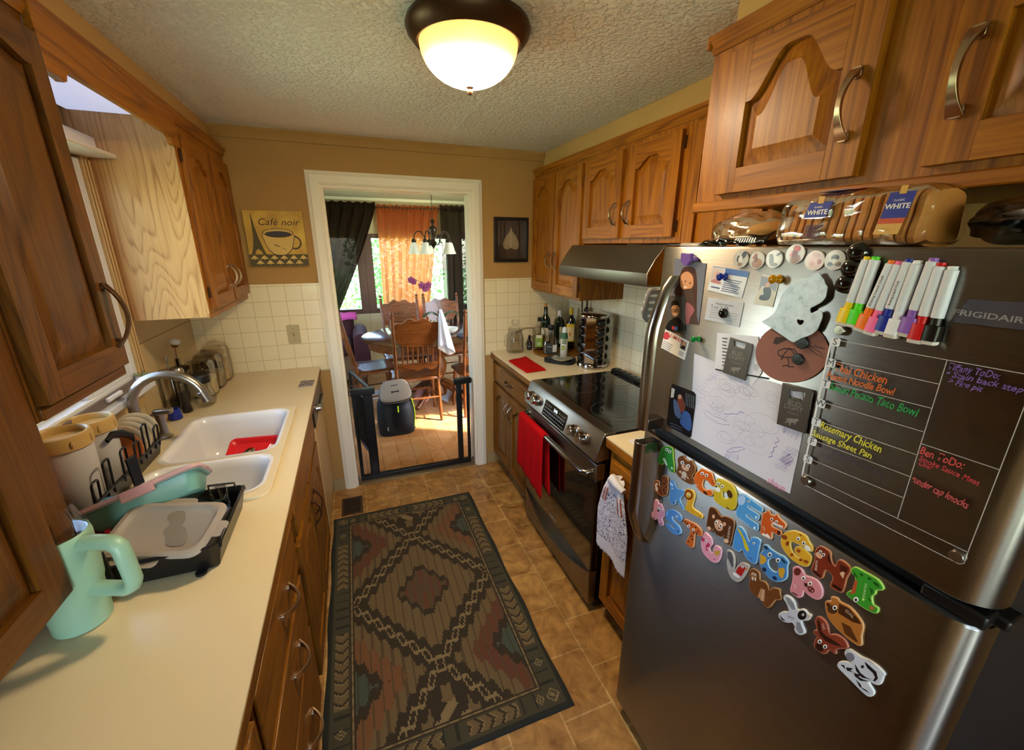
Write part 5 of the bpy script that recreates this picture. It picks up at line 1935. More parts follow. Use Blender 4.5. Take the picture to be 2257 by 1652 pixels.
# generic iron tower silhouette and the scroll band
b.prism([(-.112, .128), (-.109, .128), (-.100, .06), (-.088, .0), (-.070, -.06), (-.06, -.09), (-.078, -.09), (-.085, -.066), (-.100, -.055), (-.113, -.066), (-.12, -.09), (-.137, -.09), (-.124, -.05), (-.116, .0), (-.113, .06)], 0, .0006, PT)
b.prism([(-.15, -.085), (.15, -.085), (.15, -.150), (-.15, -.150)], 0, .0004, PT)
b.build('print_tower', pc, smooth=None)
b = MB(cuplt)
for k in range(6):
    for r_ in range(2):
        cxp, cyp = -.125 + k * .05 + (.025 if r_ else 0), -.103 - r_ * .027
        if cxp > .14: continue
        b.prism(bez([(cxp, cyp + .013), (cxp + .012, cyp + .002), (cxp + .02, cyp - .008), (cxp + .006, cyp - .006), (cxp, cyp - .012), (cxp - .006, cyp - .006), (cxp - .02, cyp - .008), (cxp - .012, cyp + .002)], 3), .0004, .0008, PT)
b.build('print_scrolls', pc, smooth=None)
cup = bez([(-.075, .028), (0.0, .012), (.075, .028), (.073, -.01), (.058, -.055), (.03, -.083), (0, -.088), (-.03, -.083), (-.058, -.055), (-.073, -.01)], 4)
b = MB(inkb)
b.prism([(x * 1.035 + .012, y * 1.03 - .002) for x, y in cup], .0008, .0011, PT)
b.prism([(p[0] + .012, p[1] + .030) for p in circ(.079, 32, 0, 0, .026)], .0008, .0011, PT)
hd_ = [(.085 + .036 * cos(a), -.02 + .038 * sin(a)) for a in [R_(d) for d in range(100, -121, -14)]]
hi_ = [(.085 + .028 * cos(a), -.02 + .030 * sin(a)) for a in [R_(d) for d in range(-120, 101, 14)]]
b.prism([(x + .005, y) for x, y in hd_ + hi_], .0008, .0011, PT)
b.build('print_outline', pc, smooth=None)
b = MB(cuplt)
b.prism([(x + .012, y) for x, y in cup], .0011, .0014, PT)
b.prism([(p[0] + .012, p[1] + .030) for p in circ(.075, 32, 0, 0, .023)], .0011, .0014, PT)
b.build('print_cup', pc, smooth=None)
b = MB(cupdk)
b.prism([(p[0] + .012, p[1] + .026) for p in circ(.066, 32, 0, 0, .0155)], .0014, .0017, PT)
b.prism(bez([(-.02, -.03), (.0, -.035), (.03, -.055), (.045, -.06), (.02, -.048), (0, -.04)], 4), .0014, .0016, PT)
b.build('print_coffee', pc, smooth=None)
text('lettering', 'Café noir', PT @ Matrix.Translation((.02, .088, .0006)), .052, inkb, pc, .0002, shear=.25, space=1.05)
# leaf picture
LT2 = frame((1.0625, D - .022, 1.690), (1, 0, 0), (0, 0, 1))
lp = thing('framed_leaf', 'dark framed skeleton leaf picture on the wall right of the doorway', 'picture', (1.0625, D - .012, 1.69))
b = MB(plain('black_frame', '#120d0a', .35))
b.prism([(-.125, -.147), (.125, -.147), (.125, .147), (-.125, .147)], -.02, .004, LT2, holes=[[(-.102, -.124), (.102, -.124), (.102, .124), (-.102, .124)]])
b.build('frame', lp, bevel=.003)
MB(plain('leaf_backing', '#2c190c', .5)).prism([(-.103, -.125), (.103, -.125), (.103, .125), (-.103, .125)], -.018, -.012, LT2).build('backing', lp, smooth=None)
leafp = bez([(0, .082), (.012, .055), (.04, .02), (.058, -.025), (.05, -.055), (.025, -.062), (0, -.052), (-.025, -.062), (-.05, -.055), (-.058, -.025), (-.04, .02), (-.012, .055)], 5)
b = MB(plain('skeleton_leaf', '#8a7654', .6))
b.prism(leafp, -.012, -.0112, LT2)
b.build('leaf', lp, smooth=None)
b = MB(plain('leaf_vein', '#c9b68c', .6))
b.prism([(-.0015, -.052), (.0015, -.052), (.0006, .078), (-.0006, .078)], -.0112, -.0106, LT2)
for k in range(6):
    for s in (-1, 1):
        y0 = -.04 + .016 * k
        ln2 = .045 - .006 * k
        b.prism([(0, y0), (s * ln2, y0 + ln2 * .55), (s * ln2, y0 + ln2 * .55 + .001), (0, y0 + .0016)], -.0112, -.0106, LT2)
b.build('leaf_veins', lp, smooth=None)
MB(thinglass('picture_glass', (1, 1, 1), .02, .02, .5)).prism([(-.102, -.124), (.102, -.124), (.102, .124), (-.102, .124)], -.006, -.004, LT2).build('glass', lp, smooth=None)
# light switch
SW = frame((-.3625, D - .007, 1.128), (1, 0, 0), (0, 0, 1))
sw = thing('light_switch', 'beige toggle light switch on the tiles left of the doorway', 'switch', (-.3625, D - .007, 1.128))
MB(plain('switch_almond', '#a89468', .4)).prism(rrect(.070, .116, .006, 3), -.0005, .006, SW).build('plate', sw, bevel=.002)
b = MB(plain('toggle', '#8a7850', .4))
b.prism([(-.005, -.010), (.005, -.010), (.005, .010), (-.005, .010)], .006, .008, SW)
b.prism([(-.0035, -.002), (.0035, -.002), (.003, .010), (-.003, .010)], .008, .018, SW)
b.build('toggle', sw, bevel=.001)
for s in (-1, 1):
    MB(plain('screw', '#6d5f3f', .4, metal=.5)).prism(circ(.003, 10, 0, s * .036), .006, .0072, SW).build('screw', sw)
# floor register
vt = thing('floor_vent', 'brown metal floor vent in front of the doorway wall', 'vent', (-.145, 2.588, 0))
vm = plain('vent_brown', '#4a3420', .45, metal=.4)
MB(vm).prism([(-.21, 2.49), (-.08, 2.49), (-.08, 2.69), (-.21, 2.69)], 0, .005, T, holes=[[(-.195, 2.505), (-.095, 2.505), (-.095, 2.675), (-.195, 2.675)]]).build('frame', vt, bevel=.002)
MB(black).box(-.195, -.095, 2.505, 2.675, .0002, .001).build('backing', vt, smooth=None)
for k in range(9):
    y = 2.512 + k * .0185
    MB(vm).box(-.195, -.095, y, y + .006, .001, .0045).build('slat', vt, smooth=None)

# ================================================================== right corner of the counter
def lathe_part(name, par, m, prof, c, n=28, sm=45, sq=None):
    return MB(m).lathe(prof, c, n, sq=sq).build(name, par, smooth=sm)


def label_band(par, m, x, y, r, z0, z1, a0, a1, name='label'):
    b = MB(m)
    b.surf(lambda u, v: (x + r * cos(a0 + (a1 - a0) * u), y + r * sin(a0 + (a1 - a0) * u), z0 + (z1 - z0) * v), 14, 1)
    return b.build(name, par, smooth=80)


CA = atan2(-2.5, -1.25)      # bearing from the corner back towards the aisle
zc = CT

# square glass cookie jar with a bail handle
x, y = 1.066, 2.735
j = thing('glass_jar', 'square clear glass jar with a knob lid and wire handle, leftmost in the right corner', 'jar', (x, y, zc))
lathe_part('glass_body', j, clear, [(.050, .001), (.058, .006), (.060, .03), (.056, .11), (.048, .14), (.044, .15), (.046, .165), (.042, .165), (.040, .15), (.051, .11), (.055, .03), (.053, .010), (.0001, .008)], (x, y, zc), 32, sq=4)
lathe_part('glass_lid', j, clear, [(.040, .166), (.049, .168), (.050, .178), (.034, .186), (.016, .190), (.014, .196), (.028, .204), (.030, .222), (.024, .233), (.0001, .234)], (x, y, zc), 28)
b = MB(nickel)
hv = V((-.95, .3, 0)).normalized()
b.tube([V((x, y, zc)) + hv * r_ + V((0, 0, z)) for r_, z in ((.05, .135), (.072, .12), (.080, .085), (.074, .05), (.058, .03))], .0018, 6)
b.build('wire_handle', j, smooth=70)

# round wooden turntable
x, y = 1.345, 2.620
tb = MB(M['basex'])
tb.lathe([(.165, 0), (.172, .003), (.172, .014), (.168, .018), (.0001, .018)], (x, y, zc), 56)
tag(tb.build('turntable', origin=(x, y, zc), smooth=35), 'round brown wooden turntable under the bottles', 'turntable')
zt = zc + .0185


def bottle(name, label, x, y, z, m, prof, cap, capm, cat='bottle', n=28, liquid=None, sq=None):
    j = thing(name, label, cat, (x, y, z))
    lathe_part('glass_body', j, m, prof, (x, y, z), n, sq=sq)
    lathe_part('cap', j, capm, cap, (x, y, z), 20, 40)
    if liquid:
        lathe_part('liquid', j, liquid[0], liquid[1], (x, y, z), 24, sq=sq)
    return j


greenglass = plain('dark_green_glass', '#0d1c0c', .06, trans=.35, coat=.6)
amber = plain('amber_glass', '#22100a', .1, coat=.5)
labw = plain('label_cream', '#cfc3a4', .55)
labg = plain('label_green', '#7d9a2c', .5)
laby = plain('label_yellow', '#d8b31c', .5)
labk = plain('label_black', '#151412', .5)
# little amber bottle
j = bottle('amber_bottle', 'tiny dark amber bottle with a black cap beside the square jar', 1.188, 2.760, zc, amber, [(.018, .001), (.020, .004), (.020, .055), (.015, .066), (.008, .072), (.008, .08), (.0001, .08)], [(.009, .078), (.010, .08), (.009, .11), (.0001, .111)], black)
label_band(j, labk, 1.188, 2.760, .0203, zc + .012, zc + .048, CA - .8, CA + .8)
text('lettering', 'AROMA', frame((1.188 + .0208 * cos(CA), 2.760 + .0208 * sin(CA), zc + .03), (-sin(CA), cos(CA), 0), (0, 0, 1)), .008, labw, j)
# whiskey with a green label
x, y = 1.235, 2.690
j = bottle('liquor_bottle', 'square liquor bottle with a green label and black cap on the turntable', x, y, zt, clear, [(.038, .001), (.042, .005), (.042, .13), (.034, .155), (.015, .175), (.0135, .215), (.0105, .215), (.012, .176), (.031, .152), (.038, .13), (.038, .008), (.0001, .006)], [(.0145, .205), (.0155, .207), (.015, .232), (.0001, .233)], black, liquid=(plain('whiskey', '#8a4d12', .1, trans=.6), [(.036, .008), (.036, .105), (.0001, .106)]), sq=6)
label_band(j, labg, x, y, .0455, zt + .025, zt + .105, CA - .62, CA + .62)
b = label_band(j, labw, x, y, .0460, zt + .09, zt + .112, CA - .45, CA + .45, 'label_top')
for k in range(3):
    label_band(j, labw, x, y, .0460, zt + .055 - k * .008, zt + .059 - k * .008, CA - .28, CA + .28, 'label_print')
# wine, dark, corked
x, y = 1.300, 2.728
j = bottle('wine_bottle', 'tall dark green wine bottle with a cork at the back of the turntable', x, y, zt, greenglass, [(.032, .001), (.036, .006), (.036, .19), (.033, .215), (.018, .24), (.0145, .255), (.0145, .30), (.0001, .30)], [(.010, .299), (.0115, .301), (.0105, .322), (.0001, .322)], plain('cork', '#a9793f', .8, bump=.5))
label_band(j, labw, x, y, .0364, zt + .05, zt + .15, CA - .9, CA + .9)
# short clear tequila bottle
x, y = 1.252, 2.535
j = bottle('liquor_bottle', 'short wide clear bottle with black stopper and dark badge on the turntable', x, y, zt, clear, [(.046, .001), (.054, .008), (.056, .05), (.050, .095), (.030, .125), (.015, .14), (.014, .175), (.011, .175), (.012, .141), (.027, .122), (.046, .093), (.052, .05), (.050, .014), (.0001, .012)], [(.015, .168), (.022, .176), (.023, .196), (.019, .202), (.0001, .202)], black, liquid=(clear, [(.049, .016), (.050, .045), (.0001, .046)]))
bad = frame((x + .0565 * cos(CA - .12), y + .0565 * sin(CA - .12), zt + .052), (-sin(CA - .12), cos(CA - .12), 0), (0, 0, 1))
lb = MB(plain('label_slate', '#2b3330', .5)).prism([(-.022, .022), (-.014, .034), (.014, .034), (.022, .022), (.022, -.018), (.0, -.036), (-.022, -.018)], -.002, .0006, bad).build('label', j)
text('lettering', 'TEQUILA', bad @ Matrix.Translation((0, .010, .0008)), .009, labw, j)
label_band(j, plain('label_white', '#d6d4cc', .5), x, y, .0572, zt + .025, zt + .075, CA + .25, CA + .85, 'side_label')
# olive oil, square dark green
x, y = 1.405, 2.712
j = bottle('oil_bottle', 'square dark olive oil bottle with a white cap on the turntable', x, y, zt, greenglass, [(.029, .001), (.033, .005), (.033, .175), (.028, .20), (.014, .22), (.013, .235), (.0001, .236)], [(.0145, .222), (.015, .228), (.0135, .25), (.0145, .252), (.014, .272), (.0001, .272)], plain('cap_white', '#cfcac0', .4), sq=6)
label_band(j, plain('label_olive', '#b7b492', .5), x, y, .0358, zt + .03, zt + .155, CA - .6, CA + .6)
label_band(j, plain('label_olive_print', '#6c7156', .5), x, y, .0362, zt + .06, zt + .12, CA - .3, CA + .3, 'label_print')
# yellow-label wine
x, y = 1.462, 2.640
j = bottle('wine_bottle', 'wine bottle with a yellow neck wrap and yellow-bordered label', x, y, zt, plain('wine_glass', '#1a1408', .06, trans=.3, coat=.6), [(.034, .001), (.038, .006), (.038, .18), (.033, .21), (.018, .235), (.0145, .25), (.0145, .295), (.0001, .295)], [(.0152, .24), (.0152, .297), (.0001, .298)], laby)
label_band(j, laby, x, y, .0385, zt + .055, zt + .185, CA - .95, CA + .75)
label_band(j, plain('label_pale', '#dccb9c', .5), x, y, .0389, zt + .065, zt + .162, CA - .85, CA + .65, 'label_field')
b = MB(plain('label_flame', '#d0752a', .5))
FL = frame((x + .0392 * cos(CA - .1), y + .0392 * sin(CA - .1), zt + .115), (-sin(CA - .1), cos(CA - .1), 0), (0, 0, 1))
b.prism(bez([(-.004, -.022), (.004, -.018), (.010, .012), (.004, .004), (.001, .022), (-.004, .004), (-.010, .006)], 3), -.001, .0006, FL)
b.build('label_emblem', j, smooth=None)
text('lettering', 'barefoot', FL @ Matrix.Translation((0, -.034, .0)), .010, plain('label_gold', '#b06a20', .5), j)
# avocado oil spray on the front edge
x, y = 1.322, 2.470
j = thing('spray_can', 'white avocado oil spray can with a green shoulder, in front of the bottles', 'spray can', (x, y, zc))
zz_ = zc + .0187
lathe_part('can', j, plain('can_white', '#d5d2bf', .35), [(.023, 0), (.025, .003), (.025, .125), (.024, .128), (.0001, .128)], (x, y, zz_))
lathe_part('shoulder', j, plain('can_green', '#2c5a34', .35), [(.0252, .118), (.0252, .135), (.020, .155), (.015, .16), (.0001, .16)], (x, y, zz_))
lathe_part('cap', j, plain('cap_grey', '#d9d9d6', .35), [(.0165, .158), (.0165, .17), (.014, .188), (.010, .195), (.0001, .196)], (x, y, zz_))
label_band(j, plain('label_leafgreen', '#76922e', .5), x, y, .0254, zz_ + .04, zz_ + .07, CA - .75, CA + .1, 'label_avocado')
label_band(j, plain('label_avo_core', '#c9c46a', .5), x, y, .0257, zz_ + .045, zz_ + .062, CA - .55, CA - .15, 'label_avocado_core')
for k in range(3):
    label_band(j, plain('label_darkgreen', '#37542e', .5), x, y, .0255, zz_ + .085 + .012 * k, zz_ + .092 + .012 * k, CA - .6, CA + .6, 'label_print')
# kitchen scale with a glass plate
x, y = 1.262, 2.372
sc_ = thing('kitchen_scale', 'black kitchen scale with a round glass plate in front of the turntable', 'scale', (x, y, zc))
KT = Matrix.Translation((x, y, zc)) @ Matrix.Rotation(R_(-38), 4, 'Z')
b = MB(black)
b.loft([[KT @ V((p[0], p[1], z)) for p in bez([(-.115, -.035), (-.07, -.06), (0, -.075), (.07, -.06), (.09, 0), (.07, .06), (0, .075), (-.07, .055), (-.115, .03)], 4)] for z in (.003, .018, .022)], True, True, True)
b.build('base', sc_, smooth=35)
MB(plain('scale_screen', '#4a4f48', .3)).prism(rrect(.03, .045, .004, 2), .0222, .0228, KT @ Matrix.Translation((-.092, 0, 0))).build('display', sc_)
lathe_part('glass_plate', sc_, plain('scale_glass', '#b9b59a', .05, trans=.5, coat=1.), [(.05, .024), (.072, .028), (.073, .033), (.070, .035), (.0001, .036)], (x, y, zc), 40)
lathe_part('chrome_rim', sc_, chrome, [(.071, .022), (.0745, .026), (.0745, .031), (.072, .032)], (x, y, zc), 40)
b = MB(black)
rcl = MB(plain('red_cloth', '#b00f0c', .9, bump=.6, bscale=240., spec=.08))
q_ = [V((.928, 2.500, 0)), V((1.075, 2.560, 0)), V((1.072, 2.225, 0)), V((.938, 2.215, 0))]
rcl.surf(lambda u, v: q_[0].lerp(q_[1], u).lerp(q_[3].lerp(q_[2], u), v) + V((0, 0, zc + .006 + .0018 * sin(u * 7) * sin(v * 9 + 1))), 24, 30)
tag(rcl.build('dishcloth', origin=(1.0, 2.37, zc), smooth=60, solid=.007), 'red folded dishcloth on the right corner counter', 'cloth')

# utensils standing behind, black crock
x, y = 1.500, 2.520
j = thing('utensil_crock', 'black crock holding wooden spoons behind the spice rack', 'crock', (x, y, zc))
lathe_part('crock', j, plain('crock_black', '#0e0c0b', .35), [(.036, 0), (.038, .004), (.038, .20), (.035, .20), (.034, .01), (.0001, .01)], (x, y, zc))
uw = MB(plain('spoon_wood', '#6d4a2a', .6))
uw.tube([(x - .01, y, zc + .02), (x - .02, y + .01, zc + .42)], .006, 8).ball((x - .021, y + .01, zc + .43), .02, 10, 6, (.4, 1, 1.4))
tag(uw.build('wooden_spoon', origin=(x, y, zc + .02), smooth=70), 'wooden spoon standing in the black crock', 'spoon')
uw = MB(plain('spatula_dark', '#2a211a', .5))
uw.tube([(x + .012, y - .01, zc + .02), (x - .004, y - .03, zc + .41)], .005, 8).ball((x - .005, y - .031, zc + .30), .028, 10, 6, (.4, 1.2, 1.5))
tag(uw.build('ladle', origin=(x, y, zc + .02), smooth=70), 'dark ladle standing in the black crock', 'ladle')

# chrome spice carousel with jars
x, y = 1.402, 2.228
sr = thing('spice_rack', 'chrome revolving spice rack next to the cooktop', 'spice rack', (x, y, zc))
mirror = plain('mirror_chrome', '#b9b4ae', .06, metal=1.)
lathe_part('base', sr, mirror, [(.09, .002), (.097, .004), (.098, .020), (.094, .026), (.02, .028), (.0001, .028)], (x, y, zc), 48)
lathe_part('top', sr, mirror, [(.02, .318), (.090, .318), (.094, .322), (.094, .332), (.088, .338), (.0001, .340)], (x, y, zc), 48)
b = MB(mirror)
A0 = atan2(-y, -x)
jar_az = [A0 + R_(d) for d in (-62, 30, 120, 210)]
for k in range(4):
    a = (jar_az[k] + (jar_az[(k + 1) % 4] if k < 3 else jar_az[0] + 2 * pi)) / 2
    q = V((cos(a), sin(a), 0)); p_ = V((-q.y, q.x, 0)); o_ = V((x, y, zc))
    s_ = .030
    b.add([o_ + q * .072 - p_ * s_ + V((0, 0, .026)), o_ + q * .072 + p_ * s_ + V((0, 0, .026)), o_ + q * .072 + p_ * s_ + V((0, 0, .32)), o_ + q * .072 - p_ * s_ + V((0, 0, .32)),
           o_ + q * .030 - p_ * s_ + V((0, 0, .026)), o_ + q * .030 + p_ * s_ + V((0, 0, .026)), o_ + q * .030 + p_ * s_ + V((0, 0, .32)), o_ + q * .030 - p_ * s_ + V((0, 0, .32))],
          [(0, 1, 2, 3), (1, 5, 6, 2), (4, 0, 3, 7)])
b.build('column', sr, smooth=None)
for k, a in enumerate(jar_az):
    b = MB(mirror)
    for r_ in range(5):
        z = zc + .058 + r_ * .057
        q = V((cos(a), sin(a), 0))
        b.tube([V((x, y, z)) + q * .062 + V((-q.y * .024 * cos(t), q.x * .024 * cos(t), .024 * sin(t))) for t in [2 * pi * i / 16 for i in range(16)]], .0016, 6, True)
    b.build('ring_holder', sr, smooth=70)


def spice(a, z):
    j = thing('spice_jar', None, 'spice jar', (0, 0, 0), 0, 'spice jars in the chrome rack')
    Tj = Matrix.Rotation(R_(90), 4, 'Y')
    MB(clear).lathe([(.016, -.04), (.020, -.036), (.020, .004), (.017, .010), (.0001, .010)], (0, 0, 0), 20, T=Tj).build('glass', j, smooth=50)
    MB(plain('spice_mix', '#8a5a34', .8, bump=.8, bscale=200., var=.4)).lathe([(.015, -.038), (.0185, -.034), (.0185, -.002), (.0001, -.002)], (0, 0, 0), 16, T=Tj).build('spice', j, smooth=50)
    MB(plain('spice_cap', '#0a0909', .25)).lathe([(.020, .008), (.0215, .010), (.0215, .026), (.019, .030), (.0001, .031)], (0, 0, 0), 24, T=Tj).build('cap', j, smooth=40)
    return j


sj = spice(0, 0)
names = ['bottom', 'second', 'middle', 'fourth', 'top']
cols = ['facing the bottles', 'facing the cooktop', 'facing the range back vent']
first = True
for k, a in enumerate(jar_az[:3]):
    for r_ in range(5):
        q = V((cos(a), sin(a), 0))
        o_ = sj if first else dup(sj)
        first = False
        o_.location = V((x, y, zc + .058 + r_ * .057)) + q * .068
        o_.rotation_euler = (0, 0, a)
        o_['label'] = '%s black-capped spice jar in the rack column %s' % (names[r_], cols[k])

# white mat by the refrigerator and cord on the tiles
mt = MB(plain('white_mat', '#cfcbc8', .7, bump=.3, bscale=300.))
mt.prism(rrect(.30, .20, .01, 3, 1.115, 1.135), CT + .0004, CT + .005, T)
tag(mt.build('drying_mat', origin=(1.115, 1.135, CT), bevel=.001), 'thin white mat on the short counter beside the refrigerator', 'mat')
b = MB(plain('cord_tan', '#8a7350', .5))
b.tube([(1.10, 2.815, 1.04), (1.17, 2.812, 1.07), (1.24, 2.813, 1.065), (1.27, 2.816, 1.02), (1.20, 2.816, .985), (1.18, 2.816, .95), (1.185, 2.812, .918)], .0035, 7)
tag(b.build('power_cord', origin=(1.2, 2.815, 1.0), smooth=70), 'tan power cord looping along the tiles behind the bottles', 'cord')

# ------------------------------------------------------------------ towels
redt = plain('red_terry', '#b00a0e', .95, bump=.9, bscale=260., spec=.08)
ty0, ty1 = 2.028, 1.700
hx_, hz_ = rx - .032, .735


def rtowel(u, v):
    y = ty0 + (ty1 - ty0) * u
    r_ = .0165
    Lf = .30 + .045 * u
    Lb = .26 + .06 * u
    tot = Lf + Lb + pi * r_
    s = v * tot
    fold = .006 * sin(u * 11 + 1) * min(1, abs(s - Lb) / .15)
    yy = y - .02 * (u - .5) * max(0, (s - Lb) / Lf) - .012 * sin(u * 5)
    if s < Lb:
        return (hx_ + r_ + fold * .4, yy - .035 * (1 - s / Lb), hz_ - (Lb - s))
    if s < Lb + pi * r_:
        a = (s - Lb) / r_
        return (hx_ + r_ * cos(a), yy, hz_ + r_ * sin(a))
    d = s - Lb - pi * r_
    return (hx_ - r_ - abs(fold) - .012 * d, yy, hz_ - d)


b = MB(redt)
b.surf(rtowel, 36, 50)
tag(b.build('towel', origin=(hx_, 1.86, .73), smooth=70, solid=.004), 'red terry towel hanging over the oven handle', 'towel')


def teamat():
    m, t, b = nodes('printed_tea_towel')
    tc = N(t, 'TexCoord')
    n = N(t, 'TexNoise', i_Scale=38., i_Detail=2., i_Distortion=1.6)
    t.links.new(tc.outputs['Object'], n.inputs['Vector'])
    fr_ = N(t, 'Math', operation='PINGPONG'); fr_.inputs[1].default_value = .1
    t.links.new(n.outputs['Fac'], fr_.inputs[0])
    r = ramp(t, [(.018, '#3b4660'), (.03, '#d9d6de')])
    t.links.new(fr_.outputs[0], r.inputs[0])
    # the print covers only the middle of the cloth
    sp = N(t, 'SeparateXYZ')
    t.links.new(tc.outputs['Object'], sp.inputs[0])
    a = N(t, 'Math', operation='COMPARE'); a.inputs[1].default_value = -.17; a.inputs[2].default_value = .115
    t.links.new(sp.outputs[2], a.inputs[0])
    mx = N(t, 'Mix', data_type='RGBA')
    t.links.new(a.outputs[0], mx.inputs[0])
    mx.inputs[6].default_value = (*lin('#dcd8dc'), 1)
    t.links.new(r.outputs[0], mx.inputs[7])
    t.links.new(mx.outputs[2], b.inputs['Base Color'])
    b.inputs['Roughness'].default_value = .85
    return m


tea = thing('tea_towel', 'white printed tea towel hanging on the narrow cabinet next to the refrigerator', 'towel', (.885, 1.165, .78))
b = MB(teamat())


def ttf(u, v):
    w = .055 + .145 * min(1, v * 1.9) ** .7
    yc = 1.172 - .012 * v
    y = yc + w * (.5 - u)
    z = .80 - .36 * v - .02 * u * v
    x = .888 - .012 * sin(u * 9 + .5) * (1 - .5 * v) - .014 * sin(pi * min(1, v * 4) * .5)
    if v < .03:
        x += .006
    return (x, y, z + (.004 * sin(u * 60) if v > .99 else 0))


b.surf(ttf, 60, 40)
b.build('cloth', tea, smooth=70, solid=.003)
b = MB(plain('rust_stripe', '#a8502a', .85))
for u0 in (.12, .2, .62, .78, .9):
    b.surf(lambda u, v: tuple(V(ttf(u0 + .035 * u, .16 + .18 * v)) + V((-.0032, 0, 0))), 2, 8)
b.build('stripe_print', tea, smooth=70)
b = MB(plain('tea_dots', '#57404a', .85))
for i in range(16):
    p0 = V(ttf(.04 + .06 * i, .82)) + V((-.0032, 0, 0))
    b.prism(circ(.0022, 6), 0, .0006, frame(p0, (0, -1, 0), (0, 0, 1)))
b.build('dotted_border', tea, smooth=None)
b = MB(plain('twisted_top', '#d9d4d4', .85))
b.tube([(.868, 1.20, .775), (.864, 1.175, .800), (.866, 1.15, .785), (.872, 1.11, .775)], [.010, .018, .016, .012], 10)
b.build('knot', tea, smooth=70)

# striped oven mitt hanging on the far side of the refrigerator
b = MB(tilemat('mitt_stripe', 'zy', .018, 5., .006, '#b5b0aa', '#aaa59f', '#66615d', rough=.8, bump=0., offset=0.))
mp_ = bez([(-.05, .07), (.045, .07), (.058, .0), (.05, -.07), (.0, -.105), (-.05, -.07), (-.058, 0)], 5)
Tm = frame((.765, FYF + .018, 1.505), (-.98, .2, 0), (0, 0, 1)) @ Matrix.Rotation(R_(12), 4, 'Z')
b.loft([[Tm @ V((p[0] * k, p[1] * k, z)) for p in mp_] for k, z in ((.42, -.010), (.52, -.004), (.52, .004), (.42, .010))], True, True, True)
tag(b.build('oven_mitt', origin=(.765, FYF + .018, 1.5), smooth=60), 'grey striped oven mitt hanging behind the refrigerator handle', 'mitt')

# ------------------------------------------------------------------ rug: woven as a grid of knots
rc = [plain('rug_' + n_, c_, .95, bump=.8, bscale=300.) for n_, c_ in (('edge', '#25261f'), ('tan', '#685639'), ('light', '#7e6b4a'), ('dark', '#33291b'), ('rust', '#5e3826'), ('teal', '#434b3f'), ('brown', '#52412a'), ('olive', '#413c2b'), ('orange', '#704a2c'))]
RX0, RX1, RY0_, RY1_ = -.256, .620, .962, 2.468
nu, nv = 136, 234
b = MB(rc[0])
for m in rc:
    b.mat(m)


def rugcol(x, y):
    """x, y in metres from the rug centre"""
    X, Y = abs(x), abs(y)
    hw, hh = .438, .753
    ex, ey = hw - X, hh - Y
    e = min(ex, ey)
    tri = lambda s, p: abs(((s / p) % 1) - .5) * 2
    if e < .022: return 0
    if e < .030: return 7
    if e < .088:
        along, acr = (y, (ex - .059) / .029) if ex <= ey else (x, (ey - .059) / .029)
        if ex < .088 and ey < .088:
            d = abs(ex - .059) + abs(ey - .059)
            return 2 if d < .012 or .02 < d < .028 else 7
        L = hh if ex <= ey else hw
        seg = abs(along) / L
        s0 = .18 if ex <= ey else .10
        s1 = .62 if ex <= ey else .55
        if s0 < seg < s1:
            ch = ((abs(along) + abs(acr) * .022) / .045) % 1
            if abs(acr) > .85: return 7
            if ch < .26: return 3
            return 1 if ch > .4 else 2
        d = abs(abs(along) - (L * .74)) + abs(acr) * .029
        if d < .007 or .013 < d < .019: return 2
        return 7 if ((along * 60) % 3) > .6 else 0
    if e < .094: return 3
    if e < .104: return 2 if int((x + y) * 400) % 3 else 1
    if e < .110: return 3
    # field of stepped diamonds
    a, c_ = .335, .42
    best = None
    for kx in (-1, 0, 1):
        for ky in (-2, -1, 0, 1, 2):
            if (kx + ky) % 2: continue
            p = abs(x - kx * a) / a + abs(y - ky * c_) / c_
            if best is None or p < best[0]:
                best = (p, kx, ky)
    p, kx, ky = best
    p += .085 * (tri(x, .045) - .5)
    if p > .985: return 3
    if p > .945: return 2
    if p > .82: return 3
    streak = (int(x * 130) * 7 + 3) % 5
    if kx == 0 and ky == 0:
        if p > .42: return 1 if streak else 6
        if p > .34: return 3
        return 4 if (p > .1 and streak % 2) else 6
    if kx != 0:
        if p > .62: return 1 if streak != 2 else 6
        if p > .36: return (8 if (kx * ky > 0) else 4) if streak else 6
        if p > .24: return 3
        return 5 if streak != 1 else 7
    if p > .66: return 1 if tri(x, .09) > p - .2 else 3
    if p > .4: return 2 if tri(x + abs(y), .10) > .5 else 3
    return 4 if streak % 2 else 6


vs = []
for jv in range(nv + 1):
    for iu in range(nu + 1):
        x = RX0 + (RX1 - RX0) * iu / nu
        y = RY0_ + (RY1_ - RY0_) * jv / nv
        edge = min(iu, nu - iu, jv, nv - jv)
        z = .0105 - (.005 if edge == 0 else 0) + .0012 * sin(y * 11) * sin(x * 6) + (.006 * max(0, 1 - (RX1 - x) / .05) * max(0, sin(y * 9 + 1)) ** 3)
        vs.append((x + (.004 * sin(y * 14) if iu in (0, nu) else 0), y, z))
b.v = vs
cxr, cyr = (RX0 + RX1) / 2, (RY0_ + RY1_) / 2
for jv in range(nv):
    for iu in range(nu):
        k = jv * (nu + 1) + iu
        b.f.append([k, k + 1, k + nu + 2, k + nu + 1])
        b.mi.append(rugcol(RX0 + (RX1 - RX0) * (iu + .5) / nu - cxr, RY0_ + (RY1_ - RY0_) * (jv + .5) / nv - cyr))
per = [i for i in range(nu + 1)] + [(jv + 1) * (nu + 1) - 1 for jv in range(1, nv + 1)] + [nv * (nu + 1) + i for i in range(nu - 1, -1, -1)] + [jv * (nu + 1) for jv in range(nv - 1, 0, -1)]
base = len(b.v)
b.v += [(vs[i][0], vs[i][1], .0005) for i in per]
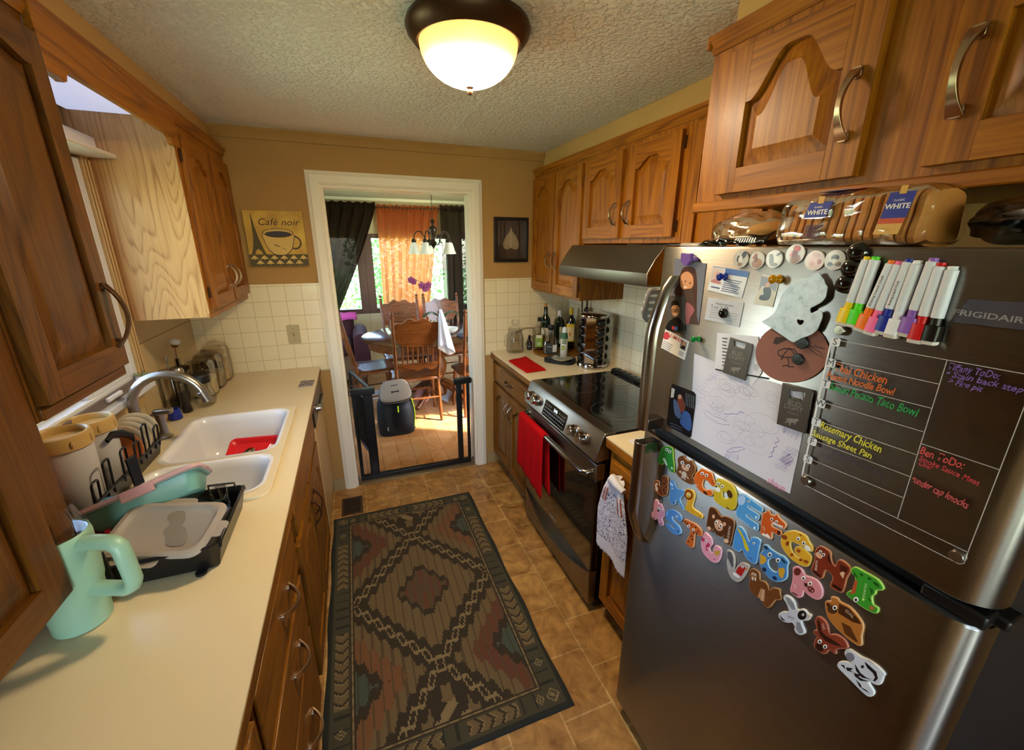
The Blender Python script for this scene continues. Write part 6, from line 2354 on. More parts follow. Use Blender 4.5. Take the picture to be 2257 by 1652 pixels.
for i in range(len(per)):
    i2 = (i + 1) % len(per)
    b.f.append([per[i2], per[i], base + i, base + i2])
    b.mi.append(0)
tag(b.build('rug', origin=(cxr, cyr, 0), smooth=60), 'dark kilim-style runner rug with stepped diamonds on the kitchen floor', 'rug')

# ------------------------------------------------------------------ on top of the refrigerator
FZ = 1.6565
bread_m = plain('bread_crust', '#b87a38', .75, bump=.6, bscale=60., var=.12)
ln = thing('bread_loaf', 'bagged loaf of sliced white bread on the refrigerator', 'bread', (.86, .51, FZ))
prof_b = bez([(-.052, .002), (.052, .002), (.055, .05), (.050, .078), (.02, .088), (-.02, .088), (-.050, .078), (-.055, .05)], 4)
b = MB(bread_m)
n = 15
for i in range(n):
    y0 = .400 + .220 * i / n
    y1 = y0 + .0138
    rings = []
    k = 1 - .10 * max(0, (i - 11) / 3) - .06 * max(0, (2 - i) / 2)
    wob = .0015 * sin(i * 2.3)
    for s_, yy in ((.94, y0), (1., y0 + .003), (1., y1 - .003), (.94, y1)):
        rings.append([(.86 + p[0] * k * s_ + wob, yy, FZ + .001 + p[1] * k * (1 if s_ == 1 else .985)) for p in prof_b])
    b.loft(rings, True, True, True)
b.build('slices', ln, smooth=35)
bagm = thinglass('bread_bag_film', (.98, .97, .95), .02, .09, .7)


def bagf(u, v):
    a = u * 2 * pi
    n_ = mnoise.noise(V((cos(a) * 2.2, sin(a) * 2.2, v * 6.))) * .006 + mnoise.noise(V((cos(a) * 6, sin(a) * 6, v * 15.))) * .002
    k = 1.05 + n_ * 12
    sh = 1. if .06 < v < .94 else (.80 if v in (0, 1) else .93)
    i = (u * len(prof_b)) % len(prof_b)
    i0 = int(i) % len(prof_b)
    p = V(prof_b[i0]).lerp(V(prof_b[(i0 + 1) % len(prof_b)]), i - int(i))
    return (.86 + p[0] * k * sh * 1.03, .392 + .242 * v, max(FZ + .0006, FZ + .044 + (p[1] - .044) * k * sh))


b = MB(bagm)
b.surf(bagf, 64, 30)
bag = b.build('bag', ln, smooth=75)
blue = plain('bag_blue', '#1c2a8c', .4)
orng = plain('bag_orange', '#b8461c', .4)
gold = plain('bag_gold', '#c89a48', .4)
WT = frame((.7985, .535, FZ + .055), (0, -1, 0), (.10, 0, .99))
wht = plain('bag_white', '#e8e4e0', .4)


def patch(name, cx_, cy_, w_, h_, m, d=0.0, slant=0.):
    MB(m).prism([(cx_ - w_ / 2 - slant, cy_ - h_ / 2), (cx_ + w_ / 2 - slant, cy_ - h_ / 2), (cx_ + w_ / 2 + slant, cy_ + h_ / 2), (cx_ - w_ / 2 + slant, cy_ + h_ / 2)], d, d + .0006, WT).build(name, ln, smooth=None)


patch('blue_label', -.018, .006, .040, .026, blue, 0, .003)
patch('crest', -.016, .022, .010, .012, gold, .0007)
text('lettering', 'WHITE', WT @ Matrix.Translation((-.018, .001, .0008)), .0115, wht, ln, .0002, bold=.0002)
text('lettering', 'CLASSIC', WT @ Matrix.Translation((-.018, .010, .0008)), .004, wht, ln, .0002)
b = MB(plain('bar_stripe', '#4a2c4c', .5))
for k in range(11):
    u = -.033 + k * .0028
    b.prism([(u, -.045), (u + .0013, -.045), (u + .003, -.02), (u + .0017, -.02)], 0, .0006, WT)
b.build('striped_print', ln, smooth=None)
patch('blue_label', .104, .004, .034, .038, blue, 0, .002)
patch('crest', .106, .026, .009, .012, gold, .0007)
patch('orange_band', .101, -.019, .034, .008, orng, 0, .001)
patch('gold_band', .0995, -.031, .034, .016, gold, 0, .001)
text('lettering', 'WHITE', WT @ Matrix.Translation((.104, .002, .0008)), .0105, wht, ln, .0002, bold=.0002)
text('lettering', 'CLASSIC', WT @ Matrix.Translation((.104, .011, .0008)), .004, wht, ln, .0002)
WTt = frame((.855, .535, FZ + .0925), (0, -1, 0), (1, 0, 0))
MB(blue).prism([(-.04, -.03), (.01, -.03), (.015, .0), (-.035, .0)], 0, .0006, WTt).build('top_print', ln, smooth=None)
MB(orng).prism([(.012, -.03), (.035, -.03), (.04, 0), (.017, 0)], 0, .0006, WTt).build('top_print', ln, smooth=None)

sb = thing('bread_bag', 'half empty bread bag with a black printed edge at the left on the refrigerator', 'bread', (.85, .73, FZ))
b = MB(plain('torn_bread', '#c08a48', .8, bump=1., bscale=50., var=.2))


def lump(u, v):
    a, c_ = u * 2 * pi, v * pi
    r_ = 1 + .12 * mnoise.noise(V((cos(a) * 2, sin(a) * 2, v * 4)))
    return (.86 + .045 * sin(c_) * cos(a) * r_, .725 + .085 * -cos(c_), max(FZ + .002, FZ + .026 + .032 * sin(c_) * sin(a) * r_))


b.surf(lump, 28, 18)
b.build('bread', sb, smooth=80)
b = MB(bagm)


def lump2(u, v):
    a, c_ = u * 2 * pi, v * pi
    r_ = 1.12 + .25 * mnoise.noise(V((cos(a) * 3, sin(a) * 3, v * 7)))
    return (.855 + .05 * sin(c_) * cos(a) * r_, .728 + .105 * -cos(c_), max(FZ + .0008, FZ + .028 + .038 * sin(c_) * sin(a) * r_))


b.surf(lump2, 40, 24)
b.build('bag', sb, smooth=75)
b = MB(blackgloss)
b.surf(lambda u, v: (.80 + .03 * v + .004 * sin(u * 13), .65 + .185 * u, FZ + .002 + .030 * v * (1 - u * .8) + .004 * sin(u * 17 + v * 4)), 26, 6)
b.build('printed_edge', sb, smooth=75, solid=.0015)
bm = MB(whiteink)
for k in range(9):
    bm.prism([(.02 + k * .006, .006), (.0225 + k * .006, .006), (.0225 + k * .006, .016), (.02 + k * .006, .016)], 0, .001, frame((.7985, .745, FZ), (0, -1, 0), (.4, 0, .9)))
bm.build('barcode_print', sb, smooth=None)
kb = thing('plastic_bag', 'black glossy plastic bag filling the back corner on top of the refrigerator', 'bag', (.95, .25, FZ))
b = MB(plain('bag_black_film', '#060607', .3, coat=.2))


def kbf(u, v):
    a, c_ = u * 2 * pi, v * pi
    n_ = mnoise.noise(V((cos(a) * 2.5, sin(a) * 2.5, v * 5 + 3)))
    n2 = mnoise.noise(V((cos(a) * 7, sin(a) * 7, v * 14)))
    r_ = 1 + .3 * n_ + .1 * n2
    return (.945 + .125 * sin(c_) ** .6 * cos(a) * r_, .215 + .17 * -cos(c_), max(FZ + .001, FZ + .032 + .042 * sin(c_) ** .5 * sin(a) * r_))


b.surf(kbf, 64, 40)
b.build('film', kb, smooth=50)
MB(bagm).surf(lambda u, v: (.845 + .02 * sin(u * 9 + 2) + .02 * v, .385 - .26 * u, FZ + .001 + .05 * v * (1 - .3 * u) + .006 * sin(u * 20 + v * 6) * v), 40, 10).build('clear_wrap', kb, smooth=60)

# ================================================================== everything stuck on the refrigerator doors
FD = frame((FX, 0, 0), (0, -1, 0), (0, 0, 1))      # u towards the camera, v up, n out of the door


def F(px, py):
    p = at(px, py, 'x', FX)
    return (-p.y, p.z)


CR = {'A': (1380, 950, 1652 / 380), 'B': (1640, 1150, 1531 / 380), 'C': (1440, 520, 2257 / 420), 'D': (1840, 520, 2257 / 417),
      'E': (1440, 760, 2041 / 420), 'G': (1740, 760, 1582 / 517), 'P': (0, 0, 1.)}


def Q(c, x, y):
    o = CR[c]
    return F(o[0] + x / o[2], o[1] + y / o[2])


def QP(c, pts):
    return [Q(c, x, y) for x, y in pts]


def ell(c, x, y, rx_, ry_=None, rot=0, n=18):
    ry_ = ry_ or rx_
    cr, sr_ = cos(R_(rot)), sin(R_(rot))
    return QP(c, [(x + rx_ * cos(t) * cr - ry_ * sin(t) * sr_, y + rx_ * cos(t) * sr_ + ry_ * sin(t) * cr) for t in [2 * pi * i / n for i in range(n)]])


def ccw(p):
    return p if sum(p[i - 1][0] * p[i][1] - p[i][0] * p[i - 1][1] for i in range(len(p))) > 0 else p[::-1]


def cen(pts, d=0.):
    return FD @ V((sum(p[0] for p in pts) / len(pts), sum(p[1] for p in pts) / len(pts), d))


def flat(name, pts, d0, d1, m, par, holes=(), bevel=0.):
    return MB(m).prism(pts, d0, d1, FD, holes=holes).build(name, par, bevel=bevel, smooth=None if not bevel else 38)


def ptext(name, body, c, x, y, size, rot, m, d, par, bold=0.):
    """lettering laid out in the crop and carried onto the door plane"""
    cu = bpy.data.curves.new(name, 'FONT')
    cu.body = body
    cu.size = size
    cu.align_x, cu.align_y = 'CENTER', 'CENTER'
    cu.resolution_u = 2
    cu.offset = bold * size
    to = bpy.data.objects.new(name + '_c', cu)
    C.objects.link(to)
    me = bpy.data.meshes.new_from_object(to)
    bpy.data.objects.remove(to)
    bpy.data.curves.remove(cu)
    off = WORLD.get(par.name, V((0, 0, 0)))
    cr, sr_ = cos(R_(rot)), sin(R_(rot))
    for v in me.vertices:
        a, b_ = v.co.x, -v.co.y
        q = Q(c, x + a * cr - b_ * sr_, y + a * sr_ + b_ * cr)
        v.co = FD @ V((q[0], q[1], d)) - off
    me.materials.clear()
    me.materials.append(m)
    o = bpy.data.objects.new(name, me)
    C.objects.link(o)
    o.parent = par
    return o


def stext(name, body, p0, p1, hgt, m, d, par, shear=.15, wavy=.05, bold=0.):
    """one line of writing between two door points (u, v)"""
    cu = bpy.data.curves.new(name, 'FONT')
    cu.body = body
    cu.size = 1.
    cu.align_x, cu.align_y = 'LEFT', 'CENTER'
    cu.resolution_u = 2
    cu.shear = shear
    cu.offset = bold
    to = bpy.data.objects.new(name + '_c', cu)
    C.objects.link(to)
    me = bpy.data.meshes.new_from_object(to)
    bpy.data.objects.remove(to)
    bpy.data.curves.remove(cu)
    off = WORLD.get(par.name, V((0, 0, 0)))
    xs_ = [v.co.x for v in me.vertices]
    w_ = max(xs_) - min(xs_)
    a, b_ = V(p0), V(p1)
    ux = b_ - a
    up = V((-ux.y, ux.x)).normalized()
    k = ux.length / w_
    for v in me.vertices:
        x, y = v.co.x - min(xs_), v.co.y
        y += wavy * sin(x * 2.9 + 1.) + wavy * .6 * sin(x * 6.7)
        x += wavy * sin(y * 7 + x * 3)
        q = a + ux * (x / w_) + up * (y * hgt / .72)
        v.co = FD @ V((q.x, q.y, d)) - off
    me.materials.clear()
    me.materials.append(m)
    o = bpy.data.objects.new(name, me)
    C.objects.link(o)
    o.parent = par
    return o


def cm_(h, r=.35):
    return plain('print_' + h.strip('#'), h, r)


pupil = plain('pupil', '#120d0a', .3)
eyew = plain('eye_white', '#f2efe8', .35)


def magnet(letter, label, c, pts, face, rim, feats=(), hole=None, inset_m=.0016, smooth=3):
    pl = ccw(QP(c, bez(pts, smooth)))
    hl = [QP(c, bez(hole, 3))] if hole else []
    o = cen(pl)
    t_ = thing('letter_magnet', label, 'magnet', o, 0, 'animal alphabet magnets on the refrigerator')
    flat('base', pl, .0004, .0042, cm_(rim), t_, hl, .0006)
    inn = inset(pl, inset_m)
    hi = [inset(hl[0] if sum(hl[0][i - 1][0] * hl[0][i][1] - hl[0][i][0] * hl[0][i - 1][1] for i in range(len(hl[0]))) > 0 else hl[0][::-1], -.0012)] if hl else []
    flat('printed_face', inn, .0040, .0047, cm_(face), t_, hi)
    d = .0047
    dz = 0.
    for f in feats:
        if f[0] == 'e':
            r = f[3] if len(f) > 3 else 15
            e = flat('eye', ell(c, f[1], f[2], r, r * 1.05), d, d + .0008, eyew, t_)
            flat('pupil', ell(c, f[1] + r * .1, f[2] + r * .1, r * .5, r * .55, 0, 12), d + .0008, d + .0011, pupil, e)
        elif f[0] == 'o':
            dz += .00005
            flat('marking', ell(c, *f[1:6]), d - .0002, d + dz, cm_(f[6]), t_)
        elif f[0] == 'p':
            dz += .00005
            flat('marking', ccw(QP(c, f[1])), d - .0002, d + dz, cm_(f[2]), t_)
        elif f[0] == 't':
            ptext('lettering', f[1], c, f[2], f[3], f[4], f[5], cm_(f[6]), d + .0009, t_)
    return t_


def spots(seq, r, col):
    return [('o', x, y, r, r * .8, 20, col) for x, y in seq]


L = 'animal letter magnet on the lower door'
magnet('A', 'green letter A magnet shaped like an alligator, first of the top row', 'A',
       [(345, 160), (400, 138), (455, 160), (462, 240), (475, 375), (450, 392), (412, 350), (400, 318), (378, 306), (350, 318), (318, 300), (308, 270), (325, 225)], '#2f8a34', '#a9c84a',
       [('e', 405, 172, 14), ('e', 433, 193, 14), ('p', [(362, 262), (380, 250), (400, 290), (408, 322), (398, 326), (385, 298)], '#dfe8d8'), ('o', 452, 350, 8, 14, -20, '#e8e4d8')])
magnet('B', 'brown letter B magnet with a bear face and belly', 'A',
       [(505, 265), (530, 235), (560, 228), (575, 252), (610, 280), (640, 275), (660, 310), (678, 350), (668, 395), (645, 428), (668, 465), (655, 495), (615, 502), (550, 465), (498, 410), (495, 370), (510, 320)], '#6e4224', '#b98a5a',
       [('o', 580, 345, 42, 26, 38, '#d3a58a'), ('e', 553, 297, 16), ('e', 610, 330, 16), ('o', 578, 330, 8, 6, 30, '#2a1810'), ('o', 570, 412, 24, 32, -20, '#c9b6a6'), ('p', [(512, 382), (545, 372), (540, 400)], '#d9b49a'), ('p', [(595, 425), (622, 455), (600, 448)], '#d9b49a'), ('t', 'BEAR', 565, 446, 24, 28, '#e4d8c8')])
magnet('C', 'orange letter C magnet shaped like a cat, third of the top row', 'A',
       [(735, 352), (790, 375), (835, 400), (850, 450), (868, 510), (840, 525), (805, 490), (770, 458), (748, 478), (744, 525), (775, 558), (820, 555), (845, 590), (830, 615), (790, 615), (720, 570), (675, 510), (665, 445), (680, 395), (710, 375)], '#d4621e', '#eab07a',
       [('e', 745, 400), ('e', 785, 418), ('p', [(750, 568), (775, 572), (800, 600), (785, 606), (762, 592)], '#3c1a10'), ('p', [(825, 455), (850, 470), (848, 478)], '#5a2410'), ('p', [(830, 480), (855, 492), (852, 500)], '#5a2410'), ('t', 'CAT', 692, 508, 20, 50, '#f0e0c8')])
magnet('D', 'yellow letter D magnet with a dog face and brown ear', 'A',
       [(880, 460), (910, 450), (1000, 490), (1050, 540), (1075, 610), (1070, 690), (1050, 740), (1000, 752), (930, 715), (860, 660), (852, 600), (865, 540)], '#c9b02a', '#e2cf62',
       [('e', 898, 497), ('e', 937, 523), ('o', 893, 552, 30, 22, 40, '#eeece2'), ('o', 880, 528, 9, 7, 30, '#1e1410'), ('o', 1008, 598, 24, 42, -22, '#4a2c18'), ('p', [(970, 712), (1008, 738), (1012, 746), (985, 738)], '#3c2a14')],
       hole=[(935, 570), (990, 602), (985, 642), (940, 632)])
magnet('E', 'blue letter E magnet shaped like an elephant', 'A',
       [(1100, 602), (1140, 597), (1200, 640), (1310, 720), (1320, 750), (1300, 770), (1195, 712), (1188, 730), (1280, 790), (1285, 830), (1260, 850), (1182, 800), (1170, 812), (1270, 880), (1280, 910), (1265, 948), (1150, 880), (1070, 800), (1072, 740), (1090, 700), (1080, 645)], '#4f9ad6', '#a8d0ea',
       [('o', 1122, 655, 36, 50, 15, '#a9c6ec'), ('e', 1192, 668, 11), ('p', [(1240, 905), (1258, 915), (1250, 935), (1235, 925)], '#e6f0f6'), ('p', [(1255, 805), (1275, 815), (1262, 835), (1250, 825)], '#e6f0f6'), ('t', 'ELEPHANT', 1150, 865, 24, 38, '#bfe0f4')])
magnet('F', 'orange letter F magnet shaped like a fox', 'A',
       [(1325, 780), (1350, 770), (1380, 750), (1402, 790), (1440, 800), (1460, 785), (1490, 830), (1545, 885), (1530, 930), (1500, 925), (1425, 878), (1415, 905), (1500, 950), (1490, 1000), (1415, 965), (1402, 1030), (1312, 988), (1300, 960), (1310, 850)], '#c9571e', '#e8b58a',
       [('e', 1412, 835, 14), ('e', 1456, 862, 14), ('p', [(1405, 850), (1440, 875), (1520, 905), (1515, 920), (1430, 885)], '#f0ece6'), ('p', [(1315, 985), (1330, 965), (1350, 985), (1368, 975), (1395, 1005), (1398, 1024)], '#efeae2'), ('p', [(1470, 942), (1496, 955), (1488, 992), (1462, 980)], '#3a1c14'), ('t', 'FOX', 1338, 925, 24, 68, '#f0e4d4')])
magnet('G', 'yellow letter G magnet shaped like a giraffe with brown spots', 'B',
       [(345, 130), (380, 85), (440, 70), (490, 80), (560, 115), (590, 170), (625, 222), (618, 258), (590, 250), (530, 212), (470, 182), (432, 170), (424, 205), (445, 262), (490, 308), (502, 302), (462, 258), (472, 215), (520, 215), (600, 280), (612, 325), (590, 382), (550, 390), (480, 360), (400, 290), (345, 205)], '#dba62c', '#efd27a',
       [('e', 497, 142, 16), ('e', 545, 180, 16), ('o', 580, 225, 36, 20, 42, '#efece4'), ('o', 375, 130, 26, 20, 30, '#8a3e18'), ('o', 400, 185, 16, 22, 20, '#8a3e18'), ('o', 440, 285, 16, 14, 0, '#9a4a1a'), ('o', 500, 250, 20, 14, 30, '#9a4a1a'), ('o', 565, 345, 24, 14, 20, '#9a4a1a'), ('o', 520, 330, 16, 12, 0, '#9a4a1a'), ('p', [(500, 95), (530, 112), (520, 120)], '#7a3a16')])
magnet('H', 'chestnut letter H magnet shaped like a horse', 'B',
       [(640, 255), (660, 225), (685, 207), (720, 216), (780, 262), (785, 320), (822, 383), (845, 332), (890, 337), (955, 392), (958, 440), (925, 500), (900, 600), (870, 620), (792, 580), (778, 550), (800, 480), (748, 424), (728, 440), (710, 493), (670, 488), (612, 430), (612, 400), (640, 320)], '#7c2e1a', '#c98a62',
       [('e', 694, 258, 14), ('e', 722, 284, 14), ('o', 680, 290, 36, 22, 40, '#dba886'), ('p', [(870, 365), (940, 405), (925, 440), (895, 455), (868, 420)], '#4a1e14'), ('p', [(885, 432), (912, 440), (895, 495), (865, 450)], '#e2b48c'), ('p', [(618, 428), (640, 425), (695, 470), (690, 485)], '#2c1410'), ('p', [(795, 555), (815, 545), (890, 590), (868, 608)], '#2c1410'), ('t', 'HORSE', 658, 378, 30, 95, '#ecd8c4'), ('p', [(760, 280), (775, 290), (790, 370), (760, 330)], '#3c1610')])
magnet('I', 'green letter I magnet shaped like an iguana, last of the top row', 'B',
       [(970, 402), (1010, 394), (1080, 432), (1200, 500), (1250, 570), (1243, 600), (1190, 602), (1180, 635), (1150, 660), (1160, 720), (1200, 750), (1205, 780), (1180, 806), (1080, 760), (932, 650), (926, 620), (950, 602), (978, 600), (1000, 490), (966, 440)], '#3c9a2c', '#b4dc6a',
       [('e', 1010, 680, 22), ('o', 1075, 680, 12, 12, 0, '#b4e07a'), ('p', [(985, 420), (1020, 470), (1030, 490), (990, 470)], '#1e5a1a'), ('o', 1060, 460, 18, 10, 30, '#1e5a1a'), ('o', 1130, 495, 20, 10, 30, '#1e5a1a'), ('o', 1190, 545, 36, 12, 40, '#1e5a1a'), ('p', [(1130, 570), (1165, 600), (1150, 640)], '#1e5a1a'), ('p', [(1120, 650), (1150, 700), (1125, 690)], '#1e5a1a'), ('p', [(1000, 510), (1025, 515), (1005, 620), (960, 640)], '#b8562a'), ('o', 1150, 755, 24, 18, 20, '#b0703a'), ('t', 'IGUANA', 1090, 600, 34, 100, '#c9e8a8')])
magnet('J', 'rust spotted letter J magnet shaped like a jaguar', 'A',
       [(350, 432), (390, 420), (415, 450), (410, 560), (395, 608), (350, 621), (297, 585), (277, 520), (290, 472), (325, 475), (332, 515), (345, 525), (352, 500)], '#8c4a26', '#cf9a72',
       [('p', [(290, 500), (318, 540), (315, 575), (295, 560)], '#e6d2c0'), ('e', 305, 505, 9)] + spots([(375, 450), (395, 475), (378, 500), (398, 530), (375, 560), (350, 590), (388, 590), (335, 565)], 9, '#3a1a10'))
magnet('K', 'blue letter K magnet with a pale ear tip, second of the middle row', 'A',
       [(437, 467), (465, 472), (495, 535), (520, 548), (570, 560), (570, 602), (528, 650), (568, 735), (550, 750), (494, 655), (485, 692), (455, 698), (428, 665), (430, 560), (427, 500)], '#5a94cc', '#a4c8e8',
       [('p', [(432, 475), (465, 505), (462, 525), (438, 510)], '#cfe0f0'), ('e', 455, 545, 8), ('o', 470, 682, 10, 6, 20, '#2c4a6a')])
magnet('L', 'yellow letter L magnet with a lion face', 'A',
       [(600, 547), (650, 562), (672, 610), (656, 680), (652, 728), (735, 790), (744, 822), (720, 830), (587, 755), (582, 720), (596, 660), (572, 605), (576, 562)], '#d3a028', '#eccb74',
       [('o', 614, 605, 40, 50, -15, '#8a3c16'), ('o', 612, 605, 24, 28, -15, '#e0b43c'), ('e', 604, 598, 7), ('e', 622, 607, 7), ('o', 612, 618, 6, 4, 0, '#3a1a10'), ('p', [(598, 755), (612, 768), (600, 765)], '#7a3a16'), ('p', [(700, 800), (730, 815), (715, 822)], '#b07a1e')])
magnet('M', 'dark brown letter M magnet with a monkey face', 'A',
       [(815, 722), (870, 737), (905, 790), (930, 815), (960, 807), (1030, 837), (1050, 880), (1040, 960), (1010, 1078), (980, 1080), (947, 1060), (955, 1000), (930, 1010), (872, 985), (852, 930), (830, 960), (792, 940), (780, 905), (796, 800)], '#563018', '#b0805a',
       [('o', 852, 812, 14, 20, 0, '#d8a684'), ('o', 958, 885, 14, 20, 0, '#d8a684'), ('o', 902, 895, 40, 58, -20, '#d8a684'), ('e', 880, 868, 15), ('e', 922, 898, 15), ('o', 905, 925, 14, 5, 30, '#6a3420'), ('o', 810, 925, 22, 16, 40, '#d8b294'), ('o', 975, 1045, 24, 20, 30, '#d8b294'), ('t', 'MONKEY', 1000, 965, 30, 98, '#e8d4c0')])
magnet('N', 'blue letter N magnet with a yellow stripe', 'A',
       [(1080, 907), (1120, 917), (1160, 970), (1192, 1048), (1212, 1012), (1250, 1010), (1280, 1022), (1303, 1050), (1290, 1110), (1265, 1250), (1225, 1260), (1160, 1200), (1124, 1125), (1100, 1150), (1042, 1120), (1033, 1080), (1060, 950)], '#4a90d4', '#b0d4ee',
       [('p', [(1075, 920), (1105, 935), (1160, 1040), (1195, 1130), (1180, 1150), (1150, 1110), (1130, 1020)], '#cdbb2a'), ('e', 1240, 1066, 11), ('p', [(1180, 1195), (1198, 1200), (1192, 1215)], '#244a7a'), ('p', [(1205, 1205), (1222, 1212), (1214, 1226)], '#244a7a')])
magnet('O', 'blue ring-shaped letter O magnet shaped like an owl with yellow wings', 'A',
       [(1330, 1082), (1370, 1086), (1400, 1120), (1480, 1172), (1525, 1192), (1573, 1250), (1560, 1290), (1558, 1390), (1520, 1428), (1470, 1438), (1390, 1408), (1312, 1310), (1285, 1230), (1297, 1165), (1330, 1130)], '#4a86c4', '#a8d0e4',
       [('e', 1393, 1175, 20), ('e', 1472, 1228, 20), ('p', [(1300, 1170), (1350, 1195), (1365, 1230), (1330, 1268), (1300, 1265)], '#d3a02c'), ('p', [(1475, 1310), (1525, 1300), (1540, 1330), (1515, 1408), (1480, 1375)], '#d3a02c'), ('o', 1340, 1318, 24, 18, 50, '#1e3050'), ('o', 1440, 1400, 26, 16, 40, '#1e3050'), ('p', [(1330, 1090), (1365, 1095), (1385, 1130), (1345, 1120)], '#1e3a4a'), ('p', [(1505, 1200), (1555, 1255), (1530, 1258), (1505, 1230)], '#1e3a4a')],
       hole=[(1385, 1225), (1430, 1210), (1465, 1265), (1470, 1325), (1440, 1342), (1395, 1310), (1372, 1260)])
magnet('P', 'pink letter P magnet shaped like a pig', 'B',
       [(447, 397), (490, 387), (530, 420), (558, 468), (600, 480), (660, 510), (700, 570), (710, 630), (690, 678), (640, 678), (580, 640), (542, 605), (528, 655), (490, 666), (432, 620), (422, 590), (440, 520), (446, 450)], '#d98a94', '#f0b8bc',
       [('o', 488, 435, 32, 34, 20, '#6a2a22'), ('e', 543, 490, 17), ('e', 603, 538, 17), ('o', 610, 592, 36, 24, 38, '#6a2a24'), ('o', 600, 585, 8, 6, 30, '#e8a0a4'), ('o', 622, 604, 8, 6, 30, '#e8a0a4'), ('p', [(548, 530), (575, 540), (580, 575), (552, 560)], '#3a1a18'), ('p', [(445, 612), (490, 640), (485, 650), (445, 625)], '#5a2420'), ('t', 'PIG', 470, 565, 26, 80, '#f4dcdc')])
magnet('Q', 'brown letter Q magnet shaped like a quail, largest of the brown birds', 'B',
       [(785, 657), (840, 667), (868, 702), (960, 752), (1050, 860), (1073, 930), (1056, 1010), (1060, 1078), (1040, 1093), (990, 1070), (900, 1000), (800, 900), (747, 810), (732, 710), (752, 692), (788, 695)], '#b5702e', '#dca870',
       [('p', [(860, 715), (950, 760), (1035, 860), (1055, 900), (980, 880), (850, 800)], '#4a2814'), ('o', 800, 770, 46, 36, 20, '#54301a'), ('e', 822, 752, 20), ('p', [(880, 880), (960, 920), (1030, 1060), (1000, 1050), (910, 980)], '#5c3216'), ('p', [(745, 712), (785, 720), (760, 750)], '#3a1c10'), ('t', 'QUAIL', 955, 805, 34, 45, '#e8d0b0')])
magnet('R', 'pale pink letter R magnet shaped like a rabbit', 'A',
       [(285, 652), (310, 657), (322, 688), (345, 692), (362, 730), (383, 780), (375, 818), (352, 830), (370, 890), (350, 902), (330, 890), (307, 832), (285, 845), (257, 815), (254, 775), (270, 758), (275, 700)], '#d392a6', '#eebcc8',
       [('e', 325, 735, 11), ('e', 350, 750, 11), ('o', 322, 755, 12, 14, 20, '#6a3a44'), ('o', 280, 828, 8, 8, 0, '#8a4a5a'), ('o', 345, 885, 8, 8, 0, '#8a4a5a')])
magnet('S', 'blue letter S magnet shaped like a seal', 'A',
       [(410, 752), (450, 744), (500, 767), (540, 812), (546, 850), (520, 858), (470, 820), (452, 815), (462, 850), (515, 900), (537, 950), (525, 984), (480, 984), (430, 950), (392, 900), (396, 872), (420, 882), (460, 924), (480, 928), (470, 902), (410, 850), (390, 810), (396, 772)], '#5590d0', '#a8cef0',
       [('e', 500, 812, 10), ('o', 405, 785, 14, 24, 20, '#78acdc'), ('o', 512, 955, 8, 10, 0, '#2c4a7a')], inset_m=.0012)
magnet('T', 'orange striped letter T magnet shaped like a tiger', 'A',
       [(572, 838), (620, 856), (680, 886), (735, 950), (738, 998), (702, 998), (672, 972), (665, 1040), (655, 1110), (620, 1103), (582, 1065), (592, 1040), (620, 980), (625, 932), (590, 902), (562, 870)], '#c4622a', '#e8aa7a',
       [('e', 613, 902, 13), ('e', 658, 940, 13)] + spots([(580, 865), (640, 895), (680, 915), (705, 955), (690, 975), (640, 1000), (610, 1050), (650, 1030), (600, 880), (665, 970)], 8, '#2c140e'))
magnet('U', 'pink letter U magnet shaped like a flamingo', 'A',
       [(770, 962), (800, 987), (830, 1022), (838, 1080), (812, 1112), (822, 1148), (845, 1155), (850, 1112), (870, 1087), (915, 1112), (928, 1150), (910, 1220), (880, 1256), (830, 1243), (762, 1180), (732, 1110), (732, 1040), (750, 992)], '#e09ab0', '#f4c8d2',
       [('p', [(735, 1010), (765, 1020), (775, 1050), (740, 1050)], '#b8305a'), ('e', 778, 1046, 11), ('p', [(800, 1060), (818, 1080), (812, 1105), (780, 1105), (800, 1140), (780, 1140), (775, 1095)], '#b8305a'), ('p', [(860, 1140), (915, 1140), (905, 1185), (865, 1180)], '#c9a03a'), ('p', [(765, 975), (775, 985), (770, 1000)], '#c99a3c'), ('o', 858, 1220, 7, 7, 0, '#a03050')])
magnet('V', 'grey and red letter V magnet shaped like a bird', 'A',
       [(977, 1133), (1020, 1142), (1048, 1190), (1055, 1270), (1046, 1328), (1065, 1302), (1120, 1252), (1180, 1272), (1193, 1300), (1170, 1350), (1120, 1418), (1075, 1438), (1012, 1390), (978, 1285), (982, 1200)], '#a9a8a8', '#cfc4b4',
       [('p', [(985, 1145), (1018, 1152), (1040, 1200), (1042, 1290), (1030, 1300), (985, 1200)], '#56565c'), ('p', [(1085, 1300), (1140, 1268), (1160, 1310), (1118, 1385), (1065, 1345)], '#b8201c'), ('p', [(1160, 1305), (1185, 1300), (1168, 1335)], '#c9843a'), ('e', 1132, 1292, 13), ('p', [(1035, 1345), (1065, 1350), (1108, 1390), (1095, 1400), (1045, 1375)], '#e8e8ea'), ('t', 'VULTURE', 1000, 1270, 22, 75, '#e8e8e8')])
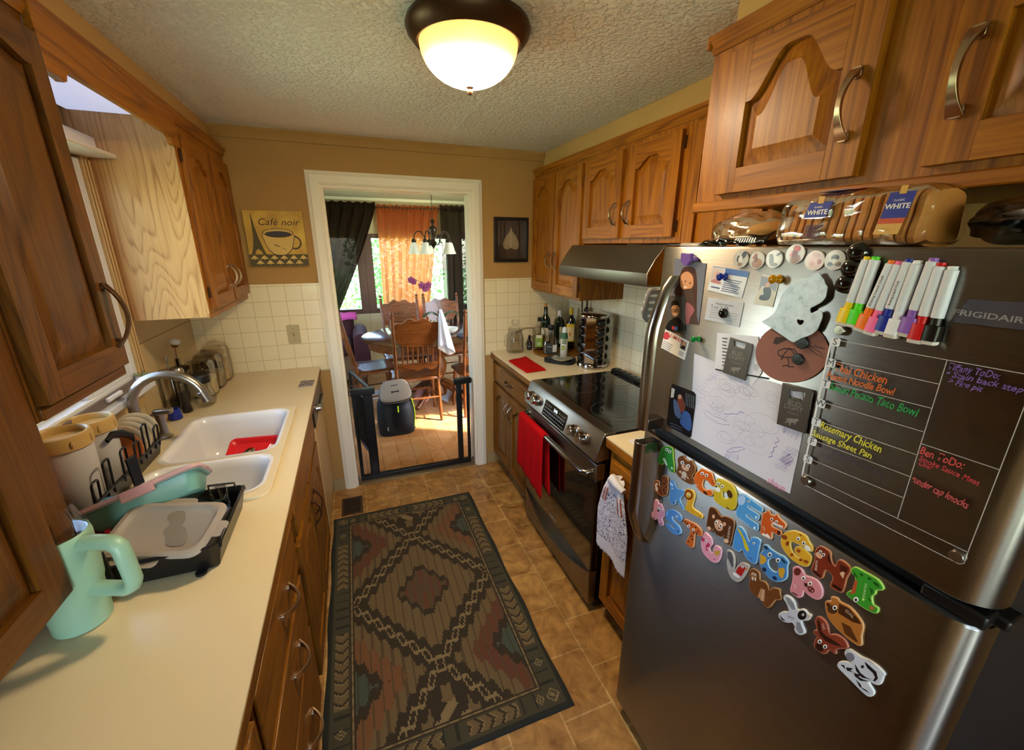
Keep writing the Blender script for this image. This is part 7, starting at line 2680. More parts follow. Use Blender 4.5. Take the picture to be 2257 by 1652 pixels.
magnet('W', 'brown letter W magnet shaped like a walrus', 'B',
       [(72, 412), (110, 414), (148, 450), (155, 508), (190, 520), (225, 560), (237, 597), (270, 577), (328, 592), (335, 640), (348, 665), (330, 688), (290, 690), (245, 748), (212, 756), (172, 710), (150, 670), (130, 668), (82, 620), (53, 560), (62, 500), (57, 450)], '#6e3e1e', '#b88a5c',
       [('o', 100, 470, 26, 34, -30, '#a9764c'), ('p', [(85, 480), (98, 486), (92, 515), (80, 500)], '#efe6da'), ('p', [(110, 488), (122, 494), (118, 520), (106, 508)], '#efe6da'), ('e', 90, 452, 8), ('e', 114, 462, 8), ('p', [(165, 580), (200, 600), (195, 700), (170, 690), (135, 650)], '#c08a5e'), ('t', 'WALRUS', 182, 642, 26, 98, '#f0e0cc')])
magnet('X', 'white and grey letter X magnet shaped like a black-headed bird', 'B',
       [(375, 642), (420, 657), (460, 702), (485, 768), (530, 763), (560, 777), (580, 802), (611, 822), (600, 848), (580, 868), (524, 870), (532, 910), (553, 960), (548, 985), (510, 996), (472, 975), (457, 940), (465, 928), (440, 887), (400, 888), (352, 870), (318, 830), (327, 802), (360, 787), (408, 787), (390, 720), (362, 672)], '#c9cbd6', '#eceae4',
       [('p', [(380, 655), (420, 672), (460, 720), (470, 770), (440, 770), (400, 710)], '#8a8c92'), ('p', [(480, 880), (512, 885), (538, 960), (535, 980), (505, 980), (475, 940)], '#8a8c92'), ('o', 530, 820, 40, 42, 0, '#141414'), ('e', 540, 815, 11), ('p', [(578, 808), (600, 825), (580, 850)], '#d3b48a'), ('p', [(330, 815), (350, 840), (385, 872), (350, 862)], '#1e1e22'), ('t', 'XEME', 432, 840, 24, 20, '#4a4c58')])
magnet('Y', 'red-brown letter Y magnet shaped like a yak', 'B',
       [(662, 832), (700, 842), (745, 890), (765, 955), (780, 988), (830, 990), (900, 1030), (934, 1090), (928, 1118), (855, 1120), (826, 1138), (834, 1160), (818, 1164), (772, 1130), (740, 1163), (700, 1158), (642, 1110), (633, 1070), (650, 1022), (664, 1010), (632, 980), (637, 952), (662, 950), (642, 880)], '#8a3a26', '#c07a62',
       [('p', [(665, 850), (690, 880), (700, 960), (740, 1000), (790, 1030), (840, 1060), (890, 1100), (800, 1080), (740, 1050), (690, 1000), (670, 930)], '#3a1812'), ('o', 685, 1105, 42, 30, 38, '#30140e'), ('e', 688, 1052, 18), ('e', 735, 1097, 18), ('t', 'YAK', 722, 920, 32, 72, '#e8d0c4')])
zs = [('p', [(870, 1255), (905, 1262), (915, 1300)], '#16161a'), ('p', [(920, 1280), (985, 1290), (960, 1310), (1000, 1330), (930, 1310)], '#16161a'), ('p', [(990, 1330), (1060, 1350), (1030, 1365), (1080, 1390), (1130, 1405), (1050, 1400), (1000, 1360)], '#16161a'),
      ('p', [(1085, 1235), (1100, 1240), (1150, 1285), (1190, 1320), (1205, 1380), (1180, 1405), (1160, 1400), (1180, 1370), (1160, 1330), (1110, 1285)], '#16161a'), ('p', [(1000, 1250), (1050, 1330), (1100, 1370), (1150, 1390), (1060, 1370), (1010, 1310)], '#16161a'), ('p', [(1010, 1390), (1050, 1430), (1060, 1460), (1100, 1480), (1130, 1510), (1080, 1480), (1040, 1450)], '#16161a'),
      ('o', 958, 1188, 42, 34, 45, '#7c7a88'), ('o', 1068, 1275, 14, 14, 0, '#2a2c3a'), ('p', [(1180, 1290), (1230, 1330), (1235, 1350), (1205, 1330)], '#cfd2d8')]
magnet('Z', 'white black-striped letter Z magnet shaped like a zebra, lowest of all', 'B',
       [(940, 1117), (985, 1140), (1060, 1190), (1110, 1210), (1200, 1270), (1263, 1340), (1253, 1365), (1230, 1428), (1190, 1438), (1120, 1412), (1165, 1490), (1163, 1528), (1130, 1543), (1080, 1518), (960, 1400), (852, 1290), (842, 1250), (870, 1227), (930, 1232), (968, 1243), (912, 1180), (907, 1140)], '#d3d8e0', '#efece4', zs)

# ---- photos, cards, papers
phm = lambda h: plain('photo_' + h.strip('#'), h, .25)
skin = phm('#c98a62')


def card(name, label, cat, corners, m, d0=.0006, d1=.0012, c='C', group=None):
    pl = QP(c, corners)
    t_ = thing(name, label, cat, cen(pl), 0, group)
    flat('sheet', pl, d0, d1, m, t_)
    t_['d'] = d1
    return t_


def pr_(t_, name, c, pts, m, k=1):
    d = t_['d'] + .00012 * (k - 1)
    return flat(name, ccw(QP(c, pts)), d, d + .00012, m, t_)


def pe(t_, name, c, x, y, rx_, ry_, rot, m, k=1):
    d = t_['d'] + .00012 * (k - 1)
    return flat(name, ell(c, x, y, rx_, ry_, rot), d, d + .00012, m, t_)


g = card('photo_print', 'school photo of a red-haired child, under the purple clip', 'photo', [(255, 260), (632, 325), (540, 1050), (210, 1000)], phm('#6c6c7a'))
pr_(g, 'printed_hair', 'C', bez([(340, 400), (400, 360), (480, 370), (515, 440), (525, 600), (520, 760), (515, 980), (470, 1000), (400, 700), (260, 660), (300, 560)], 3), phm('#4a2414'))
pr_(g, 'printed_face', 'C', bez([(345, 450), (410, 420), (470, 470), (480, 570), (450, 620), (390, 640), (330, 600), (322, 520)], 3), skin, 2)
for x, y in ((385, 535), (440, 555)):
    pe(g, 'printed_eye', 'C', x, y, 12, 7, 10, phm('#2a1a14'), 3)
pe(g, 'printed_mouth', 'C', 385, 605, 22, 6, 15, phm('#e8d8cc'), 3)
pr_(g, 'printed_scarf', 'C', [(240, 655), (470, 618), (500, 830), (540, 1045), (380, 1030), (300, 760)], phm('#4a2f24'), 2)
pr_(g, 'printed_sleeve', 'C', bez([(390, 800), (450, 810), (490, 880), (440, 970), (430, 1035), (390, 1030)], 3), phm('#a05a5c'), 3)
pc_ = thing('photo_clip', 'purple translucent clip holding the red-haired child photo', 'clip', cen(QP('C', [(430, 270)])))
b = MB(plain('purple_acrylic', '#7d5cae', .2, trans=.3))
b.prism(ccw(QP('C', [(372, 198), (495, 205), (500, 280), (440, 350), (400, 345), (362, 290)])), .002, .012, FD)
b.prism(ccw(QP('C', [(495, 230), (540, 250), (545, 290), (490, 300)])), .0012, .008, FD)
b.build('clip', pc_, bevel=.002)
g = card('photo_print', 'small dark school photo of a child with glasses', 'photo', [(188, 705), (383, 712), (380, 1135), (165, 1115)], phm('#4a4440'), .0016, .0022)
pr_(g, 'printed_shirt', 'C', bez([(170, 1040), (230, 980), (300, 960), (360, 1030), (370, 1125), (168, 1108)], 3), phm('#0d0c0e'))
pe(g, 'printed_face', 'C', 272, 870, 50, 85, 3, phm('#b5815c'), 2)
pr_(g, 'printed_hair', 'C', bez([(220, 850), (225, 780), (270, 755), (310, 790), (320, 850), (300, 820), (240, 820)], 3), phm('#1c110c'), 3)
for x in (248, 292):
    o_ = ell('C', x, 882, 22, 20)
    flat('printed_glasses', o_, g['d'] + .0003, g['d'] + .0004, phm('#14100e'), g, [ell('C', x, 882, 16, 14)])
pe(g, 'printed_smile', 'C', 270, 925, 18, 6, 5, phm('#e8d8cc'), 3)
pr_(g, 'printed_badge', 'C', [(228, 1062), (262, 1070), (258, 1112), (228, 1100)], phm('#b83434'), 2)
pr_(g, 'printed_badge', 'C', [(262, 1070), (296, 1068), (296, 1115), (258, 1112)], phm('#3a5a9a'), 2)
# business card
g = card('business_card', 'white business card with red lettering near the freezer handle', 'card', [(148, 1102), (430, 1248), (375, 1468), (95, 1325)], plain('card_white', '#dfd8d0', .45))
rdp = plain('card_red', '#c02a34', .5)
ptext('lettering', 'RE/MAX', 'C', 262, 1205, 58, 28, rdp, g['d'] + .0003, g, .004)
pr_(g, 'printed_balloon', 'C', bez([(130, 1160), (160, 1130), (185, 1150), (200, 1190), (170, 1225), (125, 1210)], 3), rdp)
for k in range(5):
    x0, y0 = 125 - 5 * k, 1235 + 22 * k
    pr_(g, 'printed_line', 'C', [(x0, y0), (x0 + 110 - 6 * k, y0 + 58 - 3 * k), (x0 + 110 - 6 * k, y0 + 66 - 3 * k), (x0, y0 + 8)], ink_grey)
pr_(g, 'printed_portrait', 'C', [(338, 1225), (402, 1258), (382, 1360), (318, 1325)], phm('#6a625c'))
pe(g, 'printed_face', 'C', 365, 1278, 24, 34, 20, phm('#c08a6a'), 2)
pe(g, 'printed_beard', 'C', 358, 1318, 22, 24, 20, phm('#1e1410'), 3)
for k in range(3):
    pr_(g, 'printed_line', 'C', [(310 - 5 * k, 1355 + 18 * k), (368 - 5 * k, 1384 + 18 * k), (366 - 5 * k, 1392 + 18 * k), (308 - 5 * k, 1363 + 18 * k)], ink_grey)
# registration card and appointment card
g = card('id_card', 'white and blue printed card with a portrait under the blue magnet', 'card', [(712, 355), (1140, 418), (1050, 735), (645, 640)], plain('card_white2', '#d6d8e0', .4))
pr_(g, 'printed_header', 'C', [(712, 356), (1138, 419), (1118, 490), (850, 450), (860, 385), (712, 366)], phm('#3c62a8'))
pr_(g, 'printed_portrait', 'C', [(715, 372), (848, 392), (805, 572), (672, 540)], phm('#cdb8b4'), 2)
pe(g, 'printed_face', 'C', 762, 460, 34, 46, 12, phm('#d8a89a'), 3)
pr_(g, 'printed_shirt', 'C', bez([(690, 545), (720, 510), (770, 515), (805, 560), (800, 570)], 3), phm('#b87878'), 3)
for k in range(7):
    x0, y0 = 850 - 7 * k, 500 + 23 * k
    pr_(g, 'printed_line', 'C', [(x0, y0), (x0 + 205 - 14 * (k % 3), y0 + 42), (x0 + 203 - 14 * (k % 3), y0 + 50), (x0 - 2, y0 + 9)], plain('blue_ink', '#39437a', .6))
pr_(g, 'printed_line', 'C', [(690, 590), (792, 612), (790, 628), (687, 605)], plain('blue_ink', '#39437a', .6))
g = card('appointment_card', 'grey appointment card under the round dark magnet', 'card', [(655, 725), (1078, 788), (1022, 1075), (610, 985)], plain('card_grey', '#b9bac4', .5))
ptext('lettering', 'Appointment', 'C', 850, 810, 40, 10, ink_grey, g['d'] + .0003, g)
ptext('lettering', 'Tue 2:30', 'C', 790, 845, 60, 8, ink_grey, g['d'] + .0003, g)
for k in range(4):
    x0, y0 = 690 - 9 * k, 868 + 28 * k
    pr_(g, 'printed_line', 'C', [(x0, y0), (x0 + 320, y0 + 60), (x0 + 320, y0 + 64), (x0, y0 + 4)], ink_grey)
# small photo of a seated figure
g = card('photo_print', 'small pale photo of a seated toddler under the yellow pin', 'photo', [(1292, 448), (1505, 495), (1420, 842), (1188, 802)], phm('#c9c2ba'))
pr_(g, 'printed_backdrop', 'C', [(1285, 470), (1490, 515), (1450, 660), (1370, 600), (1290, 590), (1255, 650)], phm('#8a8ea2'))
pr_(g, 'printed_clothes', 'C', bez([(1310, 620), (1360, 600), (1400, 630), (1395, 700), (1360, 760), (1260, 750), (1275, 700), (1310, 690)], 3), phm('#3c3c58'), 2)
pe(g, 'printed_face', 'C', 1362, 578, 26, 30, 0, phm('#c99a84'), 3)


def pin(name, label, px_, py_, m, r=.008, ln_=.017, c='C', cat='magnet'):
    q = Q(c, px_, py_)
    t_ = thing(name, label, cat, FD @ V((q[0], q[1], 0)))
    Tq = FD @ Matrix.Translation((q[0], q[1], .0013))
    MB(m).lathe([(r * .75, 0), (r * .95, .0015), (r * .55, .004), (r * .5, ln_ * .55), (r * .9, ln_ * .75), (r, ln_ * .85), (r * .7, ln_), (.0001, ln_)], (0, 0, 0), 20, T=Tq).build('grip', t_, smooth=55)
    return t_


pin('push_pin_magnet', 'blue push pin magnet on the printed card', 860, 480, plain('pin_blue', '#14329a', .12, trans=.35), .0085, .02)
pin('push_pin_magnet', 'amber push pin magnet over the toddler photo', 1500, 508, plain('pin_amber', '#d8960c', .12, trans=.4), .0085, .022)
pin('push_pin_magnet', 'green push pin magnet on the bare freezer door', 545, 1215, plain('pin_green', '#0f8a3c', .12, trans=.35), .0075, .02)


def dome(name, label, c, x, y, r, discm, prints, group, gm=clear, lens=True):
    q = Q(c, x, y)
    e = ell(c, x, y, r, r)
    rad = max(abs(p[1] - q[1]) for p in e)
    t_ = thing(name, label, 'magnet', FD @ V((q[0], q[1], 0)), 0, group)
    Tq = FD @ Matrix.Translation((q[0], q[1], 0))
    flat_ = MB(discm).lathe([(rad, .0008), (rad, .0035), (.0001, .0036)], (0, 0, 0), 32, T=Tq)
    flat_.build('picture_disc', t_, smooth=40)
    for k, (dx_, dy_, rx_, ry_, rot, col) in enumerate(prints):
        cr, sr_ = cos(R_(rot)), sin(R_(rot))
        pts = [(rad * (dx_ + rx_ * cos(t) * cr - ry_ * sin(t) * sr_), rad * (dy_ + rx_ * cos(t) * sr_ + ry_ * sin(t) * cr)) for t in [2 * pi * i / 16 for i in range(16)]]
        MB(phm(col)).prism(pts, .0036 + .0001 * k, .0037 + .0001 * k, Tq).build('printed_animal', t_, smooth=None)
    if lens:
        MB(gm).lathe([(rad * 1.0, .0048), (rad * .985, .0065), (rad * .88, .0092), (rad * .65, .0118), (rad * .33, .0132), (.0001, .0136)], (0, 0, 0), 32, T=Tq).build('glass_dome', t_, smooth=80)
    return t_


glasslens = thinglass('glass_lens', (1, 1, 1), .0, .03, .22)
pale = phm('#cfcac4')
G_ = 'round glass farm animal magnets'
dome('glass_magnet', 'round glass magnet with a black and white cow head, leftmost of the row', 'C', 1050, 272, 104, pale, [(.35, .45, .30, .5, -30, '#141414'), (-.3, 0, .25, .4, 0, '#2a2420'), (.0, -.1, .28, .5, 0, '#e6e2dc'), (.0, -.6, .35, .22, 0, '#8a6a5a')], G_, glasslens)
dome('glass_magnet', 'round glass magnet with a brown hen, second of the row', 'C', 1240, 285, 104, pale, [(.1, -.35, .7, .55, 10, '#9a5a22'), (-.2, .25, .28, .5, 15, '#6a3214'), (-.2, .6, .2, .16, 0, '#a82418'), (-.42, .25, .14, .2, 0, '#b83024')], G_, glasslens)
dome('glass_magnet', 'round glass magnet with a grey calf, third of the row', 'C', 1445, 272, 108, pale, [(-.3, -.1, .3, .55, 10, '#26241f'), (-.45, .4, .3, .16, 20, '#3a342e'), (.5, .55, .35, .14, 30, '#2c2a28'), (.1, -.6, .5, .2, 0, '#5a564c')], G_, glasslens)
dome('glass_magnet', 'round glass magnet with a red-combed rooster, highest of the row', 'C', 1695, 212, 118, pale, [(.1, -.5, .6, .45, 15, '#8a4e18'), (-.05, .05, .36, .45, 0, '#7a2c14'), (.15, .55, .4, .3, -10, '#c41e14'), (-.4, -.05, .16, .3, 0, '#b83020')], G_, glasslens)
dome('glass_magnet', 'round glass magnet with a pink pig, fifth of the row', 'C', 1925, 290, 120, phm('#d9c0b8'), [(0, -.15, .6, .6, 0, '#d8a8a0'), (-.15, -.35, .3, .24, 0, '#b87a76'), (.5, -.1, .2, .24, 0, '#a83a50'), (.05, .55, .4, .22, -20, '#c4908a')], G_, glasslens)
dome('glass_magnet', 'round glass magnet with a spotted dark face, rightmost of the row', 'C', 2165, 285, 122, pale, [(0, .25, .4, .3, 0, '#2a1c16'), (-.35, -.4, .3, .22, 0, '#1c1a1a'), (.4, -.35, .3, .25, 0, '#6a4a36'), (0, -.1, .3, .25, 0, '#d8d2ca')], G_, glasslens)
blackdome = plain('black_dome', '#060608', .06, coat=.8)
for (x, y, lab) in ((295, 195, 'glossy black dome magnet, topmost of the three beside the markers'), (220, 385, 'glossy black dome magnet, middle of the three beside the markers'), (150, 570, 'glossy black dome magnet, lowest of the three beside the markers')):
    q = Q('D', x, y)
    t_ = thing('dome_magnet', lab, 'magnet', FD @ V((q[0], q[1], 0)), 0, 'glossy black dome magnets')
    Tq = FD @ Matrix.Translation((q[0], q[1], .0006))
    MB(black).lathe([(.0155, 0), (.0155, .004), (.0001, .0042)], (0, 0, 0), 32, T=Tq).build('base', t_, smooth=40)
    MB(blackdome).lathe([(.0155, .004), (.0150, .0065), (.012, .0105), (.0065, .013), (.0001, .0138)], (0, 0, 0), 32, T=Tq).build('dome', t_, smooth=80)


def blackmag(c, x, y, r, lab):
    q = Q(c, x, y)
    t_ = thing('round_magnet', lab, 'magnet', FD @ V((q[0], q[1], 0)))
    Tq = FD @ Matrix.Translation((q[0], q[1], .0022))
    MB(plain('magnet_rubber', '#17171a', .4)).lathe([(r, 0), (r, .0045), (r * .9, .006), (.0001, .0066)], (0, 0, 0), 28, T=Tq).build('disc', t_, smooth=40)
    return t_


bm_ = blackmag('C', 845, 912, .0105, 'glossy dark round magnet on the appointment card')
q = Q('C', 845, 912)
MB(blackdome).lathe([(.0095, .008), (.006, .0115), (.0001, .0125)], (0, 0, 0), 24, T=FD @ Matrix.Translation((q[0], q[1], 0))).build('dome', bm_, smooth=70)

# big drawing, printed list, brown bear face
g = card('child_drawing', 'large white paper with purple crayon scribbles on the freezer door', 'drawing', [(442, 90), (1050, 330), (1610, 490), (1605, 940), (1465, 1590), (395, 990)], plain('drawing_paper', '#cfcddb', .7), c='E')
crayon = plain('purple_crayon', '#8468b4', .7)
pencil = plain('grey_pencil', '#a5a3b4', .7)


def stroke(par, c, pts, w, m, d, name='scribble'):
    """a crayon line: narrow strip along a path"""
    uv = [V(Q(c, *p)) for p in pts]
    out, back = [], []
    for i, p in enumerate(uv):
        t_ = (uv[min(i + 1, len(uv) - 1)] - uv[max(i - 1, 0)])
        t_ = t_.normalized() if t_.length > 1e-9 else V((1, 0))
        nrm = V((-t_.y, t_.x)) * w / 2
        out.append(p + nrm)
        back.append(p - nrm)
    b = par
    for i in range(len(uv) - 1):
        b.add([FD @ V((*out[i], d)), FD @ V((*out[i + 1], d)), FD @ V((*back[i + 1], d)), FD @ V((*back[i], d))], [(3, 2, 1, 0)])


b = MB(crayon)
rr = random.Random(11)


def scrib(x0, y0, x1, y1, n_, amp, w):
    pts = []
    for i in range(n_):
        t = i / (n_ - 1)
        s = amp if i % 2 else -amp
        dx_, dy_ = x1 - x0, y1 - y0
        l_ = sqrt(dx_ * dx_ + dy_ * dy_)
        pts.append((x0 + dx_ * t - dy_ / l_ * s + rr.uniform(-8, 8), y0 + dy_ * t + dx_ / l_ * s + rr.uniform(-8, 8)))
    stroke(b, 'E', pts, w, crayon, .00145)


dd = .00145
scrib(620, 640, 790, 790, 16, 45, .0009)
scrib(760, 740, 980, 722, 6, 8, .0012)
scrib(1250, 1210, 1350, 1000, 9, 16, .0014)
scrib(1360, 1330, 1500, 1100, 26, 70, .0009)
scrib(1420, 1180, 1470, 1290, 16, 60, .0008)
scrib(1400, 880, 1560, 960, 14, 60, .0008)
scrib(480, 490, 640, 330, 14, 40, .0008)
scrib(600, 380, 720, 290, 10, 25, .0008)
scrib(820, 350, 960, 380, 9, 25, .0008)
scrib(770, 1190, 920, 1200, 14, 28, .0009)
scrib(450, 640, 560, 480, 10, 30, .0007)
stroke(b, 'E', [(540, 690), (570, 760), (700, 840), (825, 858), (790, 810), (660, 760), (560, 690)], .0008, crayon, dd)
stroke(b, 'E', [(790, 1135), (850, 1100), (960, 1090), (985, 1110), (900, 1140), (800, 1150), (790, 1135)], .0009, crayon, dd)
b.build('scribble_marking', g, smooth=None)
b = MB(pencil)
for (cx_, cy_, r_, n_) in ((780, 430, 110, 90), (1010, 480, 110, 90), (960, 830, 110, 60), (700, 600, 150, 60), (1180, 840, 180, 40), (1100, 1080, 150, 44), (800, 960, 120, 44), (1260, 620, 110, 40)):
    pts = []
    for i in range(n_):
        a = i * .37
        k = r_ * (.7 + .5 * mnoise.noise(V((i * .05, cx_ * .01, 1.))))
        ox_, oy_ = r_ * .9 * mnoise.noise(V((i * .03, cy_ * .013, 5.))), r_ * .9 * mnoise.noise(V((i * .03, cx_ * .017, 9.)))
        pts.append((cx_ + ox_ + k * cos(a), cy_ + oy_ + k * .7 * sin(a) + k * .35 * cos(a)))
    stroke(b, 'E', pts, .0005, pencil, .0014)
b.build('pencil_marking', g, smooth=None)
ptext('lettering', 'shaun', 'E', 1325, 1490, 95, 30, plain('pink_crayon', '#e08ab0', .7), .0015, g, .004)
g = card('printed_list', 'white printed list behind the bottle opener and the brown face', 'paper', [(765, 1145), (1250, 1190), (1290, 1620), (1180, 1760), (735, 1570)], plain('list_paper', '#d6d6e0', .65), .0014, .0019)
for k in range(9):
    pr_(g, 'printed_line', 'C', [(825, 1200 + 40 * k), (888 - (k % 3) * 8, 1210 + 40 * k), (888 - (k % 3) * 8, 1222 + 40 * k), (824, 1212 + 40 * k)], ink)
pr_(g, 'printed_line', 'E', [(672, 250), (750, 268), (748, 284), (670, 264)], ink)
pr_(g, 'printed_line', 'E', [(1010, 310), (1240, 350), (1236, 368), (1008, 326)], ink)
for k in range(4):
    pr_(g, 'printed_line', 'E', [(1085, 205 + 17 * k), (1150 - 9 * k, 218 + 17 * k), (1150 - 9 * k, 224 + 17 * k), (1085, 211 + 17 * k)], ink_grey)
el_ = QP('P', [(1748 + 80 * cos(t) - 10 * sin(t), 776 + 66 * sin(t) + 6 * cos(t)) for t in [2 * pi * i / 40 for i in range(40)]])
g = thing('paper_face', 'round brown paper bear face with a drawn nose', 'paper craft', cen(el_))
flat('sheet', el_, .0020, .0027, plain('brown_card', '#8a5a4e', .8), g)
g['d'] = .0027
bk_ = plain('black_marker', '#181416', .6)
pr_(g, 'paper_eye', 'C', [(1460, 1195), (1545, 1195), (1605, 1225), (1470, 1285), (1430, 1265)], plain('dark_card', '#3a2c28', .8))
b = MB(bk_)
stroke(b, 'E', [(1380, 160), (1400, 110), (1470, 30), (1540, 110), (1510, 130), (1400, 130), (1345, 100), (1350, 60), (1420, 35), (1520, 45), (1570, 110)], .0022, bk_, .0029)
stroke(b, 'E', [(1450, 140), (1465, 200), (1455, 225)], .002, bk_, .0029)
stroke(b, 'E', [(1395, 225), (1440, 215), (1460, 230), (1520, 232)], .002, bk_, .0029)
stroke(b, 'E', [(1640, 0), (1760, 100), (1845, 140), (1790, 70), (1680, 10), (1850, 40), (1740, 0)], .0013, bk_, .0029)
b.build('drawn_face', g, smooth=None)
blackmag('E', 1568, 148, .0105, 'grey-black round magnet on the brown paper face')
q_b = blackmag('C', 1790, 1258, .0115, 'black round magnet under the lower tip of the metal state plaque')

# metal state shape with a heart cut out
mi = bez([(1330, 1010), (1400, 970), (1480, 900), (1530, 800), (1560, 710), (1600, 650), (1650, 610), (1690, 560), (1790, 520), (1830, 500), (1900, 492), (1950, 445), (2010, 432), (2035, 470), (2070, 510), (2085, 560), (2112, 600), (2100, 660), (2090, 720), (2050, 770), (2000, 805), (1950, 830), (1905, 855), (1915, 905), (1960, 892), (2010, 872), (2048, 900), (2050, 960), (2022, 1030), (1990, 1100), (1920, 1160), (1850, 1188), (1790, 1210), (1740, 1240), (1690, 1250), (1600, 1190), (1480, 1110), (1390, 1050)], 2)
heart = bez([(1785, 1050), (1755, 1025), (1745, 995), (1765, 978), (1785, 992), (1808, 985), (1830, 1000), (1820, 1030)], 3)
pl = ccw(QP('C', mi))
g = thing('state_plaque', 'weathered galvanised metal state shape with a heart cutout', 'plaque', cen(pl))


def galv():
    m, t, b = nodes('galvanised')
    tc = N(t, 'TexCoord')
    n = N(t, 'TexNoise', i_Scale=70., i_Detail=6., i_Roughness=.7)
    t.links.new(tc.outputs['Object'], n.inputs['Vector'])
    r = ramp(t, [(.3, '#7d868e'), (.42, '#aeb6bd'), (.7, '#c4cbd2')])
    t.links.new(n.outputs['Fac'], r.inputs[0])
    t.links.new(r.outputs[0], b.inputs['Base Color'])
    b.inputs['Metallic'].default_value = .35
    b.inputs['Roughness'].default_value = .45
    return m


flat('plate', pl, .009, .0105, galv(), g, [QP('C', heart)], .0003)
flat('standoff_magnet', ell('C', 1700, 800, 40), .0008, .009, black, g)
flat('standoff_magnet', ell('C', 1850, 1100, 30), .0028, .009, black, g)

# bottle opener magnets
opm = plain('opener_grey', '#5a534e', .35, metal=.7)
opp = plain('opener_print', '#7d756e', .4)


def opener(label, c, corners, slot, t1, t2, e1, rot, d0):
    pl = ccw(QP(c, corners))
    t_ = thing('bottle_opener', label, 'bottle opener', cen(pl), 0, 'grey bottle opener magnets')
    flat('plate', pl, d0, d0 + .004, opm, t_, [QP(c, slot)], .0006)
    d = d0 + .0041
    ptext('lettering', 'BUD', c, t1[0], t1[1], t1[2], rot, opp, d, t_)
    ptext('lettering', 'LIGHT', c, t2[0], t2[1], t2[2], rot, opp, d, t_)
    # leaping cat silhouette
    k = e1[2]
    sh = [(-1, -.1), (-.6, -.3), (-.2, -.45), (.3, -.5), (.7, -.7), (1, -.5), (.8, -.25), (.6, -.1), (.75, .2), (.6, .3), (.4, .05), (.1, .1), (-.1, .4), (.1, .6), (-.2, .6), (-.3, .3), (-.5, .15), (-.7, .45), (-.9, .5), (-.75, .2), (-.6, -.05)]
    cr, sr_ = cos(R_(rot)), sin(R_(rot))
    flat('emblem', ccw(QP(c, [(e1[0] + k * (x * cr - y * sr_), e1[1] + k * (x * sr_ + y * cr)) for x, y in sh])), d - .0001, d + .0001, opp, t_)
    b = MB(opp)
    for q_ in (0, 14):
        stroke(b, c, [(t2[0] - 62, t2[1] + 32 + q_), (t2[0] + 60, t2[1] + 32 + q_ + 60 * sr_ * 2)], .0006, opp, d)
    b.build('engraved_line', t_, smooth=None)
    return t_


opener('grey bottle opener magnet lying over the printed list, left of the brown face', 'E', [(845, -85), (1082, -10), (1075, 60), (1000, 378), (762, 290)], [(885, -52), (1015, -15), (1010, 15), (995, 40), (885, 10)], (922, 92, 62), (918, 138, 62), (900, 262, 58), 16, .0024)
opener('grey bottle opener magnet lower right, overlapping the crayon drawing', 'E', [(1408, 400), (1730, 480), (1735, 510), (1650, 945), (1343, 838)], [(1480, 470), (1520, 490), (1600, 495), (1650, 510), (1640, 570), (1615, 605), (1590, 575), (1510, 555), (1490, 565), (1475, 520)], (1535, 625, 74), (1525, 672, 74), (1505, 815, 72), 18, .0024)
# dark photo magnet with rounded corners
pts = [(215, 412), (440, 500), (462, 530), (455, 640), (412, 975), (395, 992), (165, 865), (150, 840), (190, 470), (205, 430)]
g = thing('photo_magnet', 'dark rounded photo magnet at the lower left of the freezer door', 'photo', cen(QP('E', pts)))
flat('base', ccw(QP('E', pts)), .0008, .0028, plain('photo_dark', '#14161c', .2, coat=.5), g, (), .0005)
g['d'] = .0028
pr_(g, 'printed_light', 'E', [(205, 455), (240, 470), (225, 560), (195, 560)], phm('#b9bcc4'))
pr_(g, 'printed_figure', 'E', bez([(270, 560), (300, 530), (335, 590), (350, 680), (310, 720), (270, 640)], 3), phm('#7a3a2a'))
pe(g, 'printed_face', 'E', 293, 552, 20, 26, 0, phm('#b98a72'), 2)
pr_(g, 'printed_sleeve', 'E', bez([(225, 590), (260, 600), (310, 740), (300, 790), (240, 740)], 3), phm('#4a5a7c'), 2)
pr_(g, 'printed_jeans', 'E', bez([(340, 700), (400, 740), (420, 850), (395, 920), (300, 840), (310, 760)], 3), phm('#3a5c96'), 2)
for k in range(5):
    pr_(g, 'printed_stripe', 'E', [(360 + 20 * k, 510 + 8 * k), (366 + 20 * k, 512 + 8 * k), (360 + 20 * k, 650 + 8 * k), (354 + 20 * k, 648 + 8 * k)], phm('#6a6e78'))
for k in range(3):
    stroke_b = MB(phm('#8a94a8'))
    stroke(stroke_b, 'E', [(190, 830 + 30 * k), (240, 850 + 30 * k), (320, 890 + 28 * k)], .0006, None, .0030)
    stroke_b.build('printed_caption', g, smooth=None)

# ---- acrylic weekly menu board
brd = [(297, 0 - 25), (105, 870), (98, 910), (112, 935), (150, 955), (1165, 1470), (1200, 1465), (1222, 1395), (1640, 320), (1640, 190)]
bp = ccw(QP('G', brd))
g = thing('menu_board', 'clear acrylic weekly menu board with handwritten dinners', 'board', cen(bp))
flat('acrylic_sheet', bp, .0045, .0070, thinglass('acrylic', (.97, .97, .97), .004, .03, .12), g)
d = .0072
wl_ = plain('board_line', '#b9b4b0', .5)
wb_ = plain('board_edge', '#e6e6e6', .4)


def ln_b(b, p, q_, w):
    stroke(b, 'G', [p, q_], w, None, d)


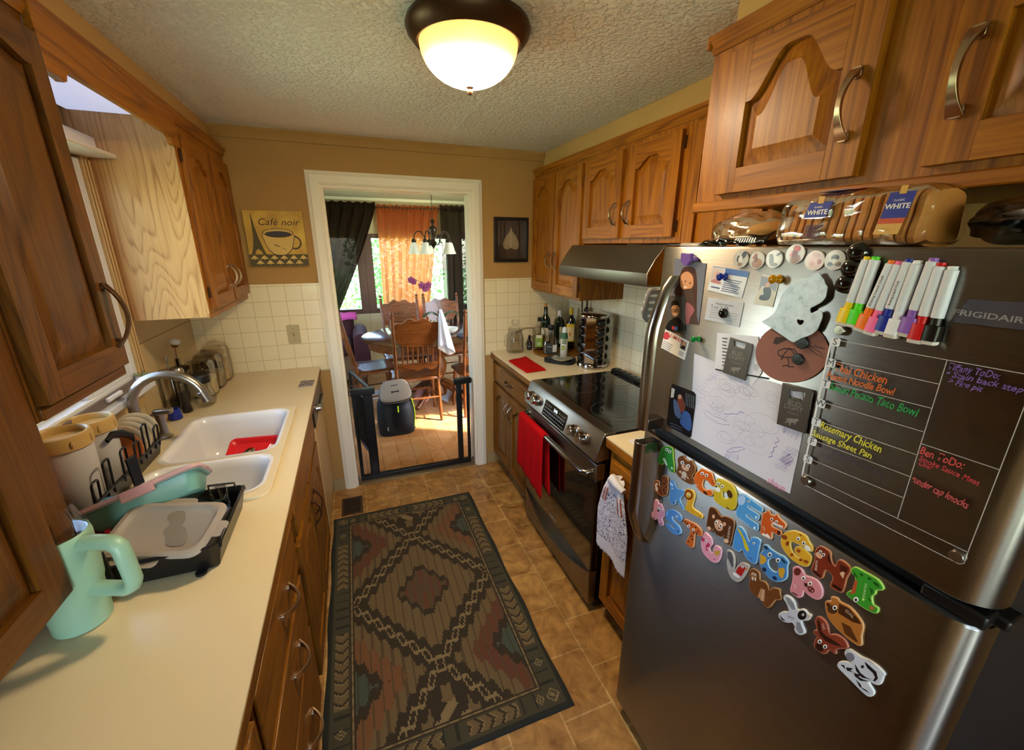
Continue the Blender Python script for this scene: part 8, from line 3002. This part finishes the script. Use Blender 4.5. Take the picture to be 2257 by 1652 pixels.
b = MB(wl_)
for p, q_ in (((330, -38), (1640, 197)), ((275, 95), (1030, 260)), ((240, 235), (978, 422)), ((210, 372), (925, 580)), ((185, 500), (875, 733)), ((160, 630), (830, 880)), ((125, 750), (785, 1022)), ((105, 855), (1225, 1390)), ((1085, 95), (748, 1160)), ((912, 660), (1440, 835)), ((1222, 1390), (1640, 320))):
    ln_b(b, p, q_, .0011)
b.build('ruled_line', g, smooth=None)
b = MB(wb_)
b_pts = [(300, -25), (270, 105), (105, 865), (98, 905), (112, 932), (150, 952)]
stroke(b, 'G', b_pts[:3], .0028, None, d)
stroke(b, 'G', b_pts[2:], .0014, None, d)
stroke(b, 'G', [(150, 952), (1165, 1468), (1198, 1462), (1222, 1392)], .0008, None, d)
b.build('edge_highlight', g, smooth=None)
tagm = plain('day_tag', '#d6d8de', .5)
for ltr, x, y in (('S', 328, -24), ('M', 297, 118), ('T', 262, 258), ('W', 230, 390), ('T', 200, 515), ('F', 172, 645), ('S', 143, 765)):
    q = Q('G', x, y)
    dt = MB(tagm).prism(rrect(.0155, .0145, .003, 3, q[0], q[1]), d, d + .0003, FD).build('day_tag', g, smooth=None)
    text('lettering', ltr, FD @ Matrix.Translation((q[0], q[1], d + .0004)), .0165, plain('tag_ink', '#4a4c54', .5), dt, .0001)
wr_ = [('Thai Chicken', (330, 150), (680, 238), .0135, '#d4661e'), ('Peanut Noodle Bowl', (272, 200), (732, 316), .012, '#d4661e'), ('Sweet Potato Taco Bowl', (290, 276), (890, 455), .0135, '#1f9a4a'),
       ('Rosemary Chicken', (228, 535), (642, 700), .0135, '#d8d23a'), ('Sausage Sheet Pan', (172, 588), (575, 745), .0115, '#d8d23a'),
       ('Tiffany ToDo:', (1095, 140), (1445, 208), .0095, '#7a5ab0'), ('• Stain back step', (1080, 186), (1600, 302), .0085, '#7a5ab0'), ('> Fire pit', (1092, 236), (1325, 296), .008, '#7a5ab0'),
       ('Ben ToDo:', (902, 706), (1200, 810), .012, '#d04a4a'), ('Smoke Sauce Meat', (895, 755), (1305, 928), .0085, '#c83e46'), ('Over', (895, 790), (990, 825), .008, '#c83e46'), ('•under cap knocks', (850, 893), (1228, 1078), .0115, '#d0565c')]
for body, p0, p1, hh, col in wr_:
    stext('handwriting', body, Q('G', *p0), Q('G', *p1), hh, plain('chalk_' + col.strip('#'), col, .6), d + .0002, g, .2, .03, .012)
b = MB(plain('chalk_faded', '#43305a', .7))
for (x0, y0, x1, y1) in ((215, 672, 680, 882), (230, 725, 330, 775)):
    pts = []
    n_ = int((x1 - x0) / 9)
    for i in range(n_):
        t = i / n_
        pts.append((x0 + (x1 - x0) * t + 6 * sin(i * 1.9), y0 + (y1 - y0) * t + 16 * sin(i * 1.3) + 6 * sin(i * 2.7)))
    stroke(b, 'G', pts, .0009, None, d + .0002)
b.build('faded_writing', g, smooth=None)
for (c_, x, y) in (('G', 127, 908), ('G', 1148, 1415), ('D', 92, 1118)):
    q = Q(c_, x, y)
    MB(nickel).lathe([(.0085, .0005), (.0085, .009), (.0075, .0102), (.0001, .0104)], (0, 0, 0), 24, T=FD @ Matrix.Translation((q[0], q[1], 0))).build('standoff', g, smooth=40)

# ---- badge on the freezer door (part of the refrigerator)
bq = [Q('D', 1450, 738), Q('D', 1372, 1022)]
MB(plain('badge_grey', '#5d5862', .35, metal=.6)).prism([(bq[1][0], bq[1][1]), (-.205, bq[1][1] + .002), (-.205, bq[0][1] + .004), (bq[1][0] + .012, bq[0][1])], .0002, .0014, FD).build('badge', fdoor_top, bevel=.0004)
stext('badge_lettering', 'FRIGIDAIRE', Q('D', 1425, 905), Q('P', 2278, 709), .0075, plain('badge_letter', '#b9b4ba', .3, metal=.6), .0017, fdoor_top, 0., 0., .02)

# ---- chalk markers
mk = [('yellow', '#e8c60e', (450, 240), (135, 1058)), ('lime green', '#4fd21a', (545, 240), (255, 1080)), ('orange', '#f0741a', (745, 285), (352, 1130)), ('pink', '#f06aa0', (835, 295), (465, 1170)), ('navy blue', '#1c2c92', (950, 265), (592, 1160)),
      ('white', '#e6e6ee', (1045, 285), (715, 1205)), ('purple', '#8a5ab4', (1240, 255), (882, 1190)), ('red', '#c8181c', (1325, 312), (1005, 1268)), ('black', '#15140f', (1465, 355), (1165, 1285))]
barrel = plain('marker_barrel', '#dcdfea', .3)
felt = plain('eraser_felt', '#d8d2cc', .9)
for nm, col, p0, p1 in mk:
    a, b_ = V(Q('D', *p0)), V(Q('D', *p1))
    dirv = b_ - a
    Lm = dirv.length
    Tm = FD @ Matrix.Translation((a.x, a.y, .0092)) @ Matrix.Rotation(atan2(dirv.y, dirv.x) - pi / 2, 4, 'Z') @ Matrix.Rotation(R_(-90), 4, 'X')
    t_ = thing('marker', '%s chalk marker in the row on the freezer door' % nm if nm not in ('black',) else 'black chalk marker with a white barrel, last of the row', 'marker', FD @ V(((a.x + b_.x) / 2, (a.y + b_.y) / 2, 0)), 0, 'chalk markers on the freezer door')
    mc = plain('marker_' + nm, col, .3)
    r = .0072

    def seg(name, prof, m):
        MB(m).lathe(prof, (0, 0, 0), 18, T=Tm).build(name, t_, smooth=40)
    seg('end_plug', [(.0001, 0), (r * .72, .0005), (r * .75, Lm * .045), (r * .8, Lm * .05)], mc if nm != 'black' else barrel)
    seg('barrel', [(r * .8, Lm * .045), (r, Lm * .055), (r, Lm * .64), (r * .95, Lm * .65)], barrel)
    seg('collar', [(r * .92, Lm * .64), (r * .92, Lm * .76)], mc)
    MB(mc).loft([[Tm @ V((q_[0], q_[1], z)) for q_ in rrect(.0185 * k, .0165 * k, .004, 3)] for z, k in ((Lm * .745, .9), (Lm * .75, 1), (Lm * .95, 1), (Lm * .952, .95))], True, True, True).build('cap', t_, smooth=35)
    MB(felt).loft([[Tm @ V((q_[0], q_[1], z)) for q_ in rrect(.017 * k, .014 * k, .003, 3)] for z, k in ((Lm * .95, 1), (Lm * .99, 1), (Lm, .9))], True, True, True).build('eraser_tip', t_, smooth=35)
    if nm in ('navy blue', 'orange'):
        u0 = a + dirv * (.60 if nm == 'navy blue' else .62)
        u1 = a + dirv * (.28 if nm == 'navy blue' else .20)
        stext('lettering', 'Erasing Liquid Chalk', tuple(u0), tuple(u1), .0032, ink, .0166, t_, 0., 0., .01)
